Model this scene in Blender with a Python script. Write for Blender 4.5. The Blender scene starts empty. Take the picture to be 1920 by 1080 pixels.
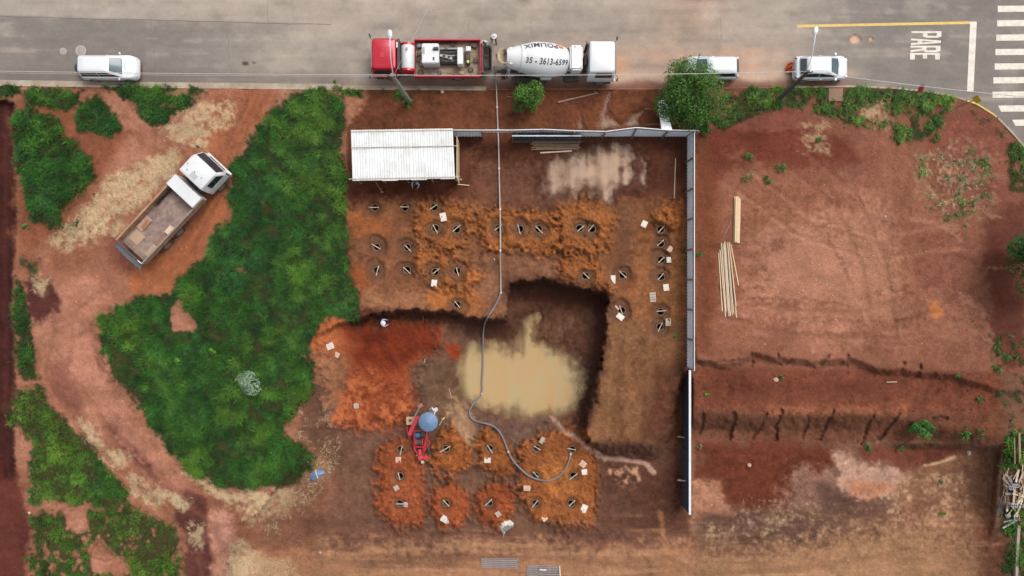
import bpy, bmesh, math, random
import numpy as np
from mathutils import Vector, Matrix, Euler
random.seed(7)
RNG = np.random.default_rng(11)
PI = math.pi
SC = bpy.context.scene
COL = SC.collection

# ------------------------------------------------------------------ camera, sky, sun, exposure
CAM_H = 51.2                      # drone height over the street, metres
PXM = 25.0                        # photograph pixels per metre at street level
cam_d = bpy.data.cameras.new('camera'); cam = bpy.data.objects.new('camera', cam_d); COL.objects.link(cam)
cam.location = (0, 0, CAM_H); cam.rotation_euler = (0, 0, 0)
cam_d.sensor_width = 36; cam_d.lens = 24; cam_d.clip_start = 0.5; cam_d.clip_end = 3000
SC.camera = cam
SUN_AZ, SUN_EL = math.radians(42), math.radians(56)
world = bpy.data.worlds.new('World'); SC.world = world; world.use_nodes = True
wn = world.node_tree.nodes; wl = world.node_tree.links
bg = wn['Background']; sky = wn.new('ShaderNodeTexSky'); sky.sky_type = 'NISHITA'; sky.sun_disc = False
sky.sun_elevation = SUN_EL; sky.sun_rotation = SUN_AZ; sky.dust_density = 4.0; sky.air_density = 1.0
hs = wn.new('ShaderNodeHueSaturation'); hs.inputs['Saturation'].default_value = 0.2
wl.new(sky.outputs[0], hs.inputs['Color']); wl.new(hs.outputs[0], bg.inputs['Color'])
bg.inputs['Strength'].default_value = 0.15
sun_d = bpy.data.lights.new('sun', 'SUN'); sun = bpy.data.objects.new('sun', sun_d); COL.objects.link(sun)
sun_d.energy = 1.3; sun_d.angle = math.radians(28); sun_d.color = (1.0, 0.95, 0.88)
sdir = Vector((math.sin(SUN_AZ)*math.cos(SUN_EL), math.cos(SUN_AZ)*math.cos(SUN_EL), math.sin(SUN_EL)))
sun.rotation_euler = (-sdir).to_track_quat('-Z', 'Y').to_euler(); sun.location = sdir*60
vs = SC.view_settings; vs.view_transform = 'Standard'; vs.look = 'None'; vs.gamma = 1.0; vs.exposure = 0.85
vs.use_curve_mapping = False
GAIN = 1.75                       # picture brightness of a white diffuse card under this light

def srgb(c):
    c = np.asarray(c, float)/255.0
    return np.where(c <= 0.04045, c/12.92, ((c+0.055)/1.055)**2.4)
def alb(r, g, b, k=1.0):
    "base colour that shows as the given picture colour when lit flat from above"
    return tuple(np.clip(srgb((r, g, b))/2.1*k, 0.004, 0.82))

def at(u, v, z=0.0):
    "street-plan position of the spot seen at photo pixel (u, v) when it lies at height z"
    k = (CAM_H - z)/CAM_H/PXM
    return Vector(((u-960)*k, (540-v)*k, z))

# ------------------------------------------------------------------ materials
def nodes_of(m):
    m.use_nodes = True
    return m.node_tree.nodes, m.node_tree.links, m.node_tree.nodes['Principled BSDF']
MATS = {}
def mat(name, col, rough=0.6, metal=0.0, var=0.12, scale=6.0, dust=0.0, dustcol=(0.20, 0.105, 0.065), bump=0.0, coat=0.0, spec=0.5, coords='Object'):
    if name in MATS: return MATS[name]
    m = bpy.data.materials.new(name); n, l, p = nodes_of(m)
    tc = n.new('ShaderNodeTexCoord'); nz = n.new('ShaderNodeTexNoise')
    nz.inputs['Scale'].default_value = scale; nz.inputs['Detail'].default_value = 6; nz.inputs['Roughness'].default_value = 0.65
    l.new(tc.outputs[coords], nz.inputs['Vector'])
    mr = n.new('ShaderNodeMapRange'); mr.inputs['From Min'].default_value = 0.25; mr.inputs['From Max'].default_value = 0.75
    mr.inputs['To Min'].default_value = 1-var; mr.inputs['To Max'].default_value = 1+var
    l.new(nz.outputs['Fac'], mr.inputs['Value'])
    mx = n.new('ShaderNodeMix'); mx.data_type = 'RGBA'; mx.blend_type = 'MULTIPLY'; mx.inputs['Factor'].default_value = 1
    mx.inputs['A'].default_value = (*col, 1); l.new(mr.outputs[0], mx.inputs['B'])
    out = mx.outputs['Result']
    if dust > 0:
        nz2 = n.new('ShaderNodeTexNoise'); nz2.inputs['Scale'].default_value = scale*0.35; nz2.inputs['Detail'].default_value = 8
        nz2.inputs['Roughness'].default_value = 0.7
        l.new(tc.outputs[coords], nz2.inputs['Vector'])
        cr = n.new('ShaderNodeMapRange'); cr.inputs['From Min'].default_value = 0.42; cr.inputs['From Max'].default_value = 0.72
        cr.inputs['To Max'].default_value = dust; l.new(nz2.outputs['Fac'], cr.inputs['Value'])
        m2 = n.new('ShaderNodeMix'); m2.data_type = 'RGBA'; l.new(cr.outputs[0], m2.inputs['Factor'])
        l.new(out, m2.inputs['A']); m2.inputs['B'].default_value = (*dustcol, 1); out = m2.outputs['Result']
    l.new(out, p.inputs['Base Color'])
    p.inputs['Roughness'].default_value = rough; p.inputs['Metallic'].default_value = metal
    p.inputs['Specular IOR Level'].default_value = spec
    if coat: p.inputs['Coat Weight'].default_value = coat; p.inputs['Coat Roughness'].default_value = 0.08
    if bump:
        b = n.new('ShaderNodeBump'); b.inputs['Strength'].default_value = bump; b.inputs['Distance'].default_value = 0.03
        l.new(nz.outputs['Fac'], b.inputs['Height']); l.new(b.outputs[0], p.inputs['Normal'])
    MATS[name] = m
    return m

def attr_mat(name, rough=0.9, attr='col', detail=(), bump=0.0, bump_scale=8.0, wet=None, spec=0.3, trans=0.0):
    "material whose colour is the mesh's own colour attribute, broken up by noise octaves (scale, amount)"
    m = bpy.data.materials.new(name); n, l, p = nodes_of(m)
    a = n.new('ShaderNodeAttribute'); a.attribute_name = attr
    tc = n.new('ShaderNodeTexCoord'); out = a.outputs['Color']
    for sc_, am in detail:
        nz = n.new('ShaderNodeTexNoise'); nz.inputs['Scale'].default_value = sc_; nz.inputs['Detail'].default_value = 5
        nz.inputs['Roughness'].default_value = 0.7
        l.new(tc.outputs['Object'], nz.inputs['Vector'])
        mr = n.new('ShaderNodeMapRange'); mr.inputs['From Min'].default_value = 0.3; mr.inputs['From Max'].default_value = 0.7
        mr.inputs['To Min'].default_value = 1-am; mr.inputs['To Max'].default_value = 1+am
        l.new(nz.outputs['Fac'], mr.inputs['Value'])
        mx = n.new('ShaderNodeMix'); mx.data_type = 'RGBA'; mx.blend_type = 'MULTIPLY'; mx.inputs['Factor'].default_value = 1
        l.new(out, mx.inputs['A']); l.new(mr.outputs[0], mx.inputs['B']); out = mx.outputs['Result']
    l.new(out, p.inputs['Base Color']); p.inputs['Roughness'].default_value = rough; p.inputs['Specular IOR Level'].default_value = spec
    if wet:
        w = n.new('ShaderNodeAttribute'); w.attribute_name = wet
        mr = n.new('ShaderNodeMapRange'); mr.inputs['To Min'].default_value = rough; mr.inputs['To Max'].default_value = 0.28
        l.new(w.outputs['Fac'], mr.inputs['Value']); l.new(mr.outputs[0], p.inputs['Roughness'])
    if bump:
        nb = n.new('ShaderNodeTexNoise'); nb.inputs['Scale'].default_value = bump_scale; nb.inputs['Detail'].default_value = 8
        nb.inputs['Roughness'].default_value = 0.72
        l.new(tc.outputs['Object'], nb.inputs['Vector'])
        b = n.new('ShaderNodeBump'); b.inputs['Strength'].default_value = bump; b.inputs['Distance'].default_value = 0.12
        l.new(nb.outputs['Fac'], b.inputs['Height']); l.new(b.outputs[0], p.inputs['Normal'])
    if trans:
        p.inputs['Subsurface Weight'].default_value = 0.0
    MATS[name] = m
    return m

# ------------------------------------------------------------------ object helpers
def tag(o, label=None, cat=None, group=None, kind=None):
    if label: o['label'] = label
    if cat: o['category'] = cat
    if group: o['group'] = group
    if kind: o['kind'] = kind
    return o
def empty(name, loc=(0, 0, 0), rz=0.0, label=None, cat=None, group=None):
    o = bpy.data.objects.new(name, None); COL.objects.link(o); o.location = loc; o.rotation_euler = (0, 0, rz)
    o.empty_display_size = 0.2
    return tag(o, label, cat, group)
def mesh_obj(name, me, m=None, parent=None):
    o = bpy.data.objects.new(name, me); COL.objects.link(o)
    if m and not me.materials: me.materials.append(m)
    if parent: o.parent = parent
    return o
def copy_tree(o, parent=None):
    c = o.copy(); COL.objects.link(c); c.parent = parent
    for ch in list(o.children): copy_tree(ch, c)
    return c

class MB:
    "collects simple shapes; build() links them as one mesh object"
    def __init__(s): s.v = []; s.f = []
    def add(s, vs, fs, M=None):
        b = len(s.v)
        for p in vs:
            p = Vector(p); s.v.append(tuple(M @ p) if M is not None else tuple(p))
        s.f += [tuple(i+b for i in f) for f in fs]
        return s
    def box(s, c, d, M=None, rz=0.0, taper=1.0, tapery=None):
        x, y, z = d[0]/2, d[1]/2, d[2]/2; ty = taper if tapery is None else tapery
        vs = [(-x, -y, -z), (x, -y, -z), (x, y, -z), (-x, y, -z), (-x*taper, -y*ty, z), (x*taper, -y*ty, z), (x*taper, y*ty, z), (-x*taper, y*ty, z)]
        R = Matrix.Translation(c) @ Matrix.Rotation(rz, 4, 'Z')
        if M is not None: R = M @ R
        return s.add(vs, [(0, 3, 2, 1), (4, 5, 6, 7), (0, 1, 5, 4), (1, 2, 6, 5), (2, 3, 7, 6), (3, 0, 4, 7)], R)
    def beam(s, p0, p1, w, h, up=(0, 0, 1)):
        p0, p1 = Vector(p0), Vector(p1); d = (p1-p0); L = d.length; d.normalize()
        sdv = d.cross(Vector(up))
        if sdv.length < 1e-4: sdv = d.cross(Vector((0, 1, 0)))
        sdv.normalize(); u = sdv.cross(d)
        M = Matrix((d, sdv, u)).transposed().to_4x4(); M.translation = (p0+p1)/2
        return s.box((0, 0, 0), (L, w, h), M)
    def tube(s, p0, p1, r0, r1=None, n=12, cap=True):
        return s.pipe([p0, p1], [r0, r0 if r1 is None else r1], n, cap)
    def pipe(s, pts, r, n=10, cap=True):
        pts = [Vector(p) for p in pts]; N = len(pts)
        rs = r if isinstance(r, (list, tuple)) else [r]*N
        b = len(s.v); prev = None
        for i, p in enumerate(pts):
            d = (pts[min(i+1, N-1)]-pts[max(i-1, 0)]).normalized()
            if prev is None:
                a = d.cross(Vector((0, 0, 1)))
                if a.length < 0.05: a = d.cross(Vector((0, 1, 0)))
            else: a = prev - d*prev.dot(d)
            a.normalize(); prev = a; c = d.cross(a)
            for k in range(n):
                t = 2*PI*k/n; s.v.append(tuple(p + (a*math.cos(t)+c*math.sin(t))*rs[i]))
        for i in range(N-1):
            for k in range(n):
                k2 = (k+1) % n
                s.f.append((b+i*n+k, b+i*n+k2, b+(i+1)*n+k2, b+(i+1)*n+k))
        if cap:
            s.f.append(tuple(b+k for k in reversed(range(n)))); s.f.append(tuple(b+(N-1)*n+k for k in range(n)))
        return s
    def lathe(s, prof, M=None, n=24, capa=True, capb=True):
        "prof: (axial, radius) pairs, turned about local X"
        b = len(s.v)
        for a, r in prof:
            for k in range(n):
                t = 2*PI*k/n; p = Vector((a, r*math.cos(t), r*math.sin(t)))
                s.v.append(tuple(M @ p) if M is not None else tuple(p))
        for i in range(len(prof)-1):
            for k in range(n):
                k2 = (k+1) % n
                s.f.append((b+i*n+k, b+(i+1)*n+k, b+(i+1)*n+k2, b+i*n+k2))
        if capa: s.f.append(tuple(b+k for k in range(n)))
        if capb: s.f.append(tuple(b+(len(prof)-1)*n+k for k in reversed(range(n))))
        return s
    def loft(s, rings, capa=True, capb=True, closed=True):
        n = len(rings[0]); b = len(s.v)
        for r in rings: s.v += [tuple(p) for p in r]
        for i in range(len(rings)-1):
            for k in range(n if closed else n-1):
                k2 = (k+1) % n
                s.f.append((b+i*n+k, b+i*n+k2, b+(i+1)*n+k2, b+(i+1)*n+k))
        if capa: s.f.append(tuple(b+k for k in reversed(range(n))))
        if capb: s.f.append(tuple(b+(len(rings)-1)*n+k for k in range(n)))
        return s
    def prism(s, poly, z0, z1, M=None):
        n = len(poly)
        vs = [(p[0], p[1], z0) for p in poly]+[(p[0], p[1], z1) for p in poly]
        fs = [tuple(reversed(range(n))), tuple(range(n, 2*n))]+[(i, (i+1) % n, n+(i+1) % n, n+i) for i in range(n)]
        return s.add(vs, fs, M)
    def mesh(s, name, bevel=0.0, smooth=None, seg=1):
        me = bpy.data.meshes.new(name); me.from_pydata(s.v, [], s.f); me.update()
        bm = bmesh.new(); bm.from_mesh(me)
        bmesh.ops.recalc_face_normals(bm, faces=bm.faces)
        if bevel: bmesh.ops.bevel(bm, geom=[e for e in bm.edges if len(e.link_faces) == 2 and e.calc_face_angle(0) > 0.5], offset=bevel, segments=seg, affect='EDGES', clamp_overlap=True)
        bm.to_mesh(me); bm.free()
        if smooth is not None:
            me.polygons.foreach_set('use_smooth', [True]*len(me.polygons))
            try: me.set_sharp_from_angle(angle=smooth)
            except Exception: pass
        return me
    def build(s, name, m, parent=None, bevel=0.0, smooth=None, seg=1):
        return mesh_obj(name, s.mesh(name, bevel, smooth, seg), m, parent)
# ------------------------------------------------------------------ ground: one sheet, laid out on a plan in photo pixels
STEP = 2.2
def axis(a, b):
    core = np.arange(a, b+STEP, STEP); g = []
    d = STEP; x = 0.0
    while x < 9000: d = min(d*1.35, 900); x += d; g.append(x)
    g = np.array(g)
    return np.concatenate([(core[0]-g)[::-1], core, core[-1]+g])
GU, GV = axis(-40, 1960), axis(-40, 1120)
U, V = np.meshgrid(GU, GV)
SH = U.shape
_tab = RNG.random((256, 256))
def vnoise(x, y, seed=0):
    x = x+seed*17.31; y = y+seed*9.77
    xi = np.floor(x).astype(int); yi = np.floor(y).astype(int); fx = x-xi; fy = y-yi
    fx = fx*fx*(3-2*fx); fy = fy*fy*(3-2*fy)
    a = _tab[yi & 255, xi & 255]; b = _tab[yi & 255, (xi+1) & 255]; c = _tab[(yi+1) & 255, xi & 255]; d = _tab[(yi+1) & 255, (xi+1) & 255]
    return (a*(1-fx)+b*fx)*(1-fy)+(c*(1-fx)+d*fx)*fy
def fbm(x, y, seed=0, o=4):
    s = 0; a = 0.5; t = 0
    for k in range(o):
        s = s+a*vnoise(x*2**k, y*2**k, seed+k*3); t += a; a *= 0.55
    return s/t-0.5
F90 = fbm(U/90, V/90, 1); F30 = fbm(U/30, V/30, 2); F12 = fbm(U/12, V/12, 3); F5 = fbm(U/5, V/5, 4, 2)
G90 = fbm(U/90, V/90, 31); G30 = fbm(U/30, V/30, 32); G12 = fbm(U/12, V/12, 33)
FX = fbm(U/160, V/14, 5); FY = fbm(U/14, V/160, 6)       # streaks along u and along v
def sstep(x, a, b):
    t = np.clip((x-a)/(b-a), 0, 1); return t*t*(3-2*t)
def sdist(poly, box, warp=0.0):
    "signed distance in pixels, negative inside; the outline is bent by warp pixels"
    j0, j1, i0, i1 = box; q = (slice(j0, j1), slice(i0, i1)); X = U[q]; Y = V[q]
    if warp: X = X+warp*(2.0*F90[q]+1.9*F30[q]+1.5*F12[q]); Y = Y+warp*(2.0*G90[q]+1.9*G30[q]+1.5*G12[q])
    P = np.array(poly, float); d2 = np.full(X.shape, 1e18); ins = np.zeros(X.shape, bool)
    for k in range(len(P)):
        ax, ay = P[k]; bx, by = P[(k+1) % len(P)]; ex, ey = bx-ax, by-ay; L = ex*ex+ey*ey+1e-9
        t = np.clip(((X-ax)*ex+(Y-ay)*ey)/L, 0, 1)
        d2 = np.minimum(d2, (X-ax-t*ex)**2+(Y-ay-t*ey)**2)
        if ay != by:
            c = ((ay > Y) != (by > Y)) & (X < (bx-ax)*(Y-ay)/(by-ay)+ax); ins ^= c
    d = np.sqrt(d2); return np.where(ins, -d, d)
def sline(pts, box, warp=0.0):
    j0, j1, i0, i1 = box; q = (slice(j0, j1), slice(i0, i1)); X = U[q]; Y = V[q]
    if warp: X = X+warp*(2.0*F90[q]+1.9*F30[q]+1.5*F12[q]); Y = Y+warp*(2.0*G90[q]+1.9*G30[q]+1.5*G12[q])
    d2 = np.full(X.shape, 1e18)
    P = np.array(pts, float)
    for k in range(len(P)-1):
        ax, ay = P[k]; bx, by = P[k+1]; ex, ey = bx-ax, by-ay; L = ex*ex+ey*ey+1e-9
        t = np.clip(((X-ax)*ex+(Y-ay)*ey)/L, 0, 1); d2 = np.minimum(d2, (X-ax-t*ex)**2+(Y-ay-t*ey)**2)
    return np.sqrt(d2)
def bbox(pts, pad):
    P = np.array(pts, float)
    i0, i1 = np.searchsorted(GU, [P[:, 0].min()-pad, P[:, 0].max()+pad]); j0, j1 = np.searchsorted(GV, [P[:, 1].min()-pad, P[:, 1].max()+pad])
    return j0, j1, i0, i1
def region(poly, soft=8, warp=8, fine=0.5):
    bx = bbox(poly, soft+warp*2+10); j0, j1, i0, i1 = bx
    q = (slice(j0, j1), slice(i0, i1)); d = sdist(poly, bx, warp)
    m = 1-sstep(d, -soft, soft)
    edge = 4*m*(1-m)
    m = np.clip(m+edge*(0.9*F12[q]+1.0*F5[q]+0.5*F30[q])*(0.85 if warp > 2 else 0.3), 0, 1)
    return q, m*m*(3-2*m)
def ell(cx, cy, rx, ry, rot=0, n=18):
    c, s = math.cos(rot), math.sin(rot)
    return [(cx+rx*math.cos(t)*c-ry*math.sin(t)*s, cy+rx*math.cos(t)*s+ry*math.sin(t)*c) for t in [2*PI*k/n for k in range(n)]]

CC = np.zeros(SH+(3,)); WET = np.zeros(SH); Z = np.zeros(SH); GRASS = np.zeros(SH); STRAW = np.zeros(SH)
def L3(c):
    c = srgb(c); g = float(c@np.array([.3, .55, .15])); c = g+(c-g)*0.99; return np.clip(c, .004, 1)*min(1.15, max(.55, 1.04*(g/.20)**.25))/GAIN
CC[:] = L3((124, 76, 56))
def blend(sl, m, c, wet=None):
    CC[sl] = CC[sl]*(1-m[..., None])+L3(c)*m[..., None]
    if wet is not None: WET[sl] = WET[sl]*(1-m)+wet*m
def paint(poly, c, soft=10, warp=10, op=1.0, patchy=0.0, wet=None, fine=0.5):
    sl, m = region(poly, soft*1.5, warp, fine)
    if patchy: m = m*sstep(F12[sl]+0.7*F5[sl]+0.5*F30[sl], -patchy*0.35, 0.28-patchy*0.1)
    blend(sl, m*op, c, wet)
def stroke(pts, w, c, soft=4, warp=4, op=1.0, wet=None, patchy=0.0):
    bx = bbox(pts, w+soft+warp*2+6); j0, j1, i0, i1 = bx; sl = (slice(j0, j1), slice(i0, i1))
    d = sline(pts, bx, warp*1.2)+warp*1.6*F5[sl]
    m = 1-sstep(d, w/2-soft, w/2+soft)
    if patchy: m = m*sstep(F12[sl]+0.5*F5[sl], -patchy*0.3, 0.3-patchy*0.1)
    blend(sl, m*op, c, wet)
def lift(poly, dz, soft=10, warp=4):
    sl, m = region(poly, soft, warp); Z[sl] += dz*m
def groove(pts, w, dz, soft=3, warp=3):
    bx = bbox(pts, w+soft+warp*2+6); j0, j1, i0, i1 = bx; sl = (slice(j0, j1), slice(i0, i1))
    d = sline(pts, bx, warp)+warp*1.2*F5[sl]; Z[sl] += dz*(1-sstep(d, w/2-soft, w/2+soft))

# kerb line along the street (photo pixels)
KERB = [(-9000, 150), (-400, 155), (0, 158), (300, 162), (640, 165.5), (900, 167), (1240, 166), (1500, 163), (1600, 161.5), (1680, 165), (1740, 172),
        (1790, 181), (1830, 194), (1865, 216), (1892, 243), (1920, 275), (1950, 320), (1970, 380), (1980, 480), (1984, 700), (1984, 9000)]
def kerb_v(u): return np.interp(u, [k[0] for k in KERB[:-2]], [k[1] for k in KERB[:-2]])
road_side = ((V < kerb_v(U)) | (U > 1984)) & (V > -148) & (U < 2320)

# ---- colours of the soil
W_ = [(-60, 150), (655, 150), (655, 600), (590, 700), (540, 860), (600, 1140), (-60, 1140)]
paint(W_, (160, 106, 82), 6, 2)
sl = (slice(None), slice(None))
m = (U < 640)*sstep(F90+0.4*F30, 0.0, 0.25)*0.5; blend(sl, m, (176, 124, 102))
m = (U < 640)*sstep(-F90+0.5*F30, 0.05, 0.3)*0.5; blend(sl, m, (138, 82, 62))
paint([(-60, 185), (28, 190), (30, 420), (22, 520), (28, 700), (25, 760), (32, 900), (52, 960), (42, 1140), (-60, 1140)], (84, 42, 37), 6, 7)
paint([(-60, 880), (60, 900), (60, 1140), (-60, 1140)], (118, 62, 50), 22, 10, 0.75)
stroke([(12, 200), (8, 500), (14, 800)], 8, (100, 52, 46), 3, 4, 0.6)
paint([(28, 190), (40, 180), (150, 200), (250, 250), (120, 420), (60, 470), (25, 440)], (140, 84, 60), 14, 10)
paint([(525, 172), (470, 250), (432, 300), (440, 380), (405, 440), (335, 550), (250, 560), (235, 505), (330, 455), (385, 380), (400, 320), (400, 250), (470, 168)], (163, 99, 66), 12, 8)
paint([(400, 170), (520, 165), (480, 240), (400, 320), (340, 330)], (158, 98, 70), 14, 10, 0.8)
for o in (0, 26, 50):
    stroke([(505-o*0.6, 172), (455-o*0.6, 262+o*0.2), (425-o*0.3, 330)], 7, (146, 88, 62), 3, 3, 0.6)
paint([(45, 528), (92, 518), (120, 560), (116, 600), (76, 606), (54, 582)], (98, 54, 48), 7, 7)
paint([(200, 440), (250, 460), (245, 515), (205, 500)], (128, 76, 60), 14, 8, 0.8)
paint([(188, 800), (242, 800), (272, 850), (302, 890), (335, 925), (300, 906), (250, 870)], (112, 66, 57), 7, 6)
paint([(318, 965), (350, 918), (384, 936), (392, 1000), (396, 1100), (350, 1100), (345, 1000)], (108, 60, 52), 6, 6, wet=0.5)
paint([(395, 960), (430, 965), (440, 1010), (415, 1080), (398, 1080)], (178, 126, 106), 9, 6)
paint([(90, 610), (130, 560), (190, 640), (215, 720), (280, 830), (350, 900), (330, 925), (250, 850), (150, 770), (90, 700)], (172, 118, 96), 16, 9, 0.8)
paint([(90, 690), (120, 680), (160, 760), (150, 790), (100, 740)], (132, 80, 66), 10, 7, 0.8)
paint([(170, 620), (190, 610), (205, 690), (225, 730), (212, 738), (185, 680)], (115, 68, 54), 5, 5, 0.7, 0.5)
# straw and dry cuttings
STRAWC = (198, 172, 134)
def straw(poly, op=0.85, patchy=0.6, soft=12, warp=10, dens=0.8):
    paint(poly, STRAWC, soft, warp, op*0.45, patchy+0.8, wet=0); paint(poly, STRAWC, soft*0.7, warp, op*0.6, patchy, wet=0)
    s2, m = region(poly, soft, warp); m = m*sstep(F12[s2]+0.7*F5[s2]+0.5*F30[s2], -patchy*0.35, 0.28-patchy*0.1)
    STRAW[s2] = np.maximum(STRAW[s2], m*dens)
straw([(300, 245), (368, 200), (430, 188), (442, 225), (402, 248), (390, 285), (335, 265)])
straw([(240, 320), (335, 280), (322, 335), (262, 382), (222, 400), (192, 425), (152, 430), (132, 462), (92, 458), (118, 420), (178, 370), (200, 340)], 0.9, 0.9)
straw([(195, 410), (232, 420), (216, 446), (186, 434), (172, 456), (150, 450)])
straw([(70, 520), (92, 522), (88, 540), (72, 538)])
straw([(150, 790), (176, 800), (196, 845), (242, 862), (215, 875), (195, 862), (170, 822)], 0.95, 1.4)
straw([(235, 888), (282, 905), (355, 940), (346, 952), (310, 932), (296, 942), (235, 918)], 0.95, 1.2)
straw([(415, 1100), (428, 1020), (455, 1018), (500, 1043), (540, 1048), (572, 1100)], 0.95, 1.5)
straw([(350, 880), (440, 928), (520, 925), (585, 880), (606, 825), (632, 842), (622, 880), (592, 928), (560, 952), (490, 962), (430, 952), (380, 912)], 0.85, 0.8)
straw([(560, 770), (600, 740), (622, 790), (640, 840), (600, 850), (560, 820)], 0.6, 0.3)
straw([(440, 945), (545, 950), (520, 1000), (470, 990)], 0.55, 0.1)
straw([(355, 985), (378, 990), (375, 1030), (358, 1030)], 0.8, 0.6)
straw([(60, 930), (75, 915), (70, 880), (52, 870)], 0.7, 0.4)
paint([(540, 800), (600, 740), (640, 690), (650, 760), (700, 840), (690, 980), (620, 1000), (560, 940)], (150, 104, 78), 18, 10, 0.7)
paint([(570, 900), (700, 850), (720, 1000), (620, 1040), (480, 1020), (500, 980)], (132, 90, 68), 18, 12, 0.8)

# construction site, upper level
paint([(650, 166), (1302, 166), (1296, 830), (940, 830), (650, 600)], (112, 68, 48), 6, 4)
paint([(640, 166), (1250, 166), (1250, 250), (648, 250), (652, 200)], (120, 72, 49), 8, 6)
paint([(632, 172), (690, 168), (660, 230), (650, 240), (636, 235)], (172, 118, 92), 7, 5, 0.8)
paint([(1100, 170), (1235, 168), (1235, 240), (1090, 240)], (126, 74, 50), 14, 10, 0.8)
paint(ell(888, 289, 17, 8, -0.5), (166, 118, 80), 7, 4, 0.9)
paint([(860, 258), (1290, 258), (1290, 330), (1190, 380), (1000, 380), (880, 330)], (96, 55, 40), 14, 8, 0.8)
paint([(880, 300), (1010, 310), (1010, 385), (900, 390)], (118, 78, 60), 16, 8, 0.8)
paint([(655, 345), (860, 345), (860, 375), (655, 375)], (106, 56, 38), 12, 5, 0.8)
paint([(655, 375), (905, 375), (900, 540), (670, 560), (655, 520)], (136, 88, 60), 14, 8)
paint([(660, 400), (720, 410), (740, 440), (690, 450), (655, 440)], (160, 94, 52), 14, 8, 0.8)
paint([(655, 495), (690, 500), (690, 540), (658, 545)], (158, 86, 46), 12, 6, 0.8)
paint([(900, 465), (1050, 475), (1060, 520), (960, 530), (950, 600), (880, 590), (880, 500)], (140, 95, 70), 12, 8)
paint([(675, 545), (800, 540), (900, 560), (940, 600), (880, 590), (800, 575), (690, 585)], (148, 100, 70), 10, 6)
paint([(795, 545), (880, 540), (915, 570), (880, 590), (810, 570)], (172, 104, 56), 10, 6, 0.9)
paint([(1050, 380), (1290, 380), (1290, 660), (1150, 660), (1140, 540)], (138, 88, 56), 12, 8)
paint([(1140, 390), (1200, 385), (1200, 520), (1150, 520)], (124, 82, 58), 16, 8, 0.9)
paint([(1190, 440), (1280, 440), (1285, 640), (1200, 640)], (148, 96, 60), 16, 9, 0.8)
paint([(1238, 385), (1278, 378), (1280, 440), (1240, 420)], (172, 102, 52), 9, 6, 0.9)
paint([(1200, 420), (1235, 418), (1240, 440), (1205, 440)], (132, 70, 46), 8, 5, 0.8)
paint([(1140, 600), (1285, 600), (1285, 828), (1100, 828), (1110, 740)], (134, 92, 62), 10, 6)
for x0, x1 in ((1166, 1158), (1206, 1204), (1232, 1236)):
    stroke([(x0, 640), (x1, 740), (x1+2, 822)], 9, (106, 68, 48), 4, 5, 0.5, patchy=1.0)
stroke([(1150, 640), (1142, 740), (1138, 815)], 5, (150, 108, 74), 3, 3, 0.6)
paint([(1232, 690), (1288, 680), (1288, 860), (1200, 830), (1220, 740)], (102, 60, 44), 14, 9, 0.85)
# orange spoil round the borings, upper level
OR1, OR2 = (168, 104, 56), (160, 84, 40)
M_UP = [[(770, 400), (800, 374), (850, 384), (886, 390), (880, 432), (868, 470), (822, 472), (785, 450)],
        [(892, 402), (930, 390), (975, 398), (1030, 400), (1046, 420), (1050, 465), (1000, 480), (950, 470), (905, 462)],
        [(1040, 402), (1080, 374), (1130, 380), (1150, 408), (1142, 460), (1100, 476), (1048, 470)],
        [(1045, 482), (1090, 470), (1122, 500), (1152, 542), (1090, 532), (1050, 516)],
        [(785, 470), (850, 480), (905, 510), (880, 545), (800, 530), (775, 500)],
        [(1225, 400), (1270, 395), (1272, 430), (1225, 425)]]
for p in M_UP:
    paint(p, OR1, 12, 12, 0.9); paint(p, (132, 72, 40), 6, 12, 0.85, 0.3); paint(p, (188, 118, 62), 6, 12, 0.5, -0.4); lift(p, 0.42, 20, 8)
# red and orange earth, lower level
paint([(600, 600), (945, 600), (1140, 560), (1100, 828), (1285, 830), (1290, 1140), (560, 1140), (640, 900), (560, 800), (590, 700)], (122, 86, 68), 8, 4)
paint([(578, 600), (650, 588), (660, 640), (650, 700), (600, 690), (576, 640)], (176, 100, 60), 8, 6)
paint([(592, 655), (650, 660), (650, 760), (610, 760), (585, 700)], (152, 104, 76), 12, 9, 0.85)
paint([(645, 598), (700, 604), (825, 606), (827, 640), (795, 680), (768, 720), (786, 770), (750, 802), (680, 806), (632, 790), (640, 720), (655, 690), (640, 640)], (154, 76, 44), 16, 10)
paint([(660, 610), (820, 610), (820, 650), (740, 690), (670, 680)], (122, 46, 24), 16, 10, 0.85)
paint([(635, 720), (700, 700), (760, 740), (770, 790), (680, 800), (635, 785)], (176, 102, 62), 14, 11, 0.7, 0.5)
for a, b in (((690, 640), (740, 720)), ((720, 640), (772, 740)), ((745, 650), (768, 700)), ((670, 660), (715, 730)), ((700, 690), (760, 790)), ((780, 640), (800, 672))):
    stroke([a, b], 5, (132, 56, 30), 3, 9, 0.45); stroke([(a[0]+7, a[1]), (b[0]+7, b[1])], 4, (176, 88, 50), 3, 9, 0.3)
paint([(765, 690), (830, 660), (870, 690), (878, 760), (850, 800), (790, 790), (780, 750)], (116, 86, 66), 10, 8)
paint([(836, 646), (862, 648), (866, 672), (845, 676)], (158, 66, 34), 6, 5)
paint([(850, 745), (885, 780), (905, 800), (880, 840), (840, 800)], (165, 128, 96), 10, 8, 0.9, wet=0.6)
paint([(880, 790), (1000, 780), (1060, 800), (1000, 830), (960, 850), (900, 810)], (120, 90, 76), 10, 9, 0.9, wet=0.6)
paint([(955, 560), (1110, 570), (1100, 700), (1000, 660), (955, 640)], (104, 68, 50), 10, 7, 0.9)
paint([(1010, 610), (1090, 600), (1095, 690), (1020, 670)], (122, 84, 62), 14, 10, 0.8, 0.6)
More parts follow.
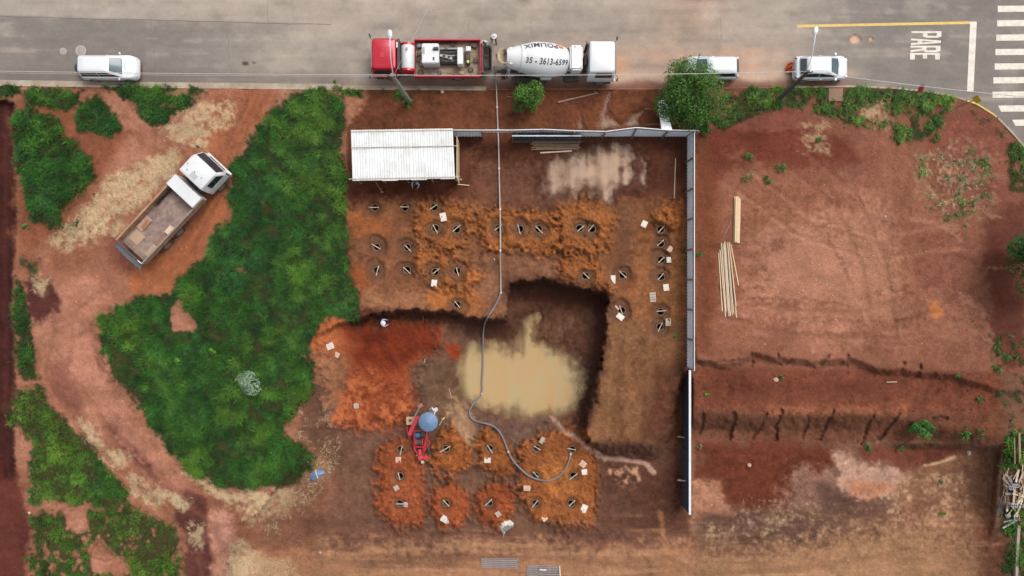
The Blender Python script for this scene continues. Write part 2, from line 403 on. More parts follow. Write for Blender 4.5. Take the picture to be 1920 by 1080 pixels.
paint([(1060, 630), (1110, 620), (1100, 790), (1085, 760)], (104, 68, 52), 12, 7, 0.8)
paint([(1060, 770), (1100, 790), (1110, 830), (1080, 830), (1050, 800)], (158, 92, 46), 9, 7, 0.8, 0.8)
M_LOW = [([(708, 850), (740, 824), (775, 830), (800, 880), (800, 960), (790, 986), (740, 990), (712, 960)], (162, 86, 50)),
         ([(812, 862), (826, 815), (845, 802), (880, 840), (883, 870), (852, 889), (820, 886)], (168, 96, 50)),
         ([(895, 820), (910, 802), (940, 814), (963, 842), (956, 886), (926, 891), (898, 870)], (164, 96, 50)),
         ([(980, 832), (1010, 806), (1060, 803), (1110, 838), (1120, 890), (1117, 985), (1060, 996), (1000, 972), (968, 922), (974, 880)], (164, 96, 52)),
         ([(818, 912), (845, 896), (876, 920), (884, 952), (866, 987), (830, 992), (813, 960)], (162, 84, 48)),
         ([(893, 926), (925, 902), (961, 915), (964, 962), (932, 992), (898, 972)], (160, 82, 46))]
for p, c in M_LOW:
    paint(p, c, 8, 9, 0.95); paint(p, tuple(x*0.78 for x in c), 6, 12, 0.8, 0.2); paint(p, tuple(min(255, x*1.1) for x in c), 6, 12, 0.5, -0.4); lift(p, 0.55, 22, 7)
paint([(1025, 840), (1075, 870), (1080, 930), (1030, 930), (1010, 880)], (178, 112, 58), 10, 8, 0.7)
paint([(560, 985), (700, 990), (1000, 1000), (1230, 970), (1240, 1035), (900, 1035), (640, 1030)], (114, 76, 62), 14, 10, 0.9)
paint([(500, 1040), (700, 1020), (1000, 1028), (1310, 1020), (1330, 1140), (480, 1140)], (156, 112, 82), 34, 14, 0.9)
paint([(1110, 832), (1284, 832), (1284, 990), (1230, 1000), (1125, 985), (1122, 890)], (106, 70, 54), 10, 7, 0.9)
paint([(1195, 880), (1290, 880), (1290, 1000), (1200, 990)], (96, 58, 42), 16, 9, 0.6)
stroke([(1036, 782), (1050, 802), (1075, 818), (1108, 846), (1135, 860), (1170, 862), (1210, 868), (1226, 885)], 8, (178, 140, 122), 3, 3, 0.95, wet=0.8)
paint([(1140, 878), (1195, 880), (1200, 895), (1175, 912), (1150, 900)], (188, 138, 108), 6, 7, 0.9, 0.7)
stroke([(1180, 1000), (1210, 1035), (1225, 1100)], 10, (120, 80, 60), 4, 4, 0.6); stroke([(1235, 960), (1250, 1020), (1262, 1100)], 9, (170, 118, 82), 4, 4, 0.6)
# the lot beyond the fence
paint([(1300, 166), (1990, 166), (1990, 700), (1300, 690)], (144, 93, 72), 6, 2)
paint([(1300, 250), (1345, 250), (1350, 470), (1330, 660), (1300, 665)], (126, 74, 50), 12, 8)
paint([(1320, 240), (1480, 212), (1585, 250), (1610, 300), (1460, 310), (1330, 330)], (120, 60, 44), 16, 12, 0.9)
paint([(1330, 225), (1480, 215), (1560, 235), (1400, 250)], (140, 84, 66), 8, 6, 0.8)
paint([(1700, 210), (1840, 200), (1920, 290), (1900, 400), (1760, 330)], (140, 82, 66), 16, 10, 0.8)
paint([(1440, 420), (1640, 380), (1690, 460), (1680, 600), (1560, 630), (1420, 560)], (166, 116, 93), 46, 22, 0.85)
paint([(1740, 560), (1830, 600), (1820, 650), (1700, 660)], (158, 106, 84), 24, 14, 0.7)
paint([(1380, 300), (1480, 330), (1500, 400), (1420, 430), (1370, 380)], (146, 96, 72), 26, 14, 0.8)
paint([(1690, 450), (1790, 420), (1885, 500), (1890, 610), (1800, 560), (1740, 530)], (124, 72, 58), 16, 12, 0.75, 0.4)
paint([(1840, 400), (1925, 380), (1925, 690), (1880, 700), (1850, 560)], (112, 60, 48), 14, 8, 0.85)  # shadow west of the edge tree, painted as darker soil
paint([(1720, 285), (1800, 262), (1870, 300), (1860, 400), (1790, 425), (1740, 380)], (176, 138, 108), 12, 10, 0.8, 0.2)
straw([(1730, 290), (1790, 270), (1860, 330), (1840, 380), (1760, 390)], 0.55, -0.2, dens=0.6)
straw([(1600, 190), (1680, 185), (1700, 235), (1620, 240)], 0.5, 0.3, dens=0.7)
straw([(1510, 225), (1550, 228), (1555, 280), (1515, 275)], 0.35, -0.1, dens=0.4)
paint(ell(1757, 582, 13, 15), (186, 114, 64), 7, 5, 0.9)
for k in range(9):
    y = 560+k*11+random.uniform(-5, 5); x = random.uniform(1330, 1600)
    stroke([(x, y), (x+90, y+random.uniform(-8, 8)), (x+random.uniform(150, 280), y+random.uniform(-10, 14))], random.uniform(4, 9), random.choice([(126, 76, 58), (162, 110, 88)]), 3, 5, 0.5)
for k in range(34):
    x, y = random.uniform(1340, 1850), random.uniform(320, 620); a = random.uniform(-0.9, 0.9)
    stroke([(x, y), (x+50*math.cos(a), y+50*math.sin(a)), (x+95*math.cos(a+.2), y+95*math.sin(a+.2))], random.uniform(3, 7), random.choice([(124, 76, 58), (176, 126, 104), (166, 114, 92)]), 4, 7, 0.55)
paint([(1305, 690), (1880, 700), (1870, 770), (1700, 778), (1305, 770)], (132, 76, 55), 10, 6)
paint([(1330, 700), (1500, 715), (1700, 720), (1700, 735), (1330, 745)], (116, 62, 46), 14, 8, 0.6)
paint([(1305, 768), (1780, 775), (1720, 838), (1305, 825)], (122, 78, 58), 8, 5)
paint([(1430, 760), (1700, 764), (1700, 776), (1430, 775)], (152, 94, 68), 7, 5, 0.8)
paint([(1296, 826), (1880, 830), (1870, 1140), (1296, 1140)], (136, 96, 76), 8, 4)
paint([(1310, 828), (1570, 826), (1560, 880), (1485, 902), (1468, 960), (1400, 968), (1352, 944), (1345, 905), (1310, 900)], (116, 60, 41), 14, 12)
paint([(1600, 838), (1800, 836), (1780, 870), (1690, 880), (1620, 870)], (122, 66, 50), 10, 8, 0.9)
paint([(1300, 905), (1345, 908), (1360, 950), (1390, 970), (1300, 975)], (174, 122, 94), 8, 7, 0.9)
paint([(1480, 885), (1570, 880), (1580, 930), (1500, 960), (1460, 965)], (152, 112, 96), 22, 14, 0.8)
paint([(1520, 905), (1600, 920), (1700, 925), (1660, 960), (1540, 965)], (106, 76, 64), 12, 9, 0.9)
paint([(1564, 834), (1580, 846), (1612, 870), (1680, 874), (1718, 888), (1690, 904), (1670, 930), (1620, 934), (1580, 920), (1568, 880)], (182, 142, 122), 8, 9, 0.8, wet=0.4)
paint([(1585, 905), (1660, 900), (1690, 912), (1640, 934), (1600, 928)], (172, 112, 80), 8, 6, 0.8)
paint([(1700, 880), (1860, 850), (1850, 1000), (1700, 970), (1680, 920)], (142, 100, 76), 14, 10, 0.9)
stroke([(1735, 872), (1760, 868), (1790, 858)], 5, (206, 168, 130), 2, 2, 0.8)
paint([(1310, 965), (1480, 960), (1640, 985), (1660, 1020), (1400, 1035), (1310, 1030)], (110, 80, 66), 12, 10, 0.9)
straw([(1400, 940), (1660, 960), (1720, 990), (1500, 1020), (1330, 1000)], 0.35, -0.5, dens=0.3)
straw([(1640, 900), (1800, 890), (1820, 990), (1680, 980)], 0.35, -0.5, dens=0.3)
paint([(1300, 1035), (1500, 1030), (1600, 990), (1750, 985), (1850, 1040), (1850, 1140), (1290, 1140)], (158, 117, 86), 34, 14, 0.95)
paint([(1830, 985), (1890, 980), (1900, 1140), (1850, 1140)], (116, 70, 54), 12, 8, 0.8)
paint([(1874, 700), (1990, 690), (1990, 1140), (1880, 1140), (1878, 860)], (128, 88, 68), 10, 8)
paint([(1868, 850), (1925, 850), (1925, 1000), (1868, 1000)], (108, 84, 66), 10, 8, 0.8)
# streaks and blotches everywhere
mm = sstep(FX, 0.08, 0.3)*sstep(V, 930, 1010)*sstep(U+60*F90, 540, 700)*0.5; blend(sl, mm, (172, 128, 94))
mm = sstep(-FX, 0.08, 0.3)*sstep(V, 900, 1000)*sstep(U+60*F90, 540, 700)*0.45; blend(sl, mm, (104, 72, 58))
GRIT = np.full(SH, 0.42)
for p in ([(650, 166), (1302, 166), (1296, 830), (940, 830), (650, 600)], [(600, 600), (1290, 600), (1290, 1010), (600, 1010)], [(1300, 690), (1880, 700), (1870, 1040), (1300, 1040)]):
    s9, m9 = region(p, 14, 6); GRIT[s9] = np.maximum(GRIT[s9], 0.42+0.5*m9)
RID = 1-np.abs(fbm(U/26, V/26, 51, 3))*9; RID = np.clip(RID, 0, 1)**2*np.clip(0.4+2*F90, 0, 1)     # faint crack lines
SW = fbm((U+60*G90)/140, (V+60*F90)/16, 52); SW2 = fbm((U+40*F90)/18, (V+70*G90)/150, 53)                       # drag marks
CC *= (1+0.34*F90+0.42*F30+(0.62*F12+0.62*F5)*GRIT+0.38*SW+0.20*SW2-0.16*RID*GRIT)[..., None]

# tyre tracks: pairs of pressed bands
def tracks(pts, gauge=46, w=9, c=(118, 78, 60), op=0.35):
    P = np.array(pts, float)
    for s_ in (-0.5, 0.5):
        d_ = np.gradient(P, axis=0); n_ = np.stack([-d_[:, 1], d_[:, 0]], -1); n_ /= np.linalg.norm(n_, axis=1)[:, None]
        Q_ = [tuple(q) for q in P+n_*gauge*s_]; stroke(Q_, w, c, 3.5, 3, op, patchy=1.2); groove(Q_, w, -0.05, 4, 2)
tracks([(500, 170), (450, 265), (400, 350), (330, 470), (220, 560), (120, 620), (105, 700), (180, 810), (300, 920), (380, 1000), (410, 1090)], 46, 10, (132, 84, 64), 0.45)
tracks([(300, 1075), (420, 1010), (560, 1000), (760, 1025), (1000, 1020), (1180, 1040), (1290, 1090)], 46, 10, (118, 80, 62), 0.4)
tracks([(620, 1060), (800, 1045), (1000, 1060), (1250, 1050)], 40, 8, (180, 136, 104), 0.35)
tracks([(1310, 1060), (1500, 1045), (1700, 1010), (1840, 1030)], 46, 10, (132, 94, 70), 0.4)
tracks([(1330, 560), (1450, 600), (1600, 610), (1750, 560), (1850, 470)], 46, 9, (124, 76, 58), 0.4)
tracks([(1400, 340), (1500, 420), (1640, 470), (1800, 440)], 44, 8, (176, 126, 102), 0.4)
tracks([(1500, 300), (1590, 380), (1640, 500), (1660, 640)], 44, 8, (128, 80, 62), 0.35)
tracks([(1010, 480), (960, 500), (900, 480), (880, 400)], 40, 7, (116, 76, 56), 0.3)
# ---- heights in metres (street surface = 0, verge = 0.12)
NOISE = 0.07*F30+0.07*F12+0.05*F5*GRIT
low_poly = [(640, 602), (690, 589), (740, 581), (770, 577), (800, 580), (850, 583), (885, 593), (945, 599), (951, 560), (955, 528), (985, 524), (1012, 527), (1020, 519),
            (1050, 530), (1100, 540), (1135, 548), (1144, 560), (1138, 590), (1140, 620), (1132, 660), (1118, 720), (1102, 770), (1098, 800), (1108, 828), (1220, 832), (1234, 800), (1246, 740), (1262, 700), (1276, 686), (1450, 686), (1450, 1600), (-400, 1600), (-400, 1200), (300, 1060), (480, 960), (560, 860), (560, 640)]
bx = bbox([(-500, 400), (1500, 1700)], 0); ss = (slice(bx[0], bx[1]), slice(bx[2], bx[3]))
d = sdist(low_poly, bx, 2.6)+9*F12[ss]+4*F5[ss]
wall = sstep(-d, 0, 8)                                         # steep cut
Us, Vs = U[ss], V[ss]
uL = np.interp(Vs, [560, 640, 820, 1000, 1200], [575, 570, 540, 420, 200])
west = sstep(Us, uL, uL+115)
soft_south = sstep(Vs, 985, 1130)                               # the ground climbs again towards the bottom edge
wall = wall+(sstep(-d, 0, 34)-wall)*np.clip(sstep(Us, 1090, 1130)*sstep(Vs, 770, 800)+sstep(Us, 1195, 1215)*(Vs < 860), 0, 1)
Z[ss] += -2.2*wall*west*(1-0.35*soft_south)*(1-sstep(Us, 1286, 1302))
pit = [(830, 600), (945, 598), (952, 560), (955, 526), (1145, 545), (1140, 640), (1105, 780), (1080, 800), (960, 800), (880, 790), (840, 750), (820, 680)]
bx2 = bbox(pit, 80); s2 = (slice(bx2[0], bx2[1]), slice(bx2[2], bx2[3]))
d2 = sdist(pit, bx2)+4*F30[s2]
dl = sdist(low_poly, bx2, 2.6)+9*F12[s2]+4*F5[s2]
Z[s2] += -0.58*sstep(-d2, -6, 40)*sstep(-dl, 2, 22)
# shade on the bank and pit faces, painted into the soil as darker colour
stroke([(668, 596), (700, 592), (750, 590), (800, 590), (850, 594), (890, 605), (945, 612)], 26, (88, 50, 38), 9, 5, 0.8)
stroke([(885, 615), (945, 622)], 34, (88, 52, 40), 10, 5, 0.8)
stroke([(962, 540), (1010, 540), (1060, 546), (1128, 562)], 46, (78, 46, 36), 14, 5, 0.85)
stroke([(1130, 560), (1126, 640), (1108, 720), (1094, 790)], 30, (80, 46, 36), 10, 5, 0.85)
# red slope heap west of the pit
lift([(600, 610), (700, 602), (830, 612), (820, 650), (780, 700), (780, 780), (700, 800), (600, 800)], 0.35, 30, 6)
# lot beyond the fence: two terraces down
T1 = [(1250, 668), (1310, 672), (1345, 679), (1385, 676), (1410, 662), (1460, 668), (1530, 676), (1600, 672), (1640, 686), (1700, 692), (1790, 702), (1860, 725), (2400, 760)]
T2 = [(1250, 778), (1310, 774), (1330, 768), (1380, 775), (1440, 779), (1480, 775), (1560, 772), (1650, 776), (1720, 784), (1790, 798), (1860, 812), (2400, 830)]
T1b = np.interp(U, *zip(*T1)); T2b = np.interp(U, *zip(*T2))
right = sstep(U, 1286, 1302)*(1-sstep(U, 1780, 1930)*0.65)
Z += right*(-0.85*sstep(V-T1b+7*F12+4*F5+16*F30, 0, 15))
Z += right*(-1.35*sstep(V-T2b+7*F12+4*F5+14*F30, 0, 40))
Z += right*(-0.25*sstep(V, 700, 770))
rx = [(1300, 1300), (1300, 838), (1500, 834), (1700, 834), (1876, 836), (1868, 900), (1862, 990), (1850, 1060), (1880, 1300)]
bx3 = bbox(rx, 60); s3 = (slice(bx3[0], bx3[1]), slice(bx3[2], bx3[3])); d3 = sdist(rx, bx3)+4*F12[s3]+2*F5[s3]
Z[s3] += -1.3*sstep(-d3, -4, 10)*sstep(U[s3], 1640, 1720)*sstep(U[s3]-1600, 0, 60)*(1-sstep(V[s3], 930, 1020))
for g, w, dz in (([(1316, 775), (1312, 806)], 12, -.7), ([(1376, 778), (1368, 818)], 20, -.8), ([(1434, 776), (1414, 822)], 6, -.55), ([(1466, 772), (1456, 798), (1452, 824)], 13, -.8), ([(1520, 778), (1504, 818)], 9, -.6),
                ([(1562, 772), (1534, 822)], 8, -.7), ([(1640, 774), (1626, 806), (1616, 830)], 8, -.7), ([(1686, 778), (1650, 822)], 10, -.7), ([(1750, 782), (1775, 784)], 9, -.6),
                ([(1408, 656), (1409, 690)], 6, -.6), ([(1460, 664), (1458, 684), (1490, 676)], 6, -.6), ([(1558, 664), (1542, 682)], 8, -.6), ([(1592, 668), (1588, 684)], 7, -.6), ([(1695, 682), (1692, 698)], 7, -.6), ([(1722, 682), (1720, 706)], 6, -.6),
                ([(1304, 640), (1306, 676), (1350, 677), (1385, 676)], 7, -.5)):
    groove(g, w*0.5, dz*0.42, 3, 5); stroke(g, w*0.6, (104, 64, 48), 3, 5, 0.4)
# neighbour's cut on the far left, low ruts, verge humps
lift([(-600, 190), (26, 192), (29, 420), (20, 520), (26, 700), (24, 900), (-600, 900)], -0.7, 7, 4)
for o in (0, 42):
    groove([(505-o, 172), (452-o, 262), (400-o, 360), (330-o, 470), (215-o, 560)], 9, -0.07, 4, 3)
for x0, x1 in ((1166, 1158), (1206, 1204)): groove([(x0, 640), (x1, 740), (x1+2, 822)], 9, -0.04, 4, 4)
groove([(1036, 782), (1050, 802), (1075, 818), (1108, 846), (1135, 860), (1170, 862), (1210, 868)], 9, -0.10, 4, 2)
Z += 0.12*((V > kerb_v(U)-3) | (V < -140))*(1-sstep(V, 170, 400)*0.6)
rough = np.full(SH, 1.0)
for p in M_UP+[q[0] for q in M_LOW]:
    s4, m4 = region(p, 10, 5); rough[s4] = np.maximum(rough[s4], 1+3.2*m4)
Z += NOISE*rough
# muddy water: basins are sunk until they cut the level of the water sheets
def basin(poly, level, depth, soft, warp, fine=0.6, streak=0.0):
    b9 = bbox(poly, soft+warp*2+10); s5 = (slice(b9[0], b9[1]), slice(b9[2], b9[3])); m5 = 1-sstep(sdist(poly, b9, warp), -soft, soft)
    tgt = level+0.10-(0.10+depth)*m5+0.09*F12[s5]+0.10*F30[s5]+streak*FY[s5]
    k = sstep(m5, 0.02, 0.35); Z[s5] = Z[s5]*(1-k)+tgt*k
POND_Z, PUD_Z = -2.86, 0.02
pond_poly = [(862, 690), (888, 648), (905, 655), (935, 645), (958, 660), (975, 655), (985, 600), (1005, 592), (1004, 640), (1030, 650), (1075, 665), (1093, 690), (1090, 740), (1060, 770), (1000, 785), (950, 765), (900, 765), (872, 745)]
basin(pond_poly, POND_Z, 0.38, 40, 12, 0.7, 0.24)
pud_poly = [(1040, 290), (1110, 280), (1165, 268), (1190, 300), (1192, 340), (1150, 355), (1130, 375), (1095, 360), (1045, 380), (1010, 350), (1030, 325)]
basin(pud_poly, PUD_Z, 0.26, 34, 22, 1.0, 0.30)
basin([(1125, 215), (1145, 170), (1150, 175), (1142, 220), (1165, 235), (1190, 215), (1204, 206), (1200, 240), (1120, 244)], PUD_Z, 0.20, 14, 8, 0.8, 0.12)
basin([(1080, 232), (1092, 212), (1096, 240), (1084, 246)], PUD_Z, 0.16, 8, 4)
basin([(172, 1040), (186, 1018), (215, 1045), (200, 1052)], PUD_Z-0.3, 0.06, 7, 4)
Z[road_side] = -0.22
WET[:] = np.maximum(WET, 0)
for poly in (pond_poly, pud_poly):
    s5, m5 = region(poly, 50, 14); blend(s5, m5*0.6, (112, 82, 66)); WET[s5] = np.maximum(WET[s5], 0.75*m5)

# pile borings: (u, v, stick angle, where)
HOLES = [(703, 389, 0, 'first row below the shed, first from the grass'), (759, 389, 0, 'first row below the shed, second from the grass'), (814, 388, 35, 'first row below the shed, third from the grass'),
 (816, 428, -62, 'second row below the shed, first from the grass'), (856, 430, 40, 'second row below the shed, second from the grass'), (935, 428, 38, 'second row below the shed, under the pipe'),
 (975, 429, -76, 'second row below the shed, first past the pipe'), (1010, 429, -45, 'second row below the shed, second past the pipe'), (1087, 428, 40, 'left one of the twin borings below the big puddle'), (1110, 429, 50, 'right one of the twin borings below the big puddle'),
 (706, 463, -30, 'third row below the shed, first from the grass'), (763, 464, -45, 'third row below the shed, second from the grass'),
 (706, 507, 76, 'fourth row below the shed, first from the grass'), (763, 506, -42, 'fourth row below the shed, second from the grass'), (816, 510, 40, 'fourth row below the shed, third from the grass'), (857, 508, -75, 'fourth row below the shed, fourth from the grass'),
 (857, 571, -52, 'alone on the brink above the red slope'), (1098, 517, -45, 'just above the deep pit on an orange heap'), (1168, 516, -45, 'right of the deep pit beside a white board'), (1166, 582, -70, 'right of the deep pit, lower of two'),
 (1239, 430, 47, 'column by the fence, first from the top'), (1239, 457, 42, 'column by the fence, second from the top'), (1240, 487, 45, 'column by the fence, third from the top'), (1240, 519, 48, 'column by the fence, fourth from the top'), (1239, 585, 5, 'column by the fence, fifth from the top'), (1238, 613, 66, 'column by the fence, lowest'),
 (751, 843, 76, 'lower field, top row beside the drilling rig'), (836, 842, 30, 'lower field, top row, second from the left'), (918, 841, -55, 'lower field, top row, third from the left'), (1006, 841, -32, 'lower field, top row, fourth from the left'), (1073, 843, -12, 'lower field, at the end of the hose'),
 (750, 893, -76, 'lower field, middle row, leftmost'), (1004, 892, -48, 'lower field, middle row, under the hose'), (1075, 892, 37, 'lower field, middle row, rightmost'),
 (749, 944, 0, 'lower field, bottom row, leftmost'), (836, 944, -46, 'lower field, bottom row, second from the left'), (917, 944, 42, 'lower field, bottom row, third from the left'), (1004, 944, 52, 'lower field, bottom row, fourth from the left'), (1071, 944, 44, 'lower field, bottom row, rightmost')]
HZ = []
for k, (hu, hv, a, w) in enumerate(HOLES):
    big = (k in (0, 1, 2)) and 0.6 or 1.0
    p = ell(hu+random.uniform(-3, 3), hv+random.uniform(-2, 4), 17*big+random.uniform(-1, 4), 17*big+random.uniform(-1, 6))
    if k < 26: paint(p, (116, 82, 62), 6, 6, 0.75); lift(p, -0.24, 5, 5)
    else: paint(ell(hu+1, hv+1, 12, 12), (112, 76, 54), 5, 4, 0.6); lift(ell(hu+1, hv, 12, 12), -0.16, 4, 3)
for hu, hv, a, w in HOLES:
    b5 = bbox([(hu, hv)], 24); s5 = (slice(b5[0], b5[1]), slice(b5[2], b5[3])); rr = np.hypot(U[s5]-hu, V[s5]-hv)
    ring = (rr > 8) & (rr < 13); hz = float(Z[s5][ring].mean()); HZ.append(hz)
    k = 1-sstep(rr, 8.5, 12.5); Z[s5] = Z[s5]*(1-k)+(hz-0.01)*k
    k = 1-sstep(rr, 5.8, 7.6); Z[s5] = Z[s5]*(1-k)+(hz-2.6)*k

def zat(u, v):
    i = np.clip(np.searchsorted(GU, u)-1, 0, len(GU)-2); j = np.clip(np.searchsorted(GV, v)-1, 0, len(GV)-2)
    fu = (u-GU[i])/(GU[i+1]-GU[i]); fv = (v-GV[j])/(GV[j+1]-GV[j])
    return (Z[j, i]*(1-fu)+Z[j, i+1]*fu)*(1-fv)+(Z[j+1, i]*(1-fu)+Z[j+1, i+1]*fu)*fv
def on(u, v, dz=0.0):
    return at(u, v, float(zat(u, v))+dz)
def field(F, u, v):
    i = np.clip(np.searchsorted(GU, u), 0, len(GU)-1); j = np.clip(np.searchsorted(GV, v), 0, len(GV)-1)
    return F[j, i]
# ---- grass cover masks
def grass(poly, dens=1.0, soft=6, warp=9, patchy=None):
    s6, m6 = region(poly, soft*2.0, warp, 0.8)
    if patchy is not None: m6 = m6*sstep(F12[s6]+0.8*F30[s6]+0.3*F5[s6], patchy-0.12, patchy+0.14)
    GRASS[s6] = np.maximum(GRASS[s6], m6*dens)
def bare(poly, soft=5, warp=5):
    s6, m6 = region(poly, soft, warp, 0.8); GRASS[s6] *= (1-m6)
grass([(545, 182), (600, 166), (640, 180), (648, 235), (640, 290), (652, 330), (648, 430), (655, 520), (668, 555), (668, 588), (640, 585), (600, 602), (577, 640), (590, 690), (570, 740), (550, 770), (535, 808),
       (570, 838), (595, 858), (580, 885), (545, 908), (470, 920), (410, 910), (360, 885), (320, 845), (285, 800), (260, 762), (240, 732), (215, 700), (200, 650), (187, 602), (235, 580), (255, 562), (325, 555),
       (335, 520), (390, 490), (402, 450), (440, 400), (435, 320), (470, 270), (490, 232), (520, 200)])
bare([(316, 578), (338, 556), (350, 582), (372, 608), (368, 624), (322, 622)]); bare(ell(452, 506, 13, 8, 0.5)); bare(ell(492, 380, 7, 6)); bare(ell(571, 664, 5, 5))
grass([(35, 215), (60, 200), (112, 226), (122, 256), (160, 280), (176, 330), (164, 352), (122, 380), (96, 425), (62, 412), (46, 360), (28, 300)], 1.0)
grass([(100, 380), (150, 350), (170, 370), (140, 420), (105, 440), (85, 430)], 0.7, 8, 8, 0.02)
grass([(45, 172), (90, 160), (150, 175), (146, 196), (120, 207), (60, 196)], 1.0, 5, 6)
grass([(148, 196), (180, 185), (222, 225), (226, 244), (212, 258), (152, 246)], 0.95, 6, 7)
grass([(125, 163), (335, 166), (372, 190), (330, 215), (302, 238), (275, 218), (252, 200), (228, 178)], 0.95, 6, 7, -0.12)
grass([(-40, 150), (40, 155), (44, 180), (-40, 185)], 0.9, 5, 6)
grass([(335, 164), (400, 166), (390, 180), (340, 185)], 0.6, 5, 6, 0.0)
grass([(28, 520), (42, 538), (58, 590), (65, 690), (76, 715), (36, 702), (28, 620)], 1.0, 5, 5)
grass([(40, 480), (75, 490), (70, 520), (40, 515)], 0.6, 6, 6, 0.0)
grass([(30, 727), (80, 727), (100, 770), (170, 830), (190, 870), (232, 910), (242, 942), (200, 952), (60, 940), (52, 880), (62, 830), (25, 790)], 0.95, 6, 8, -0.32)
grass([(60, 968), (160, 960), (240, 945), (332, 985), (346, 1100), (52, 1110)], 0.9, 8, 10, -0.2)
bare([(120, 960), (165, 955), (170, 1000), (135, 1000)], 7, 8); bare([(165, 1030), (190, 1010), (225, 1045), (250, 1075), (180, 1080)], 7, 6)
grass([(1362, 172), (1480, 163), (1553, 166), (1553, 190), (1580, 190), (1582, 164), (1690, 167), (1785, 186), (1765, 220), (1742, 256), (1690, 262), (1668, 232), (1620, 238), (1590, 236), (1560, 214), (1480, 200), (1420, 216), (1365, 240), (1312, 246), (1300, 225)], 1.0, 5, 7, -0.14)
bare([(1600, 200), (1660, 190), (1670, 225), (1610, 225)], 14, 10)
grass([(1725, 290), (1800, 268), (1870, 300), (1860, 400), (1790, 420), (1745, 380)], 0.6, 10, 10, 0.08)
grass([(1890, 272), (1920, 268), (1960, 300), (1960, 375), (1896, 362)], 1.0, 6, 7, -0.12)
grass([(1860, 640), (1910, 620), (1950, 700), (1940, 800), (1880, 800), (1875, 700)], 0.6, 8, 8, 0.06)
grass([(1884, 820), (1915, 812), (1950, 830), (1950, 890), (1880, 878)], 1.0, 6, 6)
grass([(1872, 950), (1950, 940), (1950, 1100), (1880, 1100), (1890, 1010)], 0.9, 7, 8, -0.05)
grass([(640, 168), (700, 170), (770, 176), (776, 198), (760, 200), (740, 184), (690, 180), (645, 176)], 0.8, 4, 4, -0.08)
grass([(780, 166), (830, 168), (820, 178), (785, 176)], 0.6, 4, 4, -0.05)
grass([(625, 150), (640, 150), (640, 172), (626, 172)], 0.5, 4, 3)
grass([(1780, 190), (1825, 200), (1880, 250), (1930, 310), (1915, 315), (1870, 262), (1820, 215)], 0.5, 4, 5, 0.08)
grass([(640, 570), (672, 570), (674, 592), (655, 600), (640, 590)], 0.9, 5, 4)
grass([(1300, 240), (1325, 245), (1318, 330), (1302, 330)], 0.45, 5, 5, 0.05)
grass([(1655, 832), (1840, 800), (1845, 815), (1790, 832), (1690, 842)], 0.5, 5, 5, 0.06)
GRASS[road_side & (GRASS > 0)] = 0
s_all = (slice(None), slice(None))
blend(s_all, np.clip(GRASS*1.2, 0, 0.9), (58, 62, 34))

# ---- ground sheet
K = (CAM_H-Z)/CAM_H/PXM
co = np.stack([(U-960)*K, (540-V)*K, Z], -1).reshape(-1, 3)
nr, nc = SH; idx = np.arange(nr*nc).reshape(nr, nc)
quads = np.stack([idx[:-1, :-1], idx[1:, :-1], idx[1:, 1:], idx[:-1, 1:]], -1).reshape(-1, 4)
def np_mesh(name, co, faces, smooth=True, col=None, extra=None):
    me = bpy.data.meshes.new(name); n = faces.shape[1]
    me.vertices.add(len(co)); me.vertices.foreach_set('co', np.ascontiguousarray(co, np.float32).ravel())
    me.loops.add(faces.size); me.loops.foreach_set('vertex_index', np.ascontiguousarray(faces, np.int32).ravel())
    me.polygons.add(len(faces)); me.polygons.foreach_set('loop_start', np.arange(0, faces.size, n, dtype=np.int32))
    me.polygons.foreach_set('use_smooth', np.full(len(faces), smooth))
    me.update(calc_edges=True)
    if col is not None:
        a = me.color_attributes.new('col', 'FLOAT_COLOR', 'POINT'); c4 = np.ones((len(co), 4), np.float32); c4[:, :3] = col
        a.data.foreach_set('color', c4.ravel())
    if extra:
        for k, arr in extra.items():
            a = me.attributes.new(k, 'FLOAT', 'POINT'); a.data.foreach_set('value', np.ascontiguousarray(arr, np.float32).ravel())
    return me
M_ground = attr_mat('bare_earth', 0.95, detail=((3.0, 0.13), (11.0, 0.21), (26.0, 0.19)), bump=0.9, bump_scale=8.0, wet='wet', spec=0.10)
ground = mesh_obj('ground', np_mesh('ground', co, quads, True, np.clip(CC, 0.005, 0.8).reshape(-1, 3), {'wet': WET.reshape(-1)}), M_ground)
tag(ground, 'red and orange bare earth of the building lots', None, None, 'structure')

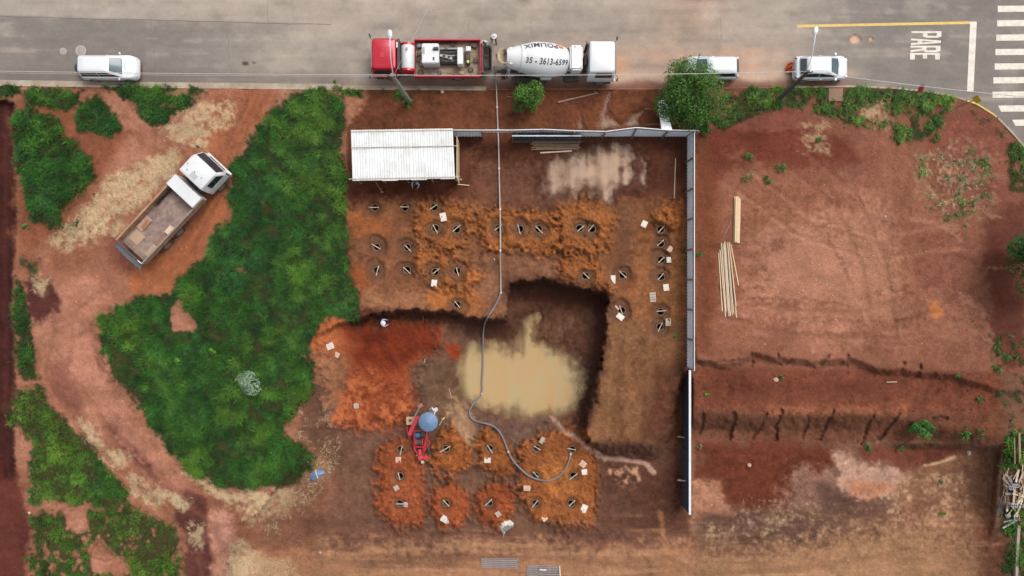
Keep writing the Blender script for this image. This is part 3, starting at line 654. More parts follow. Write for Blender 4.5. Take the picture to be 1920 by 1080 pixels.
# ---- muddy water sheets
def water_sheet(name, u0, v0, u1, v1, z, c, label, rough=0.10, clear=0.30):
    "flat sheet over a basin; shallow margins let the mud show through"
    us = np.arange(u0, u1+1, 2.0); vs_ = np.arange(v0, v1+1, 2.0); A, B = np.meshgrid(us, vs_)
    k = (CAM_H-z)/CAM_H/PXM; w_co = np.stack([(A-960)*k, (540-B)*k, np.full(A.shape, z)], -1).reshape(-1, 3)
    dep = (z-zat(A, B)).reshape(-1); I = np.arange(A.size).reshape(A.shape)
    q = np.stack([I[:-1, :-1], I[1:, :-1], I[1:, 1:], I[:-1, 1:]], -1).reshape(-1, 4)
    q = q[(dep[q] > -0.03).any(1)]
    used = np.unique(q); rm = np.zeros(A.size, int); rm[used] = np.arange(len(used))
    me = np_mesh(name, w_co[used], rm[q], True, None, {'depth': dep[used]})
    m = bpy.data.materials.new(name); nn, l, pb = nodes_of(m)
    tc = nn.new('ShaderNodeTexCoord'); nz = nn.new('ShaderNodeTexNoise'); nz.inputs['Scale'].default_value = 0.55; nz.inputs['Detail'].default_value = 4
    mp = nn.new('ShaderNodeMapping'); mp.inputs['Scale'].default_value = (1.6, 0.45, 1); l.new(tc.outputs['Object'], mp.inputs['Vector']); l.new(mp.outputs[0], nz.inputs['Vector'])
    cr = nn.new('ShaderNodeValToRGB'); cr.color_ramp.elements[0].position = 0.32; cr.color_ramp.elements[1].position = 0.68
    cr.color_ramp.elements[0].color = (*alb(*c[0]), 1); cr.color_ramp.elements[1].color = (*alb(*c[1]), 1)
    l.new(nz.outputs['Fac'], cr.inputs['Fac']); l.new(cr.outputs[0], pb.inputs['Base Color'])
    pb.inputs['Roughness'].default_value = rough; pb.inputs['IOR'].default_value = 1.33
    at_ = nn.new('ShaderNodeAttribute'); at_.attribute_name = 'depth'; mr = nn.new('ShaderNodeMapRange'); mr.interpolation_type = 'SMOOTHSTEP'
    mr.inputs['From Min'].default_value = -0.005; mr.inputs['From Max'].default_value = clear; l.new(at_.outputs['Fac'], mr.inputs['Value'])
    l.new(mr.outputs[0], pb.inputs['Alpha'])
    o = mesh_obj(name, me, m); tag(o, label, None, None, 'structure'); return o
water_sheet('pond_water', 850, 585, 1105, 800, POND_Z, ((204, 162, 110), (196, 172, 126)), 'tan muddy water standing in the deep pit')
water_sheet('puddle_water', 1000, 165, 1215, 390, PUD_Z-0.012, ((196, 164, 142), (200, 162, 132)), 'pinkish muddy puddle inside the front fence')
water_sheet('puddle_water', 165, 1012, 225, 1058, PUD_Z-0.31, ((160, 118, 98), (168, 126, 104)), 'small brown puddle in the grass by the dirt track')

# ---- street
ru = axis(-40, 1960); ru = ru[(ru > -6000) & (ru < 2330)]
ru = np.concatenate([ru[ru < -40], np.arange(-40, 1960, 3.2), ru[ru > 1960]])
tv = np.concatenate([-np.geomspace(60, 6000, 16)[::-1]/1.0, np.linspace(-40, 0, 14)[:-1]])
NR = 60
RU = np.repeat(ru[None], NR+16, 0); kv = np.where(ru > 1984, 9000, np.interp(ru, [k[0] for k in KERB[:-2]], [k[1] for k in KERB[:-2]]))
top = -np.geomspace(45, 150, 16)[::-1]
RV = np.zeros_like(RU)
for i in range(len(ru)):
    RV[:, i] = np.concatenate([top, np.linspace(-40, kv[i]-1.5, NR)])
N90 = fbm(RU/110, RV/60, 21); N30 = fbm(RU/40, RV/25, 22); N8 = fbm(RU/9, RV/7, 23); NS = fbm(RU/220, RV/9, 24)
RC = np.zeros(RU.shape+(3,)); RC[:] = L3((126, 118, 111))
def rblend(m, c): RC[:] = RC*(1-m[..., None])+L3(c)*m[..., None]
joint = np.interp(RU, [0, 300, 620, 900], [31, 40, 46, 40])
rblend(sstep(-(RV-joint), -2, 6)*(1-sstep(RU, 500, 900))*0.85, (158, 146, 134))
rblend(sstep(RU, 250, 640)*(1-sstep(RU, 1380, 1700))*np.clip(0.75+N90, 0, 1), (160, 147, 134))
rblend(np.exp(-((RV-118)/34)**2)*sstep(RU, 880, 1160)*(1-sstep(RU, 1330, 1560))*np.clip(0.6+2*N30, 0, 1), (180, 138, 110))
rblend(np.exp(-((RU-1290)/80)**2-((RV-30)/60)**2)*0.6, (166, 136, 114))
rblend(np.exp(-((RU-1325)/34)**2-((RV+4)/9)**2), (142, 92, 64))
rblend(np.exp(-((RU-980)/12)**2-((RV+3)/5)**2)*0.8, (136, 88, 60))
rblend(sstep(NS+N30, 0.05, 0.4)*0.28, (182, 166, 150)); rblend(sstep(-NS-N30, 0.08, 0.4)*0.28, (116, 104, 98))
rblend(sstep(RV, 118, 146)*(1-sstep(RU, 600, 700))*0.4, (106, 92, 86))
rblend(sstep(kerb_v(RU)-RV+12*N30, 26, 4)*sstep(RU, 560, 900)*(1-sstep(RU, 1540, 1640))*0.9, (132, 78, 56))
rblend(sstep(kerb_v(RU)-RV+12*N30, 44, 20)*sstep(kerb_v(RU)-RV+12*N30, 10, 22)*sstep(RU, 1100, 1180)*(1-sstep(RU, 1560, 1640))*0.7, (190, 158, 136))
for (cu, cv, r) in ((1603, 75, 8.5), (1632, 74, 4)):
    dd = np.hypot((RU-cu), (RV-cv)*1.1)+6*N8; rblend(1-sstep(dd, r-2, r+1.5), (196, 158, 134))
    ring = np.exp(-((dd-r-1)/1.6)**2)*(RV < cv+2); rblend(ring*0.7, (128, 74, 54))
for (cu, cv, r) in ((461, 119, 5), (476, 117, 3), (332, 109, 2)): rblend(1-sstep(np.hypot(RU-cu, (RV-cv)*1.5)+8*N8, r-2, r+2), (94, 58, 44))
RC *= 0.95*(1+0.16*N30+0.14*N8+0.14*N90)[..., None]
RZ = np.where((RV > -200) & (RV < 200), 0.0, 0.0)+0*RU
for (cu, cv, r) in ((1603, 75, 8.5), (1632, 74, 4)): RZ = RZ-0.05*(1-sstep(np.hypot(RU-cu, (RV-cv)*1.1)+6*N8, r-2, r+1))
rco = np.stack([(RU-960)/PXM, (540-RV)/PXM, RZ], -1).reshape(-1, 3)
nr2, nc2 = RU.shape; ix = np.arange(nr2*nc2).reshape(nr2, nc2)
rq = np.stack([ix[:-1, :-1], ix[1:, :-1], ix[1:, 1:], ix[:-1, 1:]], -1).reshape(-1, 4)
M_road = attr_mat('worn_asphalt', 0.85, detail=((0.8, 0.10), (5.0, 0.08), (40.0, 0.14)), bump=0.12, bump_scale=30.0, spec=0.35)
road = mesh_obj('road', np_mesh('road', rco, rq, True, np.clip(RC, 0.01, 0.8).reshape(-1, 3)), M_road); tag(road, 'dusty grey asphalt street along the top', None, None, 'structure')
# cracks and the paving joint: thin tar seams lying in the asphalt
M_tar = mat('tar_seam', alb(112, 102, 96), 0.8, var=0.3, scale=3)
def flat_strip(pts, w, z, name, m, parent):
    mb = MB(); n = len(pts); P = [Vector((p[0], p[1], 0)) for p in pts]
    for i, p in enumerate(P):
        d = (P[min(i+1, n-1)]-P[max(i-1, 0)]).normalized(); s_ = Vector((-d.y, d.x, 0))*(w if not isinstance(w, (list, tuple)) else w[i])/2
        mb.v += [(p.x+s_.x, p.y+s_.y, z), (p.x-s_.x, p.y-s_.y, z)]
    mb.f = [(2*i, 2*i+1, 2*i+3, 2*i+2) for i in range(n-1)]
    return mb.build(name, m, parent)
def wob(a, b, n, amp): return [(a[0]+(b[0]-a[0])*k/n+random.uniform(-amp, amp), a[1]+(b[1]-a[1])*k/n+random.uniform(-amp, amp)) for k in range(n+1)]
def rp(pts): return [tuple(at(u, v)[:2]) for u, v in pts]
flat_strip(rp([(-200, 26)]+wob((0, 31), (620, 46), 24, 1.0)), 0.05, 0.004, 'tar_seam', M_tar, road)
for a, b, n in (((285, 40), (292, 150), 9), ((426, 60), (430, 110), 6), ((500, 0), (505, 45), 5), ((1350, 30), (1352, 75), 5), ((1780, 5), (1800, 38), 5), ((876, 20), (880, 60), 4), ((994, 40), (998, 75), 4)):
    flat_strip(rp(wob(a, b, n, 2.0)), 0.02, 0.004, 'tar_seam', M_tar, road)
# painted markings
def paint_mat(name, col):
    m = mat(name, col, 0.7, var=0.14, scale=7.0, dust=0.5, dustcol=alb(158, 142, 128)); return m
M_white = paint_mat('road_paint_white', alb(246, 236, 220)); M_yellow = paint_mat('road_paint_yellow', alb(240, 200, 90))
def quad_mark(pts, name, m, z=0.004):
    mb = MB(); q = [at(*p) for p in pts]; n = 10
    for k in range(n+1):
        a = q[0].lerp(q[1], k/n); b = q[3].lerp(q[2], k/n); mb.v += [(a.x, a.y, z), (b.x, b.y, z)]
    mb.f = [(2*k, 2*k+1, 2*k+3, 2*k+2) for k in range(n)]
    return mb.build(name, m, road)
quad_mark([(1495, 46.5), (1820, 40), (1820, 45), (1495, 51.5)], 'lane_line', M_yellow)
quad_mark([(1819, 40.5), (1831.5, 40.5), (1825, 172), (1813, 172)], 'stop_line', M_white, 0.008)
for k, (x0, yv) in enumerate(((1871, 11), (1869.5, 38), (1868, 65), (1866.5, 92), (1865, 119), (1862.5, 145), (1861, 172), (1871, 198), (1898, 224.5))):
    quad_mark([(x0, yv), (2060, yv-2), (2060, yv+9.5), (x0+(6 if k > 6 else 0), yv+11.5)], 'crosswalk_stripe', M_white)
for k in range(4): quad_mark([(1872+k*0.5, -16-27*k), (2060, -18-27*k), (2060, -6-27*k), (1872+k*0.5, -4-27*k)], 'crosswalk_stripe', M_white)
def text_mesh(s, name, shear=0.0, bold=0.0):
    c = bpy.data.curves.new(name, 'FONT'); c.body = s; c.align_x = 'CENTER'; c.align_y = 'CENTER'; c.shear = shear; c.offset = bold
    c.resolution_u = 4; c.space_character = 1.1
    o = bpy.data.objects.new(name, c); COL.objects.link(o); dg = bpy.context.evaluated_depsgraph_get()
    me = bpy.data.meshes.new_from_object(o.evaluated_get(dg)); bpy.data.objects.remove(o); bpy.data.curves.remove(c)
    return me
# PARE, each letter a tall stencil shape read by drivers heading right
LET = {'P': [[(0, 0), (0.28, 0), (0.28, 0.38), (0.8, 0.38), (1, 0.5), (1, 0.88), (0.8, 1), (0, 1)], [(0.28, 0.53), (0.28, 0.85), (0.66, 0.85), (0.72, 0.8), (0.72, 0.58), (0.66, 0.53)]],
       'A': [[(0, 0), (0.28, 0), (0.34, 0.22), (0.66, 0.22), (0.72, 0), (1, 0), (0.68, 1), (0.32, 1)], [(0.38, 0.37), (0.62, 0.37), (0.5, 0.8)]],
       'R': [[(0, 0), (0.28, 0), (0.28, 0.38), (0.46, 0.38), (0.7, 0), (1, 0), (0.74, 0.4), (1, 0.52), (1, 0.88), (0.8, 1), (0, 1)], [(0.28, 0.53), (0.28, 0.85), (0.66, 0.85), (0.72, 0.8), (0.72, 0.58), (0.66, 0.53)]],
       'E': [[(0, 0), (1, 0), (1, 0.16), (0.28, 0.16), (0.28, 0.43), (0.85, 0.43), (0.85, 0.57), (0.28, 0.57), (0.28, 0.84), (1, 0.84), (1, 1), (0, 1)]]}
for k, ch in enumerate('PARE'):
    c = bpy.data.curves.new('road_letter', 'CURVE'); c.dimensions = '2D'; c.fill_mode = 'BOTH'
    for poly in LET[ch]:
        sp = c.splines.new('POLY'); sp.points.add(len(poly)-1); sp.use_cyclic_u = True
        for q, (a, b) in enumerate(poly):
            w = 12.2; v0 = 58.5+k*13.6
            p = at(1709+b*56-k*0.9, v0+a*w); sp.points[q].co = (p.x, p.y, 0, 1)
    o = bpy.data.objects.new('t', c); COL.objects.link(o); dg = bpy.context.evaluated_depsgraph_get()
    me = bpy.data.meshes.new_from_object(o.evaluated_get(dg)); bpy.data.objects.remove(o); bpy.data.curves.remove(c)
    lo = mesh_obj('road_letter', me, M_white, road); lo.location.z = 0.004; lo['label'] = 'white painted letter '+ch
# kerb
def kerb_pts(u0, u1, n=None):
    us = np.arange(u0, u1+0.1, 8); return [(u, float(kerb_v(u))) for u in us]
M_kerb = mat('kerb_concrete', alb(188, 174, 154), 0.9, var=0.2, scale=2.0, dust=0.75, dustcol=alb(140, 96, 74), bump=0.3)
M_kerb2 = mat('kerb_muddy', alb(150, 108, 86), 0.9, var=0.25, scale=2.0, dust=0.9, dustcol=alb(120, 66, 48), bump=0.3)
M_kerby = mat('kerb_yellow_paint', alb(226, 190, 96), 0.8, var=0.2, scale=2.0, dust=0.5, dustcol=alb(180, 160, 140))
def kerb_run(u0, u1, m, wpx=6.0, gut=0.0):
    P = kerb_pts(u0, u1); mb = MB(); n = len(P); sec = [(-0.02-gut, 0.006), (-0.02, 0.012), (0.0, 0.13), (wpx/PXM-0.02, 0.145), (wpx/PXM, 0.02)]
    pts = [at(*p) for p in P]
    for i, p in enumerate(pts):
        d = (pts[min(i+1, n-1)]-pts[max(i-1, 0)]).normalized(); nrm = Vector((d.y, -d.x, 0))
        mb.v += [(p.x+nrm.x*a, p.y+nrm.y*a, z) for a, z in sec]
    k = len(sec)
    for i in range(n-1):
        for j in range(k-1): mb.f.append((i*k+j, (i+1)*k+j, (i+1)*k+j+1, i*k+j+1))
    o = mb.build('kerb', m); tag(o, None, None, None, 'structure'); return o
for u0, u1, m, w, g, lab in ((-400, 640, M_kerb, 4.5, 0.30, 'pale concrete kerb and gutter by the parked sport utility car'), (640, 912, M_kerb, 4.0, 0.18, 'kerb beside the red truck'), (914, 1248, M_kerb2, 3.0, 0.0, 'muddy kerb in front of the site'),
                        (1250, 1480, M_kerb2, 3.0, 0.0, 'kerb behind the hatchback'), (1482, 1810, M_kerb, 3.4, 0.05, 'kerb along the grass verge'), (1812, 1868, M_kerby, 3.6, 0.0, 'yellow painted kerb at the corner'), (1870, 1974, M_kerb, 3.6, 0.08, 'curved kerb beyond the crossing')):
    kerb_run(u0, u1, m, w, g)['label'] = lab
# slab across the verge and manhole lids
M_slab = mat('old_concrete', alb(150, 118, 100), 0.95, var=0.2, scale=3, dust=0.6)
sb = MB(); p0, p1 = at(1553, 190, 0.14), at(1580, 166, 0.14); sb.box(((p0.x+p1.x)/2, (p0.y+p1.y)/2, 0.16), (p1.x-p0.x, p1.y-p0.y, 0.12)); o = sb.build('footpath_slab', M_slab, None, 0.015)
tag(o, 'brown concrete slab crossing the verge', None, None, 'structure')
M_lid = mat('manhole_concrete', alb(196, 186, 174), 0.9, var=0.2, scale=5, bump=0.3); M_lid2 = mat('manhole_iron', alb(170, 162, 154), 0.6, var=0.2, scale=8, bump=0.3)
for (u, v, r, lab) in ((118.5, 96, 0.25, 'smaller pale round manhole lid behind the parked sport utility car'), (151.5, 95, 0.40, 'larger pale round manhole lid behind the parked sport utility car')):
    root = empty('manhole', at(u, v), 0, lab, 'manhole', 'manhole lids in the street')
    MB().lathe([(0.0, r), (0.012, r), (0.016, r*0.97)], Matrix.Rotation(-PI/2, 4, 'Y'), 24).build('collar', M_lid, root)
    MB().lathe([(0.0165, r*0.8), (0.022, r*0.8), (0.024, r*0.76)], Matrix.Rotation(-PI/2, 4, 'Y'), 24).build('lid', M_lid2, root)
# ------------------------------------------------------------------ grass: blades growing in tufts, one mass per patch
def tri_blades(base, direc, length, width, col, bend, lift_z):
    "5-vertex bent blades; all arrays per blade"
    n = len(base); d = np.stack([np.cos(direc), np.sin(direc), np.zeros(n)], -1); s = np.stack([-np.sin(direc), np.cos(direc), np.zeros(n)], -1)
    up = np.array([0, 0, 1.0])
    m = base+d*(length*bend*0.40)[:, None]+up*(length*lift_z*0.62)[:, None]
    t = base+d*(length*bend)[:, None]+up*(length*lift_z*0.72)[:, None]
    w = width[:, None]
    co = np.stack([base-s*w*0.4, base+s*w*0.4, m+s*w*0.5, m-s*w*0.5, t], 1).reshape(-1, 3)
    k = np.arange(n)[:, None]*5
    tris = np.concatenate([k+np.array([[0, 1, 2]]), k+np.array([[0, 2, 3]]), k+np.array([[3, 2, 4]])], 0)
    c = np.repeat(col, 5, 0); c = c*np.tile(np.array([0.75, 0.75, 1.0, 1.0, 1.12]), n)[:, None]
    return co, tris, c
M_grass = attr_mat('grass_blades', 0.65, detail=((2.0, 0.10),), spec=0.25)
def scatter(mask, n_try, box):
    u = RNG.uniform(box[0], box[2], n_try); v = RNG.uniform(box[1], box[3], n_try)
    keep = RNG.random(n_try) < field(mask, u, v); return u[keep], v[keep]
GREENS = np.array([alb(52, 106, 30), alb(32, 84, 28), alb(104, 142, 44), alb(46, 98, 48)])
def grow(name, box, per_m2, tall, label, yellow=0.0, blades=9, width=0.035, mask=None, polymask=None):
    mask = GRASS if mask is None else mask
    area = (box[2]-box[0])*(box[3]-box[1])/625; u, v = scatter(mask, int(area*per_m2), box)
    n = len(u)
    if n == 0: return
    z = zat(u, v); k = (CAM_H-z)/CAM_H/PXM; base = np.stack([(u-960)*k, (540-v)*k, z-0.02], -1)
    f1 = fbm(u/55, v/55, 41); f2 = fbm(u/22, v/22, 42); f3 = fbm(u/130, v/130, 43)
    dens = field(mask, u, v)
    size = tall*(0.85+2.4*np.clip(f2+0.5*f1, -0.28, 0.35))*RNG.uniform(0.7, 1.2, n)*(0.45+0.55*dens)
    t = np.clip(0.5+1.5*f1+RNG.normal(0, 0.18, n), 0, 1)[:, None]
    col = GREENS[1]*(1-t)+GREENS[0]*t
    y = np.clip(sstep(f2+0.8*f3+0.3*f1, 0.03, 0.36)*0.65+yellow+RNG.normal(0, 0.1, n), 0, 1)[:, None]
    col = col*(1-y)+GREENS[2]*y
    b = np.clip(sstep(-f3+0.4*f2, 0.08, 0.4)*0.6+RNG.normal(0, 0.1, n), 0, 0.8)[:, None]; col = col*(1-b)+GREENS[3]*b
    col = col*(RNG.uniform(0.65, 1.35, n)*np.clip(1+2.0*fbm(u/14, v/14, 47), 0.5, 1.6))[:, None]
    nb = blades; base = np.repeat(base, nb, 0)+np.concatenate([RNG.normal(0, 0.06, (n*nb, 2)), np.zeros((n*nb, 1))], 1)
    L = np.repeat(size, nb)*RNG.uniform(0.6, 1.15, n*nb); dr = RNG.uniform(0, 2*PI, n*nb)
    wind = np.repeat(fbm(u/70, v/70, 44)*9, nb); dr = np.where(RNG.random(n*nb) < 0.6, wind+RNG.normal(0, 0.5, n*nb), dr)
    bend = RNG.uniform(0.35, 0.95, n*nb); lz = np.sqrt(np.clip(1.1-bend**2, 0.1, 1))
    c = np.repeat(col, nb, 0)*RNG.uniform(0.7, 1.35, n*nb)[:, None]
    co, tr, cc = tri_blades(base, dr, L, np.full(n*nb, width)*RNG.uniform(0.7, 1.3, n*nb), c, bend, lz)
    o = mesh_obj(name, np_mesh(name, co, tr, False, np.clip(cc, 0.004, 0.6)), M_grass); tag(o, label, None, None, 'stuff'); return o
grow('tall_grass', (180, 160, 680, 930), 48, 0.55, 'tall dense green grass between the dirt track and the shed', 0.02, 13, 0.022)
grow('grass_clumps', (-40, 145, 180, 470), 36, 0.5, 'green grass clumps at the upper left of the dirt track', 0.08, 14, 0.024)
grow('grass_verge', (180, 160, 470, 300), 36, 0.4, 'green grass along the kerb above the dump truck', 0.15, 14, 0.024)
grow('grass_strip', (-40, 470, 180, 715), 26, 0.5, 'narrow green grass strip beside the dark red lot', 0.12, 14, 0.024)
grow('rough_grass', (-40, 715, 380, 1110), 26, 0.48, 'yellowish rough grass in the bottom left corner', 0.42, 14, 0.024)
grow('grass_verge', (1290, 155, 1800, 270), 28, 0.5, 'green grass verge behind the parked cars', 0.5, 14, 0.022)
grow('sparse_grass', (1715, 190, 1960, 425), 26, 0.32, 'sparse green tufts in dry grass near the corner', 0.3, 8, 0.034)
grow('grass_patch', (1855, 600, 1960, 1105), 26, 0.45, 'green grass round the rubbish heap', 0.25, 9, 0.036)
grow('weed_strip', (620, 145, 840, 205), 30, 0.35, 'short weeds along the kerb by the red truck', 0.25, 8, 0.034)
grow('weed_strip', (1640, 795, 1850, 845), 26, 0.3, 'low weeds on the brink of the second terrace', 0.25, 8, 0.034)
# dry cuttings lying flat
def strew(name, box, per_m2, label):
    area = (box[2]-box[0])*(box[3]-box[1])/625; u, v = scatter(STRAW, int(area*per_m2), box); n = len(u)
    z = zat(u, v); k = (CAM_H-z)/CAM_H/PXM; base = np.stack([(u-960)*k, (540-v)*k, z+RNG.uniform(0.0, 0.05, n)], -1)
    c = np.array(alb(214, 190, 148))*RNG.uniform(0.62, 1.2, n)[:, None]
    co, tr, cc = tri_blades(base, RNG.uniform(0, 2*PI, n), RNG.uniform(0.1, 0.4, n), RNG.uniform(0.015, 0.035, n), c, np.full(n, 0.98), RNG.uniform(0.02, 0.25, n))
    o = mesh_obj(name, np_mesh(name, co, tr, False, np.clip(cc, 0.01, 0.8)), M_straw); tag(o, label, None, None, 'stuff')
M_straw = attr_mat('dry_straw', 0.85, detail=((4.0, 0.12),), spec=0.2)
strew('dry_straw', (40, 160, 480, 560), 90, 'dry cut straw strewn round the dump truck')
strew('dry_straw', (40, 760, 700, 1110), 90, 'dry cut straw below the tall grass')
strew('dry_straw', (1300, 175, 1900, 430), 70, 'pale dead grass on the empty lot by the corner')
strew('dry_straw', (1300, 860, 1860, 1080), 60, 'pale dead stalks on the lowest terrace')
# clods of earth on the spoil heaps
def clods(name, polys, per_m2, label, c0, rmax=0.075):
    mk = np.zeros(SH)
    for p in polys: s7, m7 = region(p, 8, 6); mk[s7] = np.maximum(mk[s7], m7)
    for hu, hv, a, w in HOLES:
        b5 = bbox([(hu, hv)], 18); s5 = (slice(b5[0], b5[1]), slice(b5[2], b5[3])); mk[s5] *= sstep(np.hypot(U[s5]-hu, V[s5]-hv), 11, 15)
    P = np.concatenate([np.array(p) for p in polys]); box = (P[:, 0].min()-8, P[:, 1].min()-8, P[:, 0].max()+8, P[:, 1].max()+8)
    u, v = scatter(mk, int((box[2]-box[0])*(box[3]-box[1])/625*per_m2), box); n = len(u)
    z = zat(u, v); k = (CAM_H-z)/CAM_H/PXM; c = np.stack([(u-960)*k, (540-v)*k, z], -1)
    r = 0.02+rmax*RNG.random(n)**2.5
    O = np.array([(1, 0, 0), (0, 1, 0), (-1, 0, 0), (0, -1, 0), (0, 0, 1)], float); a = RNG.uniform(0, 2*PI, n)
    R = np.stack([np.stack([np.cos(a), -np.sin(a), 0*a], -1), np.stack([np.sin(a), np.cos(a), 0*a], -1), np.stack([0*a, 0*a, 1+0*a], -1)], 1)
    vv = np.einsum('nij,kj->nki', R, O)*(r[:, None]*RNG.uniform(0.6, 1.3, (n, 5)))[..., None]
    co = (c[:, None]+vv).reshape(-1, 3); kk = np.arange(n)[:, None]*5
    tr = np.concatenate([kk+np.array([[i, (i+1) % 4, 4]]) for i in range(4)], 0)
    col = np.clip(field(CC, u, v)*RNG.uniform(*c0, n)[:, None], 0.01, 0.7)
    o = mesh_obj(name, np_mesh(name, co, tr, False, np.repeat(col, 5, 0)), M_clod); tag(o, label, None, None, 'stuff')
M_clod = attr_mat('earth_clods', 0.95, detail=((6.0, 0.15),), spec=0.2)
clods('earth_clods', M_UP, 70, 'loose orange clods on the heaps of the upper level', (0.55, 1.35))
clods('earth_clods', [q[0] for q in M_LOW], 70, 'loose orange clods on the heaps of the lower field', (0.55, 1.35))
clods('earth_clods', [[(640, 606), (825, 608), (790, 690), (785, 790), (690, 805), (635, 790)]], 40, 'loose red clods on the slope', (0.6, 1.4))
clods('earth_clods', [[(1310, 660), (1860, 690), (1860, 830), (1310, 835)]], 8, 'loose clods on the terraces', (0.6, 1.5))
clods('pebbles', [[(1310, 250), (1850, 300), (1870, 660), (1310, 660)]], 7, 'pale pebbles scattered over the empty plateau', (0.7, 2.2), 0.05)
clods('pebbles', [[(660, 180), (1280, 180), (1280, 600), (660, 600)]], 7, 'small clods scattered over the trampled upper level', (0.5, 1.7), 0.05)
clods('pebbles', [[(1310, 840), (1850, 840), (1850, 1080), (1310, 1080)]], 7, 'pale grit scattered over the lowest terrace', (0.6, 2.0), 0.05)
clods('pebbles', [[(620, 850), (1280, 840), (1280, 1080), (480, 1080)]], 6, 'small clods scattered over the lower field', (0.5, 1.6), 0.05)
clods('pebbles', [[(40, 240), (440, 180), (420, 420), (200, 640), (420, 1080), (330, 1080), (100, 720)]], 6, 'small clods scattered along the dirt track', (0.6, 1.7), 0.05)

# ------------------------------------------------------------------ trees and shrubs
M_bark = mat('bark', alb(110, 92, 74), 0.95, var=0.3, scale=9, bump=0.5)
def leaf_mesh(name, pts, sizes, cols, outward, fold=0.25):
    n = len(pts); a = RNG.uniform(0, 2*PI, n)
    nrm = outward+RNG.normal(0, 0.55, (n, 3)); nrm[:, 2] = np.abs(nrm[:, 2])*0.9+0.15; nrm /= np.linalg.norm(nrm, axis=1)[:, None]
    t = np.stack([np.cos(a), np.sin(a), np.zeros(n)], -1); t -= nrm*(t*nrm).sum(1)[:, None]; t /= np.linalg.norm(t, axis=1)[:, None]
    s = np.cross(nrm, t); L = sizes[:, None]; w = L*0.48
    p0 = pts-t*L*0.5; p1 = pts+s*w*0.5+nrm*L*fold*0.3; p2 = pts+t*L*0.5; p3 = pts-s*w*0.5+nrm*L*fold*0.3
    co = np.stack([p0, p1, p2, p3], 1).reshape(-1, 3); k = np.arange(n)[:, None]*4
    tr = np.concatenate([k+np.array([[0, 1, 2]]), k+np.array([[0, 2, 3]])], 0)
    return np_mesh(name, co, tr, False, np.repeat(np.clip(cols, 0.004, 0.6), 4, 0))
M_leaf = attr_mat('leaves', 0.55, detail=((1.5, 0.10),), spec=0.3)
def plant(name, label, cat, u, v, h, rx, ry, n, size, c0, c1, clumps=18, group=None, stems=4, trunk_r=0.09, crown_z=0.55, base=None):
    "trunk, limbs and a crown of leaf clusters; (u, v) is the spot where the crown's middle shows"
    global RNG
    RNG = np.random.default_rng(int(u*13+v*7))
    gz = float(zat(u, v)); top = at(u, v, gz+h*crown_z); b = Vector((top.x, top.y, gz-0.05)) if base is None else on(*base, -0.05)
    root = empty(name, (b.x, b.y, b.z+0.05), 0, label, cat, group)
    cz = h*crown_z; ox, oy = top.x-b.x, top.y-b.y
    cl = []
    for k in range(clumps):
        while True:
            q = RNG.uniform(-1, 1, 3)
            if (q**2).sum() < 1 and (q**2).sum() > 0.10: break
        cl.append((q[0]*rx*0.85+ox, q[1]*ry*0.85+oy, cz+q[2]*h*(1-crown_z)*0.9))
    cl = np.array(cl); cr = RNG.uniform(0.24, 0.5, clumps)*min(rx, ry)
    tr = MB(); tr.pipe([(0, 0, -0.05), (ox*0.2, oy*0.2, cz*0.35), (ox*0.6, oy*0.6, cz*0.8)], [trunk_r, trunk_r*0.8, trunk_r*0.55], 8)
    for k in range(min(clumps, stems*3)):
        c = cl[k]; tr.pipe([(ox*0.35, oy*0.35, cz*0.5), tuple((np.array([ox, oy, cz])*0.4+c*0.6)+RNG.normal(0, 0.06, 3)), tuple(c)], [trunk_r*0.5, trunk_r*0.28, trunk_r*0.1], 6)
    tr.build('trunk', M_bark, root, smooth=1.0)
    wgt = cr**2/np.sum(cr**2); ci = RNG.choice(clumps, n, p=wgt)
    d = RNG.normal(0, 1, (n, 3)); d /= np.linalg.norm(d, axis=1)[:, None]; rad = cr[ci]*RNG.uniform(0.45, 1.05, n)**0.6
    pts = cl[ci]+d*rad[:, None]*np.array([1.05, 1.05, 0.8]); pts[:, 2] = np.maximum(pts[:, 2], 0.08)
    tone = RNG.uniform(0, 1, clumps)[ci]*0.7+RNG.uniform(0, 0.3, n); tone = tone[:, None]
    col = (np.array(c0)*(1-tone)+np.array(c1)*tone)*RNG.uniform(0.75, 1.25, n)[:, None]
    mesh_obj('crown', leaf_mesh('crown', pts, size*RNG.uniform(0.6, 1.3, n), col, d), M_leaf, root)
    return root
DG, BG = alb(42, 92, 28), alb(104, 156, 46)
plant('street_tree', 'big bushy green tree hanging over the hatchback', 'tree', 1297, 173, 4.4, 2.5, 2.3, 13000, 0.17, alb(34, 80, 22), alb(92, 140, 38), 46, None, 7, 0.16)
plant('street_tree', 'small round green tree below the mixer truck', 'tree', 990, 179, 3.2, 1.12, 1.2, 3800, 0.16, alb(46, 96, 22), alb(112, 160, 44), 20, None, 5, 0.08)
plant('edge_tree', 'dark green tree cut off by the right edge of the picture', 'tree', 1974, 485, 6.5, 2.2, 3.8, 9000, 0.2, alb(34, 80, 26), alb(72, 124, 42), 40, None, 7, 0.18)
plant('silvery_shrub', 'silvery green shrub standing out of the tall grass', 'shrub', 463, 716, 1.7, 0.95, 0.95, 1500, 0.15, alb(112, 146, 108), alb(172, 200, 164), 13, None, 5, 0.04)
plant('shrub', 'dense green shrub on the second terrace brink', 'shrub', 1730, 805, 1.3, 0.98, 0.68, 2600, 0.13, alb(44, 104, 34), alb(96, 160, 58), 16, None, 5, 0.05)
plant('verge_shrub', 'dark green shrub below the big bushy tree', 'shrub', 1322, 234, 1.1, 0.8, 0.6, 1200, 0.13, alb(38, 92, 30), alb(84, 138, 44), 10, None, 4, 0.04)
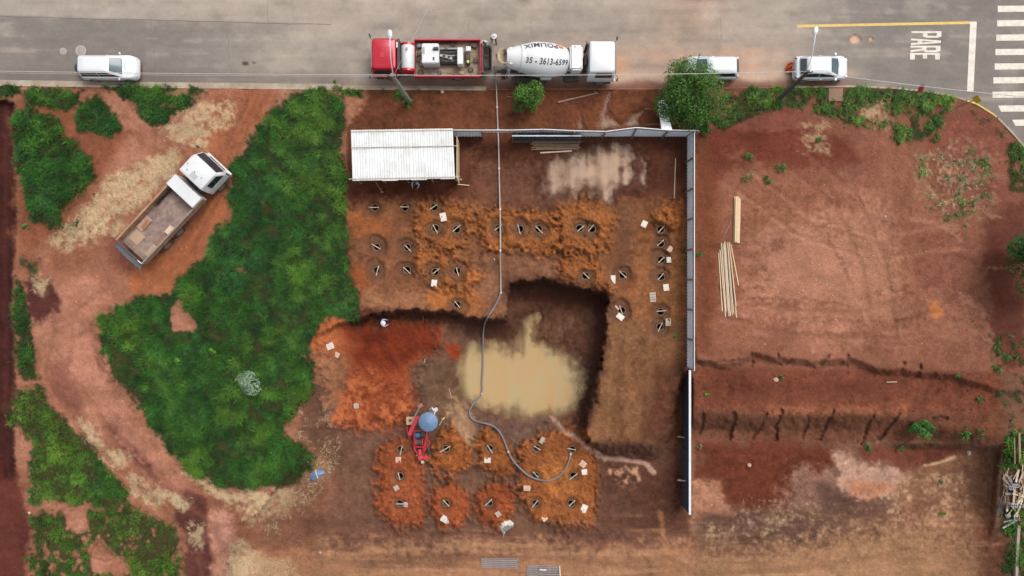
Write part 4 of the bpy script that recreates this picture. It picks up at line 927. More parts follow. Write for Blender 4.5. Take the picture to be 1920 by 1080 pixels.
plant('street_bush', 'slender sapling at the kerb beside the tall grass', 'sapling', 630, 157, 1.6, 0.25, 0.3, 160, 0.16, alb(84, 136, 40), alb(140, 180, 66), 4, None, 2, 0.02)
for u, v, r, c, lab in ((397, 657, 0.42, 1, 'upper bright green leafy plant in the tall grass'), (333, 675, 0.38, 1, 'lower bright green leafy plant in the tall grass'), (1405, 296, 0.42, 0, 'topmost green weed tuft on the lot beyond the fence'),
        (1440, 336, 0.42, 0, 'lower right green weed tuft near the fence corner'), (1462, 315, 0.50, 0, 'widest green weed tuft near the fence corner'), (1536, 263, 0.30, 0, 'lone weed tuft in dead grass below the verge'), (1400, 333, 0.5, 2, 'flat greyish weed patch left of the weed tufts'),
        (1757, 258, 0.42, 0, 'green weed tuft at the lower tip of the verge'), (1312, 474, 0.38, 0, 'weed tuft against the outer side of the fence'), (1326, 740, 0.22, 1, 'small bright weed on the first terrace by the fence'), (1466, 706, 0.22, 0, 'small weed on the first terrace beside pale rubble'), (1797, 704, 0.28, 0, 'weed at the right end of the first terrace'),
        (1627, 840, 0.40, 0, 'weed tuft at the foot of the gullied slope'), (1685, 838, 0.5, 0, 'weed tuft just left of the dense shrub foot'), (1810, 816, 0.5, 0, 'left weed tuft above the corner of the cut'), (1838, 813, 0.48, 0, 'right weed tuft above the corner of the cut'), (1768, 963, 0.26, 1, 'small bright weed on the lowest terrace'), (1766, 905, 0.28, 2, 'pale weed on the lowest terrace'),
        (1266, 629, 0.16, 1, 'tiny green seedling at the foot of the fence'), (765, 194, 0.45, 0, 'weed tuft at the foot of the concrete pole'), (1310, 838, 0.32, 2, 'pale weed by the lower fence'), (1840, 748, 0.3, 0, 'upper weed on the right slope'), (1876, 738, 0.36, 0, 'weed tuft by the right edge above the rubbish'), (48, 425, 0.3, 0, 'small weed by the dark red lot')):
    cc0, cc1 = ((alb(58, 116, 40), alb(104, 156, 70)), (alb(84, 160, 30), alb(140, 200, 60)), (alb(110, 128, 70), alb(160, 166, 110)))[c]
    plant('weed', lab, 'weed', u, v, r*1.1, r, r*0.85, int(420*r+60), 0.11, cc0, cc1, 6, 'weeds on the bare lots', 2, 0.012, 0.4)
# ------------------------------------------------------------------ pile borings, sticks and covers
M_shaft = mat('wet_clay', (0.12, 0.066, 0.042), 0.8, var=0.25, scale=12, bump=0.6)
M_stick = mat('pale_wood', alb(228, 206, 178), 0.8, var=0.2, scale=9)
shaft = MB(); n = 20
prof = [(-0.004, 0.315), (0.012, 0.285), (0.004, 0.255), (-0.10, 0.24), (-0.9, 0.225), (-1.8, 0.22)]
shaft.lathe(prof, Matrix.Rotation(-PI/2, 4, 'Y'), 20, False, True)
shaft_me = shaft.mesh('pile_hole', 0, 1.0); shaft_me.materials.append(M_shaft)
stick_me = MB().beam((-0.5, 0, 0), (0.5, 0, 0), 0.055, 0.035).mesh('cross_stick', 0.006); stick_me.materials.append(M_stick)
for (hu, hv, a, where), hz in zip(HOLES, HZ):
    p = at(hu, hv, hz)
    o = mesh_obj('pile_hole', shaft_me); o.location = p; o.rotation_euler.z = random.uniform(0, 6)
    tag(o, 'dark round pile hole, '+where, 'hole', 'bored pile holes')
    s_ = mesh_obj('cross_stick', stick_me); L = random.uniform(0.62, 0.78)
    if (hu, hv) == (836, 842): L = 0.95
    s_.scale = (L, 1, 1); off = (random.uniform(-2, 2), random.uniform(-2, 2))
    q = at(hu+off[0], hv+off[1], hz+0.045); s_.location = q; s_.rotation_euler = (0, random.uniform(-0.03, 0.03), math.radians(a))
    tag(s_, 'pale stick lying across the hole, '+where, 'stick', 'sticks laid across the pile holes')
M_ply = mat('cover_plywood', alb(246, 236, 224), 0.75, var=0.10, scale=5, dust=0.35, dustcol=alb(200, 150, 110))
M_ply2 = mat('cover_weathered', alb(206, 194, 178), 0.8, var=0.18, scale=6, dust=0.6, dustcol=alb(180, 120, 84))
M_ply3 = mat('cover_pinkish', alb(232, 200, 172), 0.8, var=0.15, scale=6, dust=0.4, dustcol=alb(190, 126, 84))
def cover_plain(name='board'):
    mb = MB(); mb.box((0, 0, 0.02), (0.44, 0.56, 0.022)); return mb
def cover(u, v, rz, kind, w, h, m, lab):
    p = on(u, v, 0.05); root = empty('hole_cover', p, math.radians(rz), lab, 'board', 'loose covers for the pile holes')
    root.rotation_euler = (random.uniform(-.06, .06), random.uniform(-.06, .06), math.radians(rz))
    if kind == 0:
        MB().box((0, 0, 0.012), (w, h, 0.022)).build('board', m, root, 0.004)
        for sx in (-1, 1): MB().box((sx*w*0.3, 0, -0.018), (0.06, h*0.94, 0.035)).build('batten', m, root)
    else:
        k = 4
        for i in range(k): MB().box((0, -h/2+h*(i+0.5)/k, 0.012+random.uniform(0, .006)), (w*random.uniform(.94, 1.04), h/k*0.82, 0.022)).build('slat', m, root, 0.003)
        for sx in (-1, 1): MB().box((sx*w*0.34, 0, 0.036), (0.06, h*0.98, 0.022)).build('batten', m, root)
COVERS = [(831, 407, 12, 0, .46, .62, M_ply, 'white board beside the second row hole, upper left field'), (814, 531, -8, 0, .42, .52, M_ply, 'white board below the fourth row, third hole'), (1208, 420, -25, 0, .42, .48, M_ply, 'white board left of the topmost fence column hole'),
 (1258, 468, -35, 0, .50, .44, M_ply3, 'tilted pinkish board against the fence column, upper one'), (1257, 487, 3, 0, .58, .42, M_ply, 'white board close to the third fence column hole'), (1149, 524, 0, 0, .40, .62, M_ply, 'upright white board right of the deep pit'), (1249, 539, 8, 0, .42, .50, M_ply, 'white board below the fourth fence column hole'),
 (1224, 557, 5, 1, .46, .76, M_ply2, 'long grey slatted cover left of the fence column'), (1163, 594, -38, 0, .56, .42, M_ply, 'white board touching the lower hole right of the pit'), (1253, 604, 2, 1, .44, .58, M_ply2, 'slatted cover at the bottom of the fence column'),
 (668, 761, 4, 1, .40, .40, M_ply2, 'small square slatted cover lying alone on the red slope'), (747, 862, 3, 1, .46, .44, M_ply3, 'square slatted cover below the hole next to the drilling rig'), (914, 863, 0, 1, .50, .40, M_ply, 'white slatted cover on the third lower heap, top row'), (1019, 827, -32, 1, .58, .52, M_ply2, 'tilted slatted cover above the fourth lower heap hole'),
 (1093, 870, -38, 1, .50, .48, M_ply3, 'upper one of two boards right of the hose loop'), (1096, 885, 10, 0, .44, .42, M_ply, 'lower one of two boards right of the hose loop'), (743, 915, 30, 1, .40, .40, M_ply2, 'small tilted slatted cover on the left heap, middle row'), (988, 915, 0, 1, .56, .44, M_ply3, 'slatted cover under the hose loop, left side'),
 (761, 946, -8, 1, .32, .38, M_ply2, 'small slatted cover against the bottom left hole'), (1095, 954, -22, 0, .46, .66, M_ply, 'tall white board at the lower right heap'), (833, 973, -30, 1, .54, .50, M_ply, 'white slatted cover below the second lower heap hole'), (838, 978, 15, 1, .30, .34, M_ply2, 'small slatted piece partly beneath a white slatted cover'),
 (934, 964, 35, 1, .40, .42, M_ply2, 'grey slatted cover above the white sack'), (1021, 972, 38, 0, .42, .40, M_ply3, 'pinkish square board below the fourth heap'), (619, 649, 20, 1, .55, .50, M_ply, 'broken white slatted piece at the edge of the tall grass'), (631, 665, -25, 1, .44, .40, M_ply3, 'pinkish slatted piece at the edge of the tall grass'), (1157, 577, 40, 0, .12, .40, M_ply3, 'narrow offcut above the lower hole right of the pit')]
for c in COVERS: cover(*c)

ORD = 'first second third fourth fifth sixth seventh eighth ninth tenth eleventh twelfth thirteenth'.split()
# ------------------------------------------------------------------ fence of metal sheets
M_sheet = mat('galvanised_sheet', (0.60, 0.68, 0.74), 0.45, 0.0, var=0.12, scale=1.2, dust=0.25, dustcol=alb(150, 120, 100))
M_sheetw = mat('white_sheet', alb(236, 242, 246), 0.5, 0.1, var=0.06, scale=2, dust=0.12, dustcol=alb(190, 170, 150))
M_navy = mat('dark_tarp', alb(52, 64, 82), 0.7, var=0.25, scale=2, dust=0.3, dustcol=alb(90, 70, 60))
M_post = mat('grey_timber', alb(150, 120, 98), 0.9, var=0.25, scale=7)
M_wood = mat('sawn_pine', alb(236, 206, 160), 0.8, var=0.14, scale=5)
M_wood2 = mat('old_wood', alb(176, 146, 116), 0.9, var=0.22, scale=6)
def corrugated(name, A, B, C_, D, m, parent, waves=12, amp=0.012, nrm=None):
    "ribbed sheet between bottom edge A-B and top edge D-C, a thin solid"
    A, B, C_, D = [Vector(q) for q in (A, B, C_, D)]; N = (B-A).cross(D-A).normalized() if nrm is None else Vector(nrm)
    n = waves*4; mb = MB(); off = []
    for i in range(n+1):
        t = i/n; ph = (i % 4); o = amp*(1 if ph in (1, 2) else -1)
        b_, t_ = A.lerp(B, t), D.lerp(C_, t)
        mb.v += [tuple(b_+N*(o+0.002)), tuple(t_+N*(o+0.002)), tuple(b_+N*(o-0.002)), tuple(t_+N*(o-0.002))]
    for i in range(n):
        a = 4*i; b = 4*(i+1)
        mb.f += [(a, b, b+1, a+1), (a+2, a+3, b+3, b+2), (a, a+2, b+2, b), (a+1, b+1, b+3, a+3)]
    mb.f += [(0, 1, 3, 2), (4*n, 4*n+2, 4*n+3, 4*n+1)]
    return mb.build(name, m, parent)
def fence(name, label, pts, m, post_side, skip=(), tops=None, h=2.1, low=None, rail=True):
    "pts: base points; one sheet per bay, a post at each joint"
    root = empty(name, pts[0], 0, label, 'fence'); inv = Matrix.Translation(-Vector(pts[0]))
    P = [inv @ Vector(q) for q in pts]; T = [Vector((0, 0, h))+Vector(t) for t in (tops or [(0, 0, 0)]*len(P))]
    for i in range(len(P)-1):
        if i in skip: continue
        d = (P[i+1]-P[i]); e = d.normalized()*0.01
        lo = Vector((0, 0, (low or {}).get(i, 0.02)))
        fr = lo.z/h
        A, B = P[i]+e+T[i]*fr, P[i+1]-e+T[i+1]*fr
        corrugated('sheet', A, B, P[i+1]-e+T[i+1], P[i]+e+T[i], m, root, 9, 0.014)
        if rail:
            sd = Vector(post_side)*0.05
            MB().beam(P[i]+T[i]*0.93+sd, P[i+1]+T[i+1]*0.93+sd, 0.04, 0.05).build('rail', M_post, root)
        sd0 = Vector(post_side)*0.0
        MB().beam(P[i]+e+T[i]+Vector((0, 0, 0.016)), P[i+1]-e+T[i+1]+Vector((0, 0, 0.016)), 0.05, 0.022).build('cap_strip', M_sheetw, root)
    for i, q in enumerate(P):
        sd = Vector(post_side)*0.09
        MB().beam(q+sd, q+sd+T[i]*1.03, 0.09, 0.09, (0, 1, 0)).build('post', M_post, root)
    return root
fy = lambda u, v=256: at(u, v, 0.08)
NU = [851, 905.5, 961, 1017, 1072, 1128, 1184, 1241, 1296]
npts = [fy(u) for u in NU]
lean = [(0, 0, 0), (0, 0, 0), (0, 0, 0), (0, .05, 0.02), (0, -.05, 0), (0, -.1, 0), (0, .18, 0), (0, .0, 0), (0, -.04, 0)]
fence('site_fence', 'grey metal sheet fence along the front of the site', npts, M_sheet, (0, -1, 0), skip=(), tops=lean, low={1: 1.35})
EV = [256, 305, 360, 414, 470, 525, 580, 635, 689]
epts = [at(1288.5, v, float(zat(1288.5, v))*0+0.05) for v in EV]
fence('site_fence', 'grey metal sheet fence between the site and the empty lot', [Vector((q.x, q.y, -0.08)) for q in epts], M_sheet, (-1, 0, 0), h=2.15)
LV = [694, 748, 802, 856, 910, 965]
zb = -2.3
lp = []
for v in LV:
    k = (CAM_H-(-0.1))/CAM_H/PXM; x = (1293.5-960)*k; y = (540-v)*k; lp.append(Vector((x, y, zb)))
lf = empty('low_fence', lp[0], 0, 'dark sheeted fence with a white top rail at the lower field', 'fence')
for i in range(len(lp)-1):
    A, B = lp[i]-lp[0], lp[i+1]-lp[0]
    corrugated('panel', A+Vector((-0.06-0.05*(i % 2), -0.01, 0)), B+Vector((-0.06-0.05*((i+1) % 2), 0.01, 0)), B+Vector((0, 0.01, 2.16)), A+Vector((0, -0.01, 2.16)), M_navy, lf, 5, 0.018)
MB().box((0, (lp[-1].y-lp[0].y)/2, 2.2), (0.17, abs(lp[-1].y-lp[0].y), 0.07)).build('top_rail', M_sheetw, lf, 0.01)
for i, q in enumerate(lp): MB().beam(q-lp[0]+Vector((0.08, 0, -0.3)), q-lp[0]+Vector((0.08, 0, 2.15)), 0.09, 0.09, (0, 1, 0)).build('post', M_post, lf)
for v, w in ((819, 'upper'), (900, 'lower')):
    p = on(1277, v, 0.6); o = MB().beam((-0.28, 0, 0.0), (0.32, -0.03, 0.14), 0.10 if v > 850 else 0.05, 0.08).build('brace_board', M_ply2, None, 0.004); o.location = p
    o2 = MB().tube((0.0, 0, -0.75), (0, 0, 0.0), 0.04, 0.04, 8).build('stake', M_post, o)
    tag(o, w+' short pale brace sticking out of the low dark fence', 'board')
# sliding gate leaf standing inside the front fence
g0, g1 = at(960, 266, 0.08), at(1086, 266, 0.08); gt = empty('gate_leaf', g0, 0, 'low dark gate leaf with a white top bar leaning inside the fence', 'gate')
Lg = g1.x-g0.x; hg = 1.55
for i in range(3): corrugated('gate_sheet', (Lg*i/3+.02, 0, .05), (Lg*(i+1)/3-.02, 0, .05), (Lg*(i+1)/3-.02, 0.1, hg), (Lg*i/3+.02, 0.1, hg), M_navy, gt, 6, 0.012)
MB().beam((0, 0.1, hg+.04), (Lg, 0.1, hg+.04), 0.10, 0.06).build('top_bar', M_sheetw, gt, 0.01); MB().beam((0, 0, .03), (Lg, 0, .03), 0.08, 0.05).build('bottom_bar', M_post, gt)
for q in (0.03, Lg-0.03): MB().beam((q, 0, 0), (q, 0.1, hg), 0.06, 0.06, (0, 1, 0)).build('stile', M_post, gt)

# ------------------------------------------------------------------ site shed
rz_n, rz_s = 2.45, 2.75
q = [at(658, 244, rz_n), at(849, 241, rz_n), at(853, 335.5, rz_s), at(661, 339.5, rz_s)]
sh = empty('site_shed', (q[3].x, q[3].y, 0.06), 0, 'white corrugated roof shed with wooden front posts', 'shed'); so = Vector((q[3].x, q[3].y, 0.06))
Q = [p-so for p in q]
M_roof = mat('roof_fibre_cement', alb(244, 248, 248), 0.7, var=0.08, scale=2.5, dust=0.45, dustcol=alb(176, 160, 146))
NS = 7
for row, (t0, t1, dz) in enumerate(((0.0, 0.37, 0.03), (0.34, 1.0, 0.0))):
    for i in range(NS):
        f0, f1 = i/NS, (i+1)/NS+0.012
        def rpnt(f, t): return Q[0].lerp(Q[1], min(f, 1.0)).lerp(Q[3].lerp(Q[2], min(f, 1.0)), t)
        z = Vector((0, 0, dz+0.012*(i % 2)+random.uniform(0, .006)))
        jt = random.uniform(-.012, .012)
        corrugated('roof_sheet', rpnt(f0, t1+jt)+z, rpnt(f1, t1+jt)+z, rpnt(f1, t0)+z, rpnt(f0, t0)+z, M_roof, sh, 6, 0.012)
M_lath = mat('roof_lath', alb(214, 196, 172), 0.85, var=0.2, scale=6)
for t, e0, e1 in ((0.035, 0.0, 0.0), (0.35, 0.0, 0.35), (0.962, 0.25, 0.35)):
    a, b = rpnt(0, t), rpnt(1, t); d = (b-a).normalized(); up = Vector((0, 0, 0.085))
    MB().beam(a-d*e0+up, b+d*e1+up, 0.05, 0.03).build('roof_lath', M_lath, sh, 0.004)
# side wall of boards on the right, back wall and front posts
M_board = mat('shed_board', alb(232, 206, 166), 0.85, var=0.15, scale=3)
xe = Q[2].x+0.10; ys, yn = Q[2].y+0.05, Q[1].y-0.5
for i in range(8):
    y0 = ys+(yn-ys)*i/8; y1 = ys+(yn-ys)*(i+1)/8
    zt = (rz_s+(rz_n-rz_s)*(i+.5)/8)-0.16
    MB().box((xe, (y0+y1)/2, zt/2), (0.03, abs(y1-y0)*0.97, zt)).build('wall_board', M_board, sh, 0.003)
for i in range(10):
    x0 = Q[0].x+0.15+(Q[1].x-Q[0].x-0.3)*i/10; w = (Q[1].x-Q[0].x-0.3)/10
    MB().box((x0+w/2, Q[1].y-0.55, 1.1), (w*0.97, 0.03, 2.2)).build('wall_board', M_board, sh, 0.003)
for f in (0.01, 0.26, 0.5, 0.75, 0.99):
    a = rpnt(f, 0.93); MB().beam((a.x, a.y, -0.1), (a.x, a.y, a.z-0.03), 0.09, 0.09, (0, 1, 0)).build('post', M_wood2, sh)
MB().beam(rpnt(0, .93)-Vector((0, 0, .08)), rpnt(1, .93)-Vector((0, 0, .08)), 0.06, 0.1).build('beam', M_wood2, sh)
MB().beam((xe-0.1, ys-0.1, 0.6), (xe+0.75, ys-0.12, 0.1), 0.05, 0.05).build('brace', M_wood, sh)
o = MB().pipe([(0, 0, 0), (0.12, -0.3, -0.55), (0.2, -0.52, -1.2)], 0.022, 7).build('shovel', M_wood2, None, 0, 1.0); p = at(704.5, 341, 1.45); o.location = p
MB().box((0.22, -0.56, -1.3), (0.2, 0.05, 0.26)).build('blade', M_ply2, o, 0.01); tag(o, 'long handled shovel leaning on the shed front', 'shovel')
p = at(863, 336, 0.12); o = MB().pipe([(-0.02, 0.35, 1.1), (0.02, 0.12, 0.5), (0.05, 0, 0.05)], 0.02, 6).build('mallet', M_wood2, None, 0, 1.0); o.location = p
MB().box((0.05, -0.03, 0.05), (0.16, 0.12, 0.12)).build('mallet_head', M_ply2, o, 0.01); tag(o, 'wooden mallet leaning at the right corner of the shed', 'mallet')

# ------------------------------------------------------------------ sheets, poles and planks
M_sheetb = mat('bright_sheet', (0.8, 0.82, 0.83), 0.4, 0.0, var=0.08, scale=1.5, dust=0.1)
sr = empty('sheet_stack', at(1246, 244, 0.4), 0, 'white ribbed metal sheets leaning against the outside of the fence', 'sheets')
s0 = Vector(sr.location)
for k in range(3):
    c = [at(1240.5+k*1.2, 243, 2.06+k*.03), at(1260.5-k*.6, 243, 2.06+k*.03), at(1246+k*0.9, 188-k*0.7, 0.30+k*.05), at(1232+k*.9, 188+k*0.7, 0.30+k*.05)]
    corrugated('metal_sheet', c[0]-s0, c[1]-s0, c[2]-s0, c[3]-s0, M_sheetb, sr, 5, 0.02)
def pole(u0, v0, u1, v1, r, m, name, lab, cat, dz=0.05, grp=None, z0=None, z1=None, taper=0.85, square=False):
    a = on(u0, v0, dz) if z0 is None else at(u0, v0, z0); b = on(u1, v1, dz) if z1 is None else at(u1, v1, z1)
    mid = (a+b)/2
    mb = MB()
    if square: mb.beam(a-mid, b-mid, r*2, r*1.2)
    else:
        pts = [(a-mid).lerp(b-mid, t)+Vector((random.uniform(-.01, .01), random.uniform(-.01, .01), 0)) for t in (0, .33, .66, 1)]
        mb.pipe(pts, [r, r*.95, r*.9, r*taper], 8)
    o = mb.build(name, m, None, 0.004 if square else 0, None if square else 1.0); o.location = mid; return tag(o, lab, cat, grp)
pole(1208, 204.5, 1234, 204, 0.035, M_post, 'support_pole', 'upper brown pole under the white ribbed sheets', 'pole', 0.25)
pole(1210, 233.5, 1290, 231, 0.035, M_post, 'support_pole', 'lower brown pole under the white ribbed sheets', 'pole', 0.25)
M_log = mat('round_log', alb(172, 142, 118), 0.9, var=0.25, scale=7)
for k in range(9):
    v = 263.5+k*2.1; u0, u1 = 1001+random.uniform(-8, 5), 1085+random.uniform(-4, 5)
    pole(u0, v+random.uniform(-.5, .5), u1, v+random.uniform(-1, 1), 0.045, M_log, 'round_pole', ORD[k]+' round wooden pole down from the fence in the pole pile', 'pole', 0.06+0.09*(k % 2), 'round poles piled inside the fence')
pole(1013, 286.5, 1072, 283, 0.05, M_stick, 'thin_plank', 'pale thin plank below the pile of round poles', 'plank', 0.05, square=True)
pole(1046, 192, 1121, 174, 0.07, M_log, 'long_log', 'long pale log lying in front of the site', 'log', 0.09)
pole(1096, 160, 1118, 173, 0.025, M_log, 'thin_branch', 'thin branch meeting the long log', 'branch', 0.05)
pole(950, 181, 965, 183, 0.03, M_log, 'short_stick', 'short stick left of the small round tree', 'stick', 0.04)
pole(1264, 372, 1267, 297, 0.03, M_stick, 'long_stick', 'upright pale stick lying near the fence corner', 'stick', 0.05)
pole(793, 605, 793.5, 592, 0.02, M_log, 'spade', 'small spade stuck in the dark bank', 'spade', 0.10)
pole(1359.5, 438, 1372, 414, 0.03, M_log, 'short_stick', 'short brown stick beside the thick planks', 'stick', 0.05)
pole(846, 743, 842, 728, 0.02, M_stick, 'peg', 'pale peg in the brown mud left of the pond', 'peg', 0.06)
pole(797, 672, 796, 680, 0.025, M_stick, 'peg', 'pale peg at the foot of the red slope', 'peg', 0.06)
pole(926, 484, 928, 488, 0.035, M_stick, 'wood_offcut', 'small pale offcut left of the pipe', 'offcut', 0.04)
pole(1662, 716.5, 1682, 716, 0.03, M_stick, 'thin_plank', 'thin pale plank on the first terrace', 'plank', 0.05, square=True)
for k, (x0, x1, y0, y1, dz) in enumerate(((1378.5, 1377.5, 369, 455, .05), (1382.5, 1380.5, 368, 456, .06), (1386.5, 1384.5, 373, 456, .05), (1381, 1379.5, 371, 453, .17), (1385, 1383, 371, 455, .18))):
    pole(x0, y0, x1, y1, 0.085, M_wood, 'thick_plank', ('left bottom', 'middle bottom', 'right bottom', 'left upper', 'right upper')[k]+' thick pale plank in the stack beyond the fence', 'plank', dz, 'thick planks stacked beyond the fence', square=True)
for k in range(13):
    t = k/12; u0 = 1348+22*t+random.uniform(-1, 1); u1 = 1356+24*t+random.uniform(-2, 2)
    pole(u0, 452+random.uniform(0, 9)+(15 if k < 2 else 0), u1 if k < 10 else u1+3, (592+random.uniform(-9, 5)) if k not in (11, 12) else 535+40*(k == 11), 0.035, M_stick if k % 3 else M_wood, 'timber_batten', ORD[k]+' thin pale batten from the fence in the fanned pile', 'batten', 0.04+0.05*(k % 2), 'thin battens beyond the fence', square=True)

# ------------------------------------------------------------------ concrete delivery line
M_steel = mat('line_steel', alb(186, 178, 168), 0.5, 0.4, var=0.2, scale=6, dust=0.3)
M_rub = mat('line_rubber', alb(120, 126, 134), 0.6, var=0.2, scale=5, dust=0.3)
M_coup = mat('coupling', alb(214, 208, 196), 0.5, 0.4, var=0.15, scale=8)
line1 = [(926, 124, .9), (928, 134, .6), (929.5, 146, .18), (931, 170, .16), (932, 201, .12), (933.5, 243, .12), (935, 280, .1), (935.5, 316, .1), (936.5, 355, .1), (937.5, 393, .1), (938, 430, .32), (938, 470, .1), (938.5, 510, .1), (939, 549, .1)]
line2 = [(939, 549), (935, 560), (926, 577), (914, 596), (908, 610), (906, 630), (905.5, 660), (905, 690), (903.5, 715), (903, 738), (896, 748), (886, 759), (880.5, 772), (883, 783), (893, 790), (910, 794), (926, 800), (938, 812), (946, 828), (953, 847), (961, 862), (975, 878), (990, 891), (1008, 899), (1028, 901), (1046, 894), (1060, 879), (1067, 864), (1070, 851)]
def catmull(P, n=5):
    out = []
    for i in range(len(P)-1):
        p0, p1, p2, p3 = [Vector(P[max(0, min(len(P)-1, j))]) for j in (i-1, i, i+1, i+2)]
        for k in range(n):
            t = k/n; out.append(0.5*((2*p1)+(p2-p0)*t+(2*p0-5*p1+4*p2-p3)*t*t+(3*p1-p0-3*p2+p3)*t**3))
    out.append(Vector(P[-1])); return out
P1 = [at(u, v, float(max(zat(u, v), zat(u, v-6), zat(u, v+6))) * (v > 168)+dz) for u, v, dz in line1]
hz2 = []
for u, v in line2:
    z = max(float(zat(u+a, v+b)) for a in (-4, 0, 4) for b in (-4, 0, 4)); hz2.append(max(z, POND_Z-0.02)+0.09)
P2 = [at(u, v, z) for (u, v), z in zip(line2, hz2)]
ln = empty('concrete_line', at(939, 549, 0.1), 0, 'grey concrete pumping line running from the trucks to the lower field', 'hose'); lo_ = Vector(ln.location)
cut = [0, 2, 4, 5, 7, 9, 11, 13]
for a, b in zip(cut[:-1], cut[1:]):
    MB().pipe([p-lo_ for p in catmull(P1[a:b+1], 4)], 0.06, 10).build('pipe_section', M_steel, ln, 0, 1.0)
    c = P1[b]-lo_; d = (P1[b]-P1[b-1]).normalized(); MB().tube(c-d*0.07, c+d*0.07, 0.10, 0.10, 12).build('coupling', M_coup, ln, 0.01)
MB().pipe([p-lo_ for p in catmull(P2, 5)], 0.068, 10).build('rubber_hose', M_rub, ln, 0, 1.0)
for i in (9, 19, 28):
    c = P2[i]-lo_; d = (P2[i]-P2[i-1]).normalized(); MB().tube(c-d*0.08, c+d*0.08, 0.09, 0.09, 12).build('coupling', M_coup, ln, 0.01)

# ------------------------------------------------------------------ reinforcement, tarp, sack
M_rebar = mat('rebar_steel', alb(196, 198, 202), 0.45, 0.3, var=0.25, scale=5, dust=0.3, dustcol=alb(130, 110, 96))
def truss(u0, v0, u1, v1, dz, lab, grp):
    "lattice girder: two bottom bars, a top bar and zigzag webs"
    a, b = on(u0, v0, dz), on(u1, v1, dz); L = (b-a).length; ang = math.atan2(b.y-a.y, b.x-a.x)
    r = empty('lattice_girder', a, ang, lab, 'rebar', grp)
    for y, z in ((-0.06, 0.02), (0.06, 0.02), (0, 0.14)): MB().tube((0, y, z), (L, y, z), 0.017, 0.017, 6).build('bar', M_rebar, r)
    n = int(L/0.2)
    for s in (-1, 1):
        mb = MB()
        mb.pipe([(L*i/n, 0.06*s*(1-(i % 2)), 0.02 if i % 2 == 0 else 0.14) for i in range(n+1)], 0.008, 5)
        mb.build('web', M_rebar, r)
for k in range(5): truss(901+random.uniform(0, 3), 1048+k*3.6, 970+random.uniform(-2, 3), 1049.5+k*3.6, 0.05, ORD[k]+' steel lattice girder from the top of the narrow bundle', 'narrow girder bundle')
for lay in range(1):
    for k in range(7): truss(987+random.uniform(-1, 2)-lay, 1061+k*4.1, 1049+random.uniform(-1, 1), 1063+k*4.1, 0.05+lay*0.17, ORD[k]+' steel lattice girder from the top of the wide stack', 'wide girder stack')
o = MB().box((0, 0, 0), (0.10, 1.0, 0.06)).build('timber_end_strip', M_stick, None, 0.005); o.location = on(1050, 1073, 0.25); o.rotation_euler.z = 0.08; tag(o, 'pale strip across the right end of the wide girder stack', 'strip')
o = MB().box((0, 0, 0), (0.52, 0.11, 0.02)).build('paper_tag', M_ply, None, 0.003); o.location = on(1018, 1068.5, 0.24); o.rotation_euler.z = -0.05; tag(o, 'pale tag lying on the wide girder stack', 'tag')
def cloth(name, poly, m, lab, cat, h, seed, sag=0.5):
    "crumpled sheet with thickness over the outline poly (photo pixels)"
    cx = sum(p[0] for p in poly)/len(poly); cy = sum(p[1] for p in poly)/len(poly); base = on(cx, cy, 0.0); rg = random.Random(seed)
    mb = MB(); rings = 7; n = len(poly)*3; dense = []
    for i in range(len(poly)):
        for k in range(3): a, b = poly[i], poly[(i+1) % len(poly)]; dense.append((a[0]+(b[0]-a[0])*k/3+rg.uniform(-.6, .6), a[1]+(b[1]-a[1])*k/3+rg.uniform(-.6, .6)))
    for j in range(rings):
        t = 1-j/rings
        for (u, v) in dense:
            p = at(cx+(u-cx)*t, cy+(v-cy)*t, base.z)-base
            z = h*(1-t**2.2)*(0.75+0.5*rg.random())+0.03; mb.v.append((p.x, p.y, z))
    mb.v.append((0, 0, h))
    for j in range(rings-1):
        for k in range(n): mb.f.append((j*n+k, j*n+(k+1) % n, (j+1)*n+(k+1) % n, (j+1)*n+k))
    for k in range(n): mb.f.append(((rings-1)*n+k, (rings-1)*n+(k+1) % n, rings*n))
    mb.v += [(x, y, 0.0) for x, y, z in mb.v[:n]]; b0 = rings*n+1
    for k in range(n): mb.f.append((k, b0+k, b0+(k+1) % n, (k+1) % n))
    o = mb.build(name, m, None, 0, 0.9); o.location = base; tag(o, lab, cat); return o, base
M_blue = mat('blue_tarp', alb(112, 142, 186), 0.5, var=0.2, scale=3, dust=0.2); M_sack = mat('white_sack', alb(238, 226, 204), 0.7, var=0.12, scale=4, dust=0.3)
M_grey = mat('grey_mortar', alb(120, 124, 130), 0.8, var=0.2, scale=6)
o, b = cloth('blue_tarp', [(579, 884), (590, 880), (606, 880), (609, 887), (600, 895), (588, 903), (580, 896)], M_blue, 'crumpled blue tarp at the edge of the tall grass', 'tarp', 0.28, 3)
MB().beam(at(591, 881, .3+b.z)-b, at(596, 897, .3+b.z)-b, 0.10, 0.02).build('strap', M_ply3, o)
o, b = cloth('white_sack', [(937, 976), (944, 971), (955, 974), (963, 980), (962, 988), (948, 996), (944, 1006), (941, 998), (936, 988)], M_sack, 'crumpled white sack with grey mortar beside the lowest heaps', 'sack', 0.40, 5)
MB().beam(at(945, 994, .42+b.z)-b, at(960, 984, .42+b.z)-b, 0.34, 0.10).build('mortar_slab', M_grey, o, 0.02); MB().box(tuple(at(957, 983.5, .5+b.z)-b), (0.3, 0.16, 0.06), None, 0.5).build('mortar_slab', M_sack, o, 0.01)

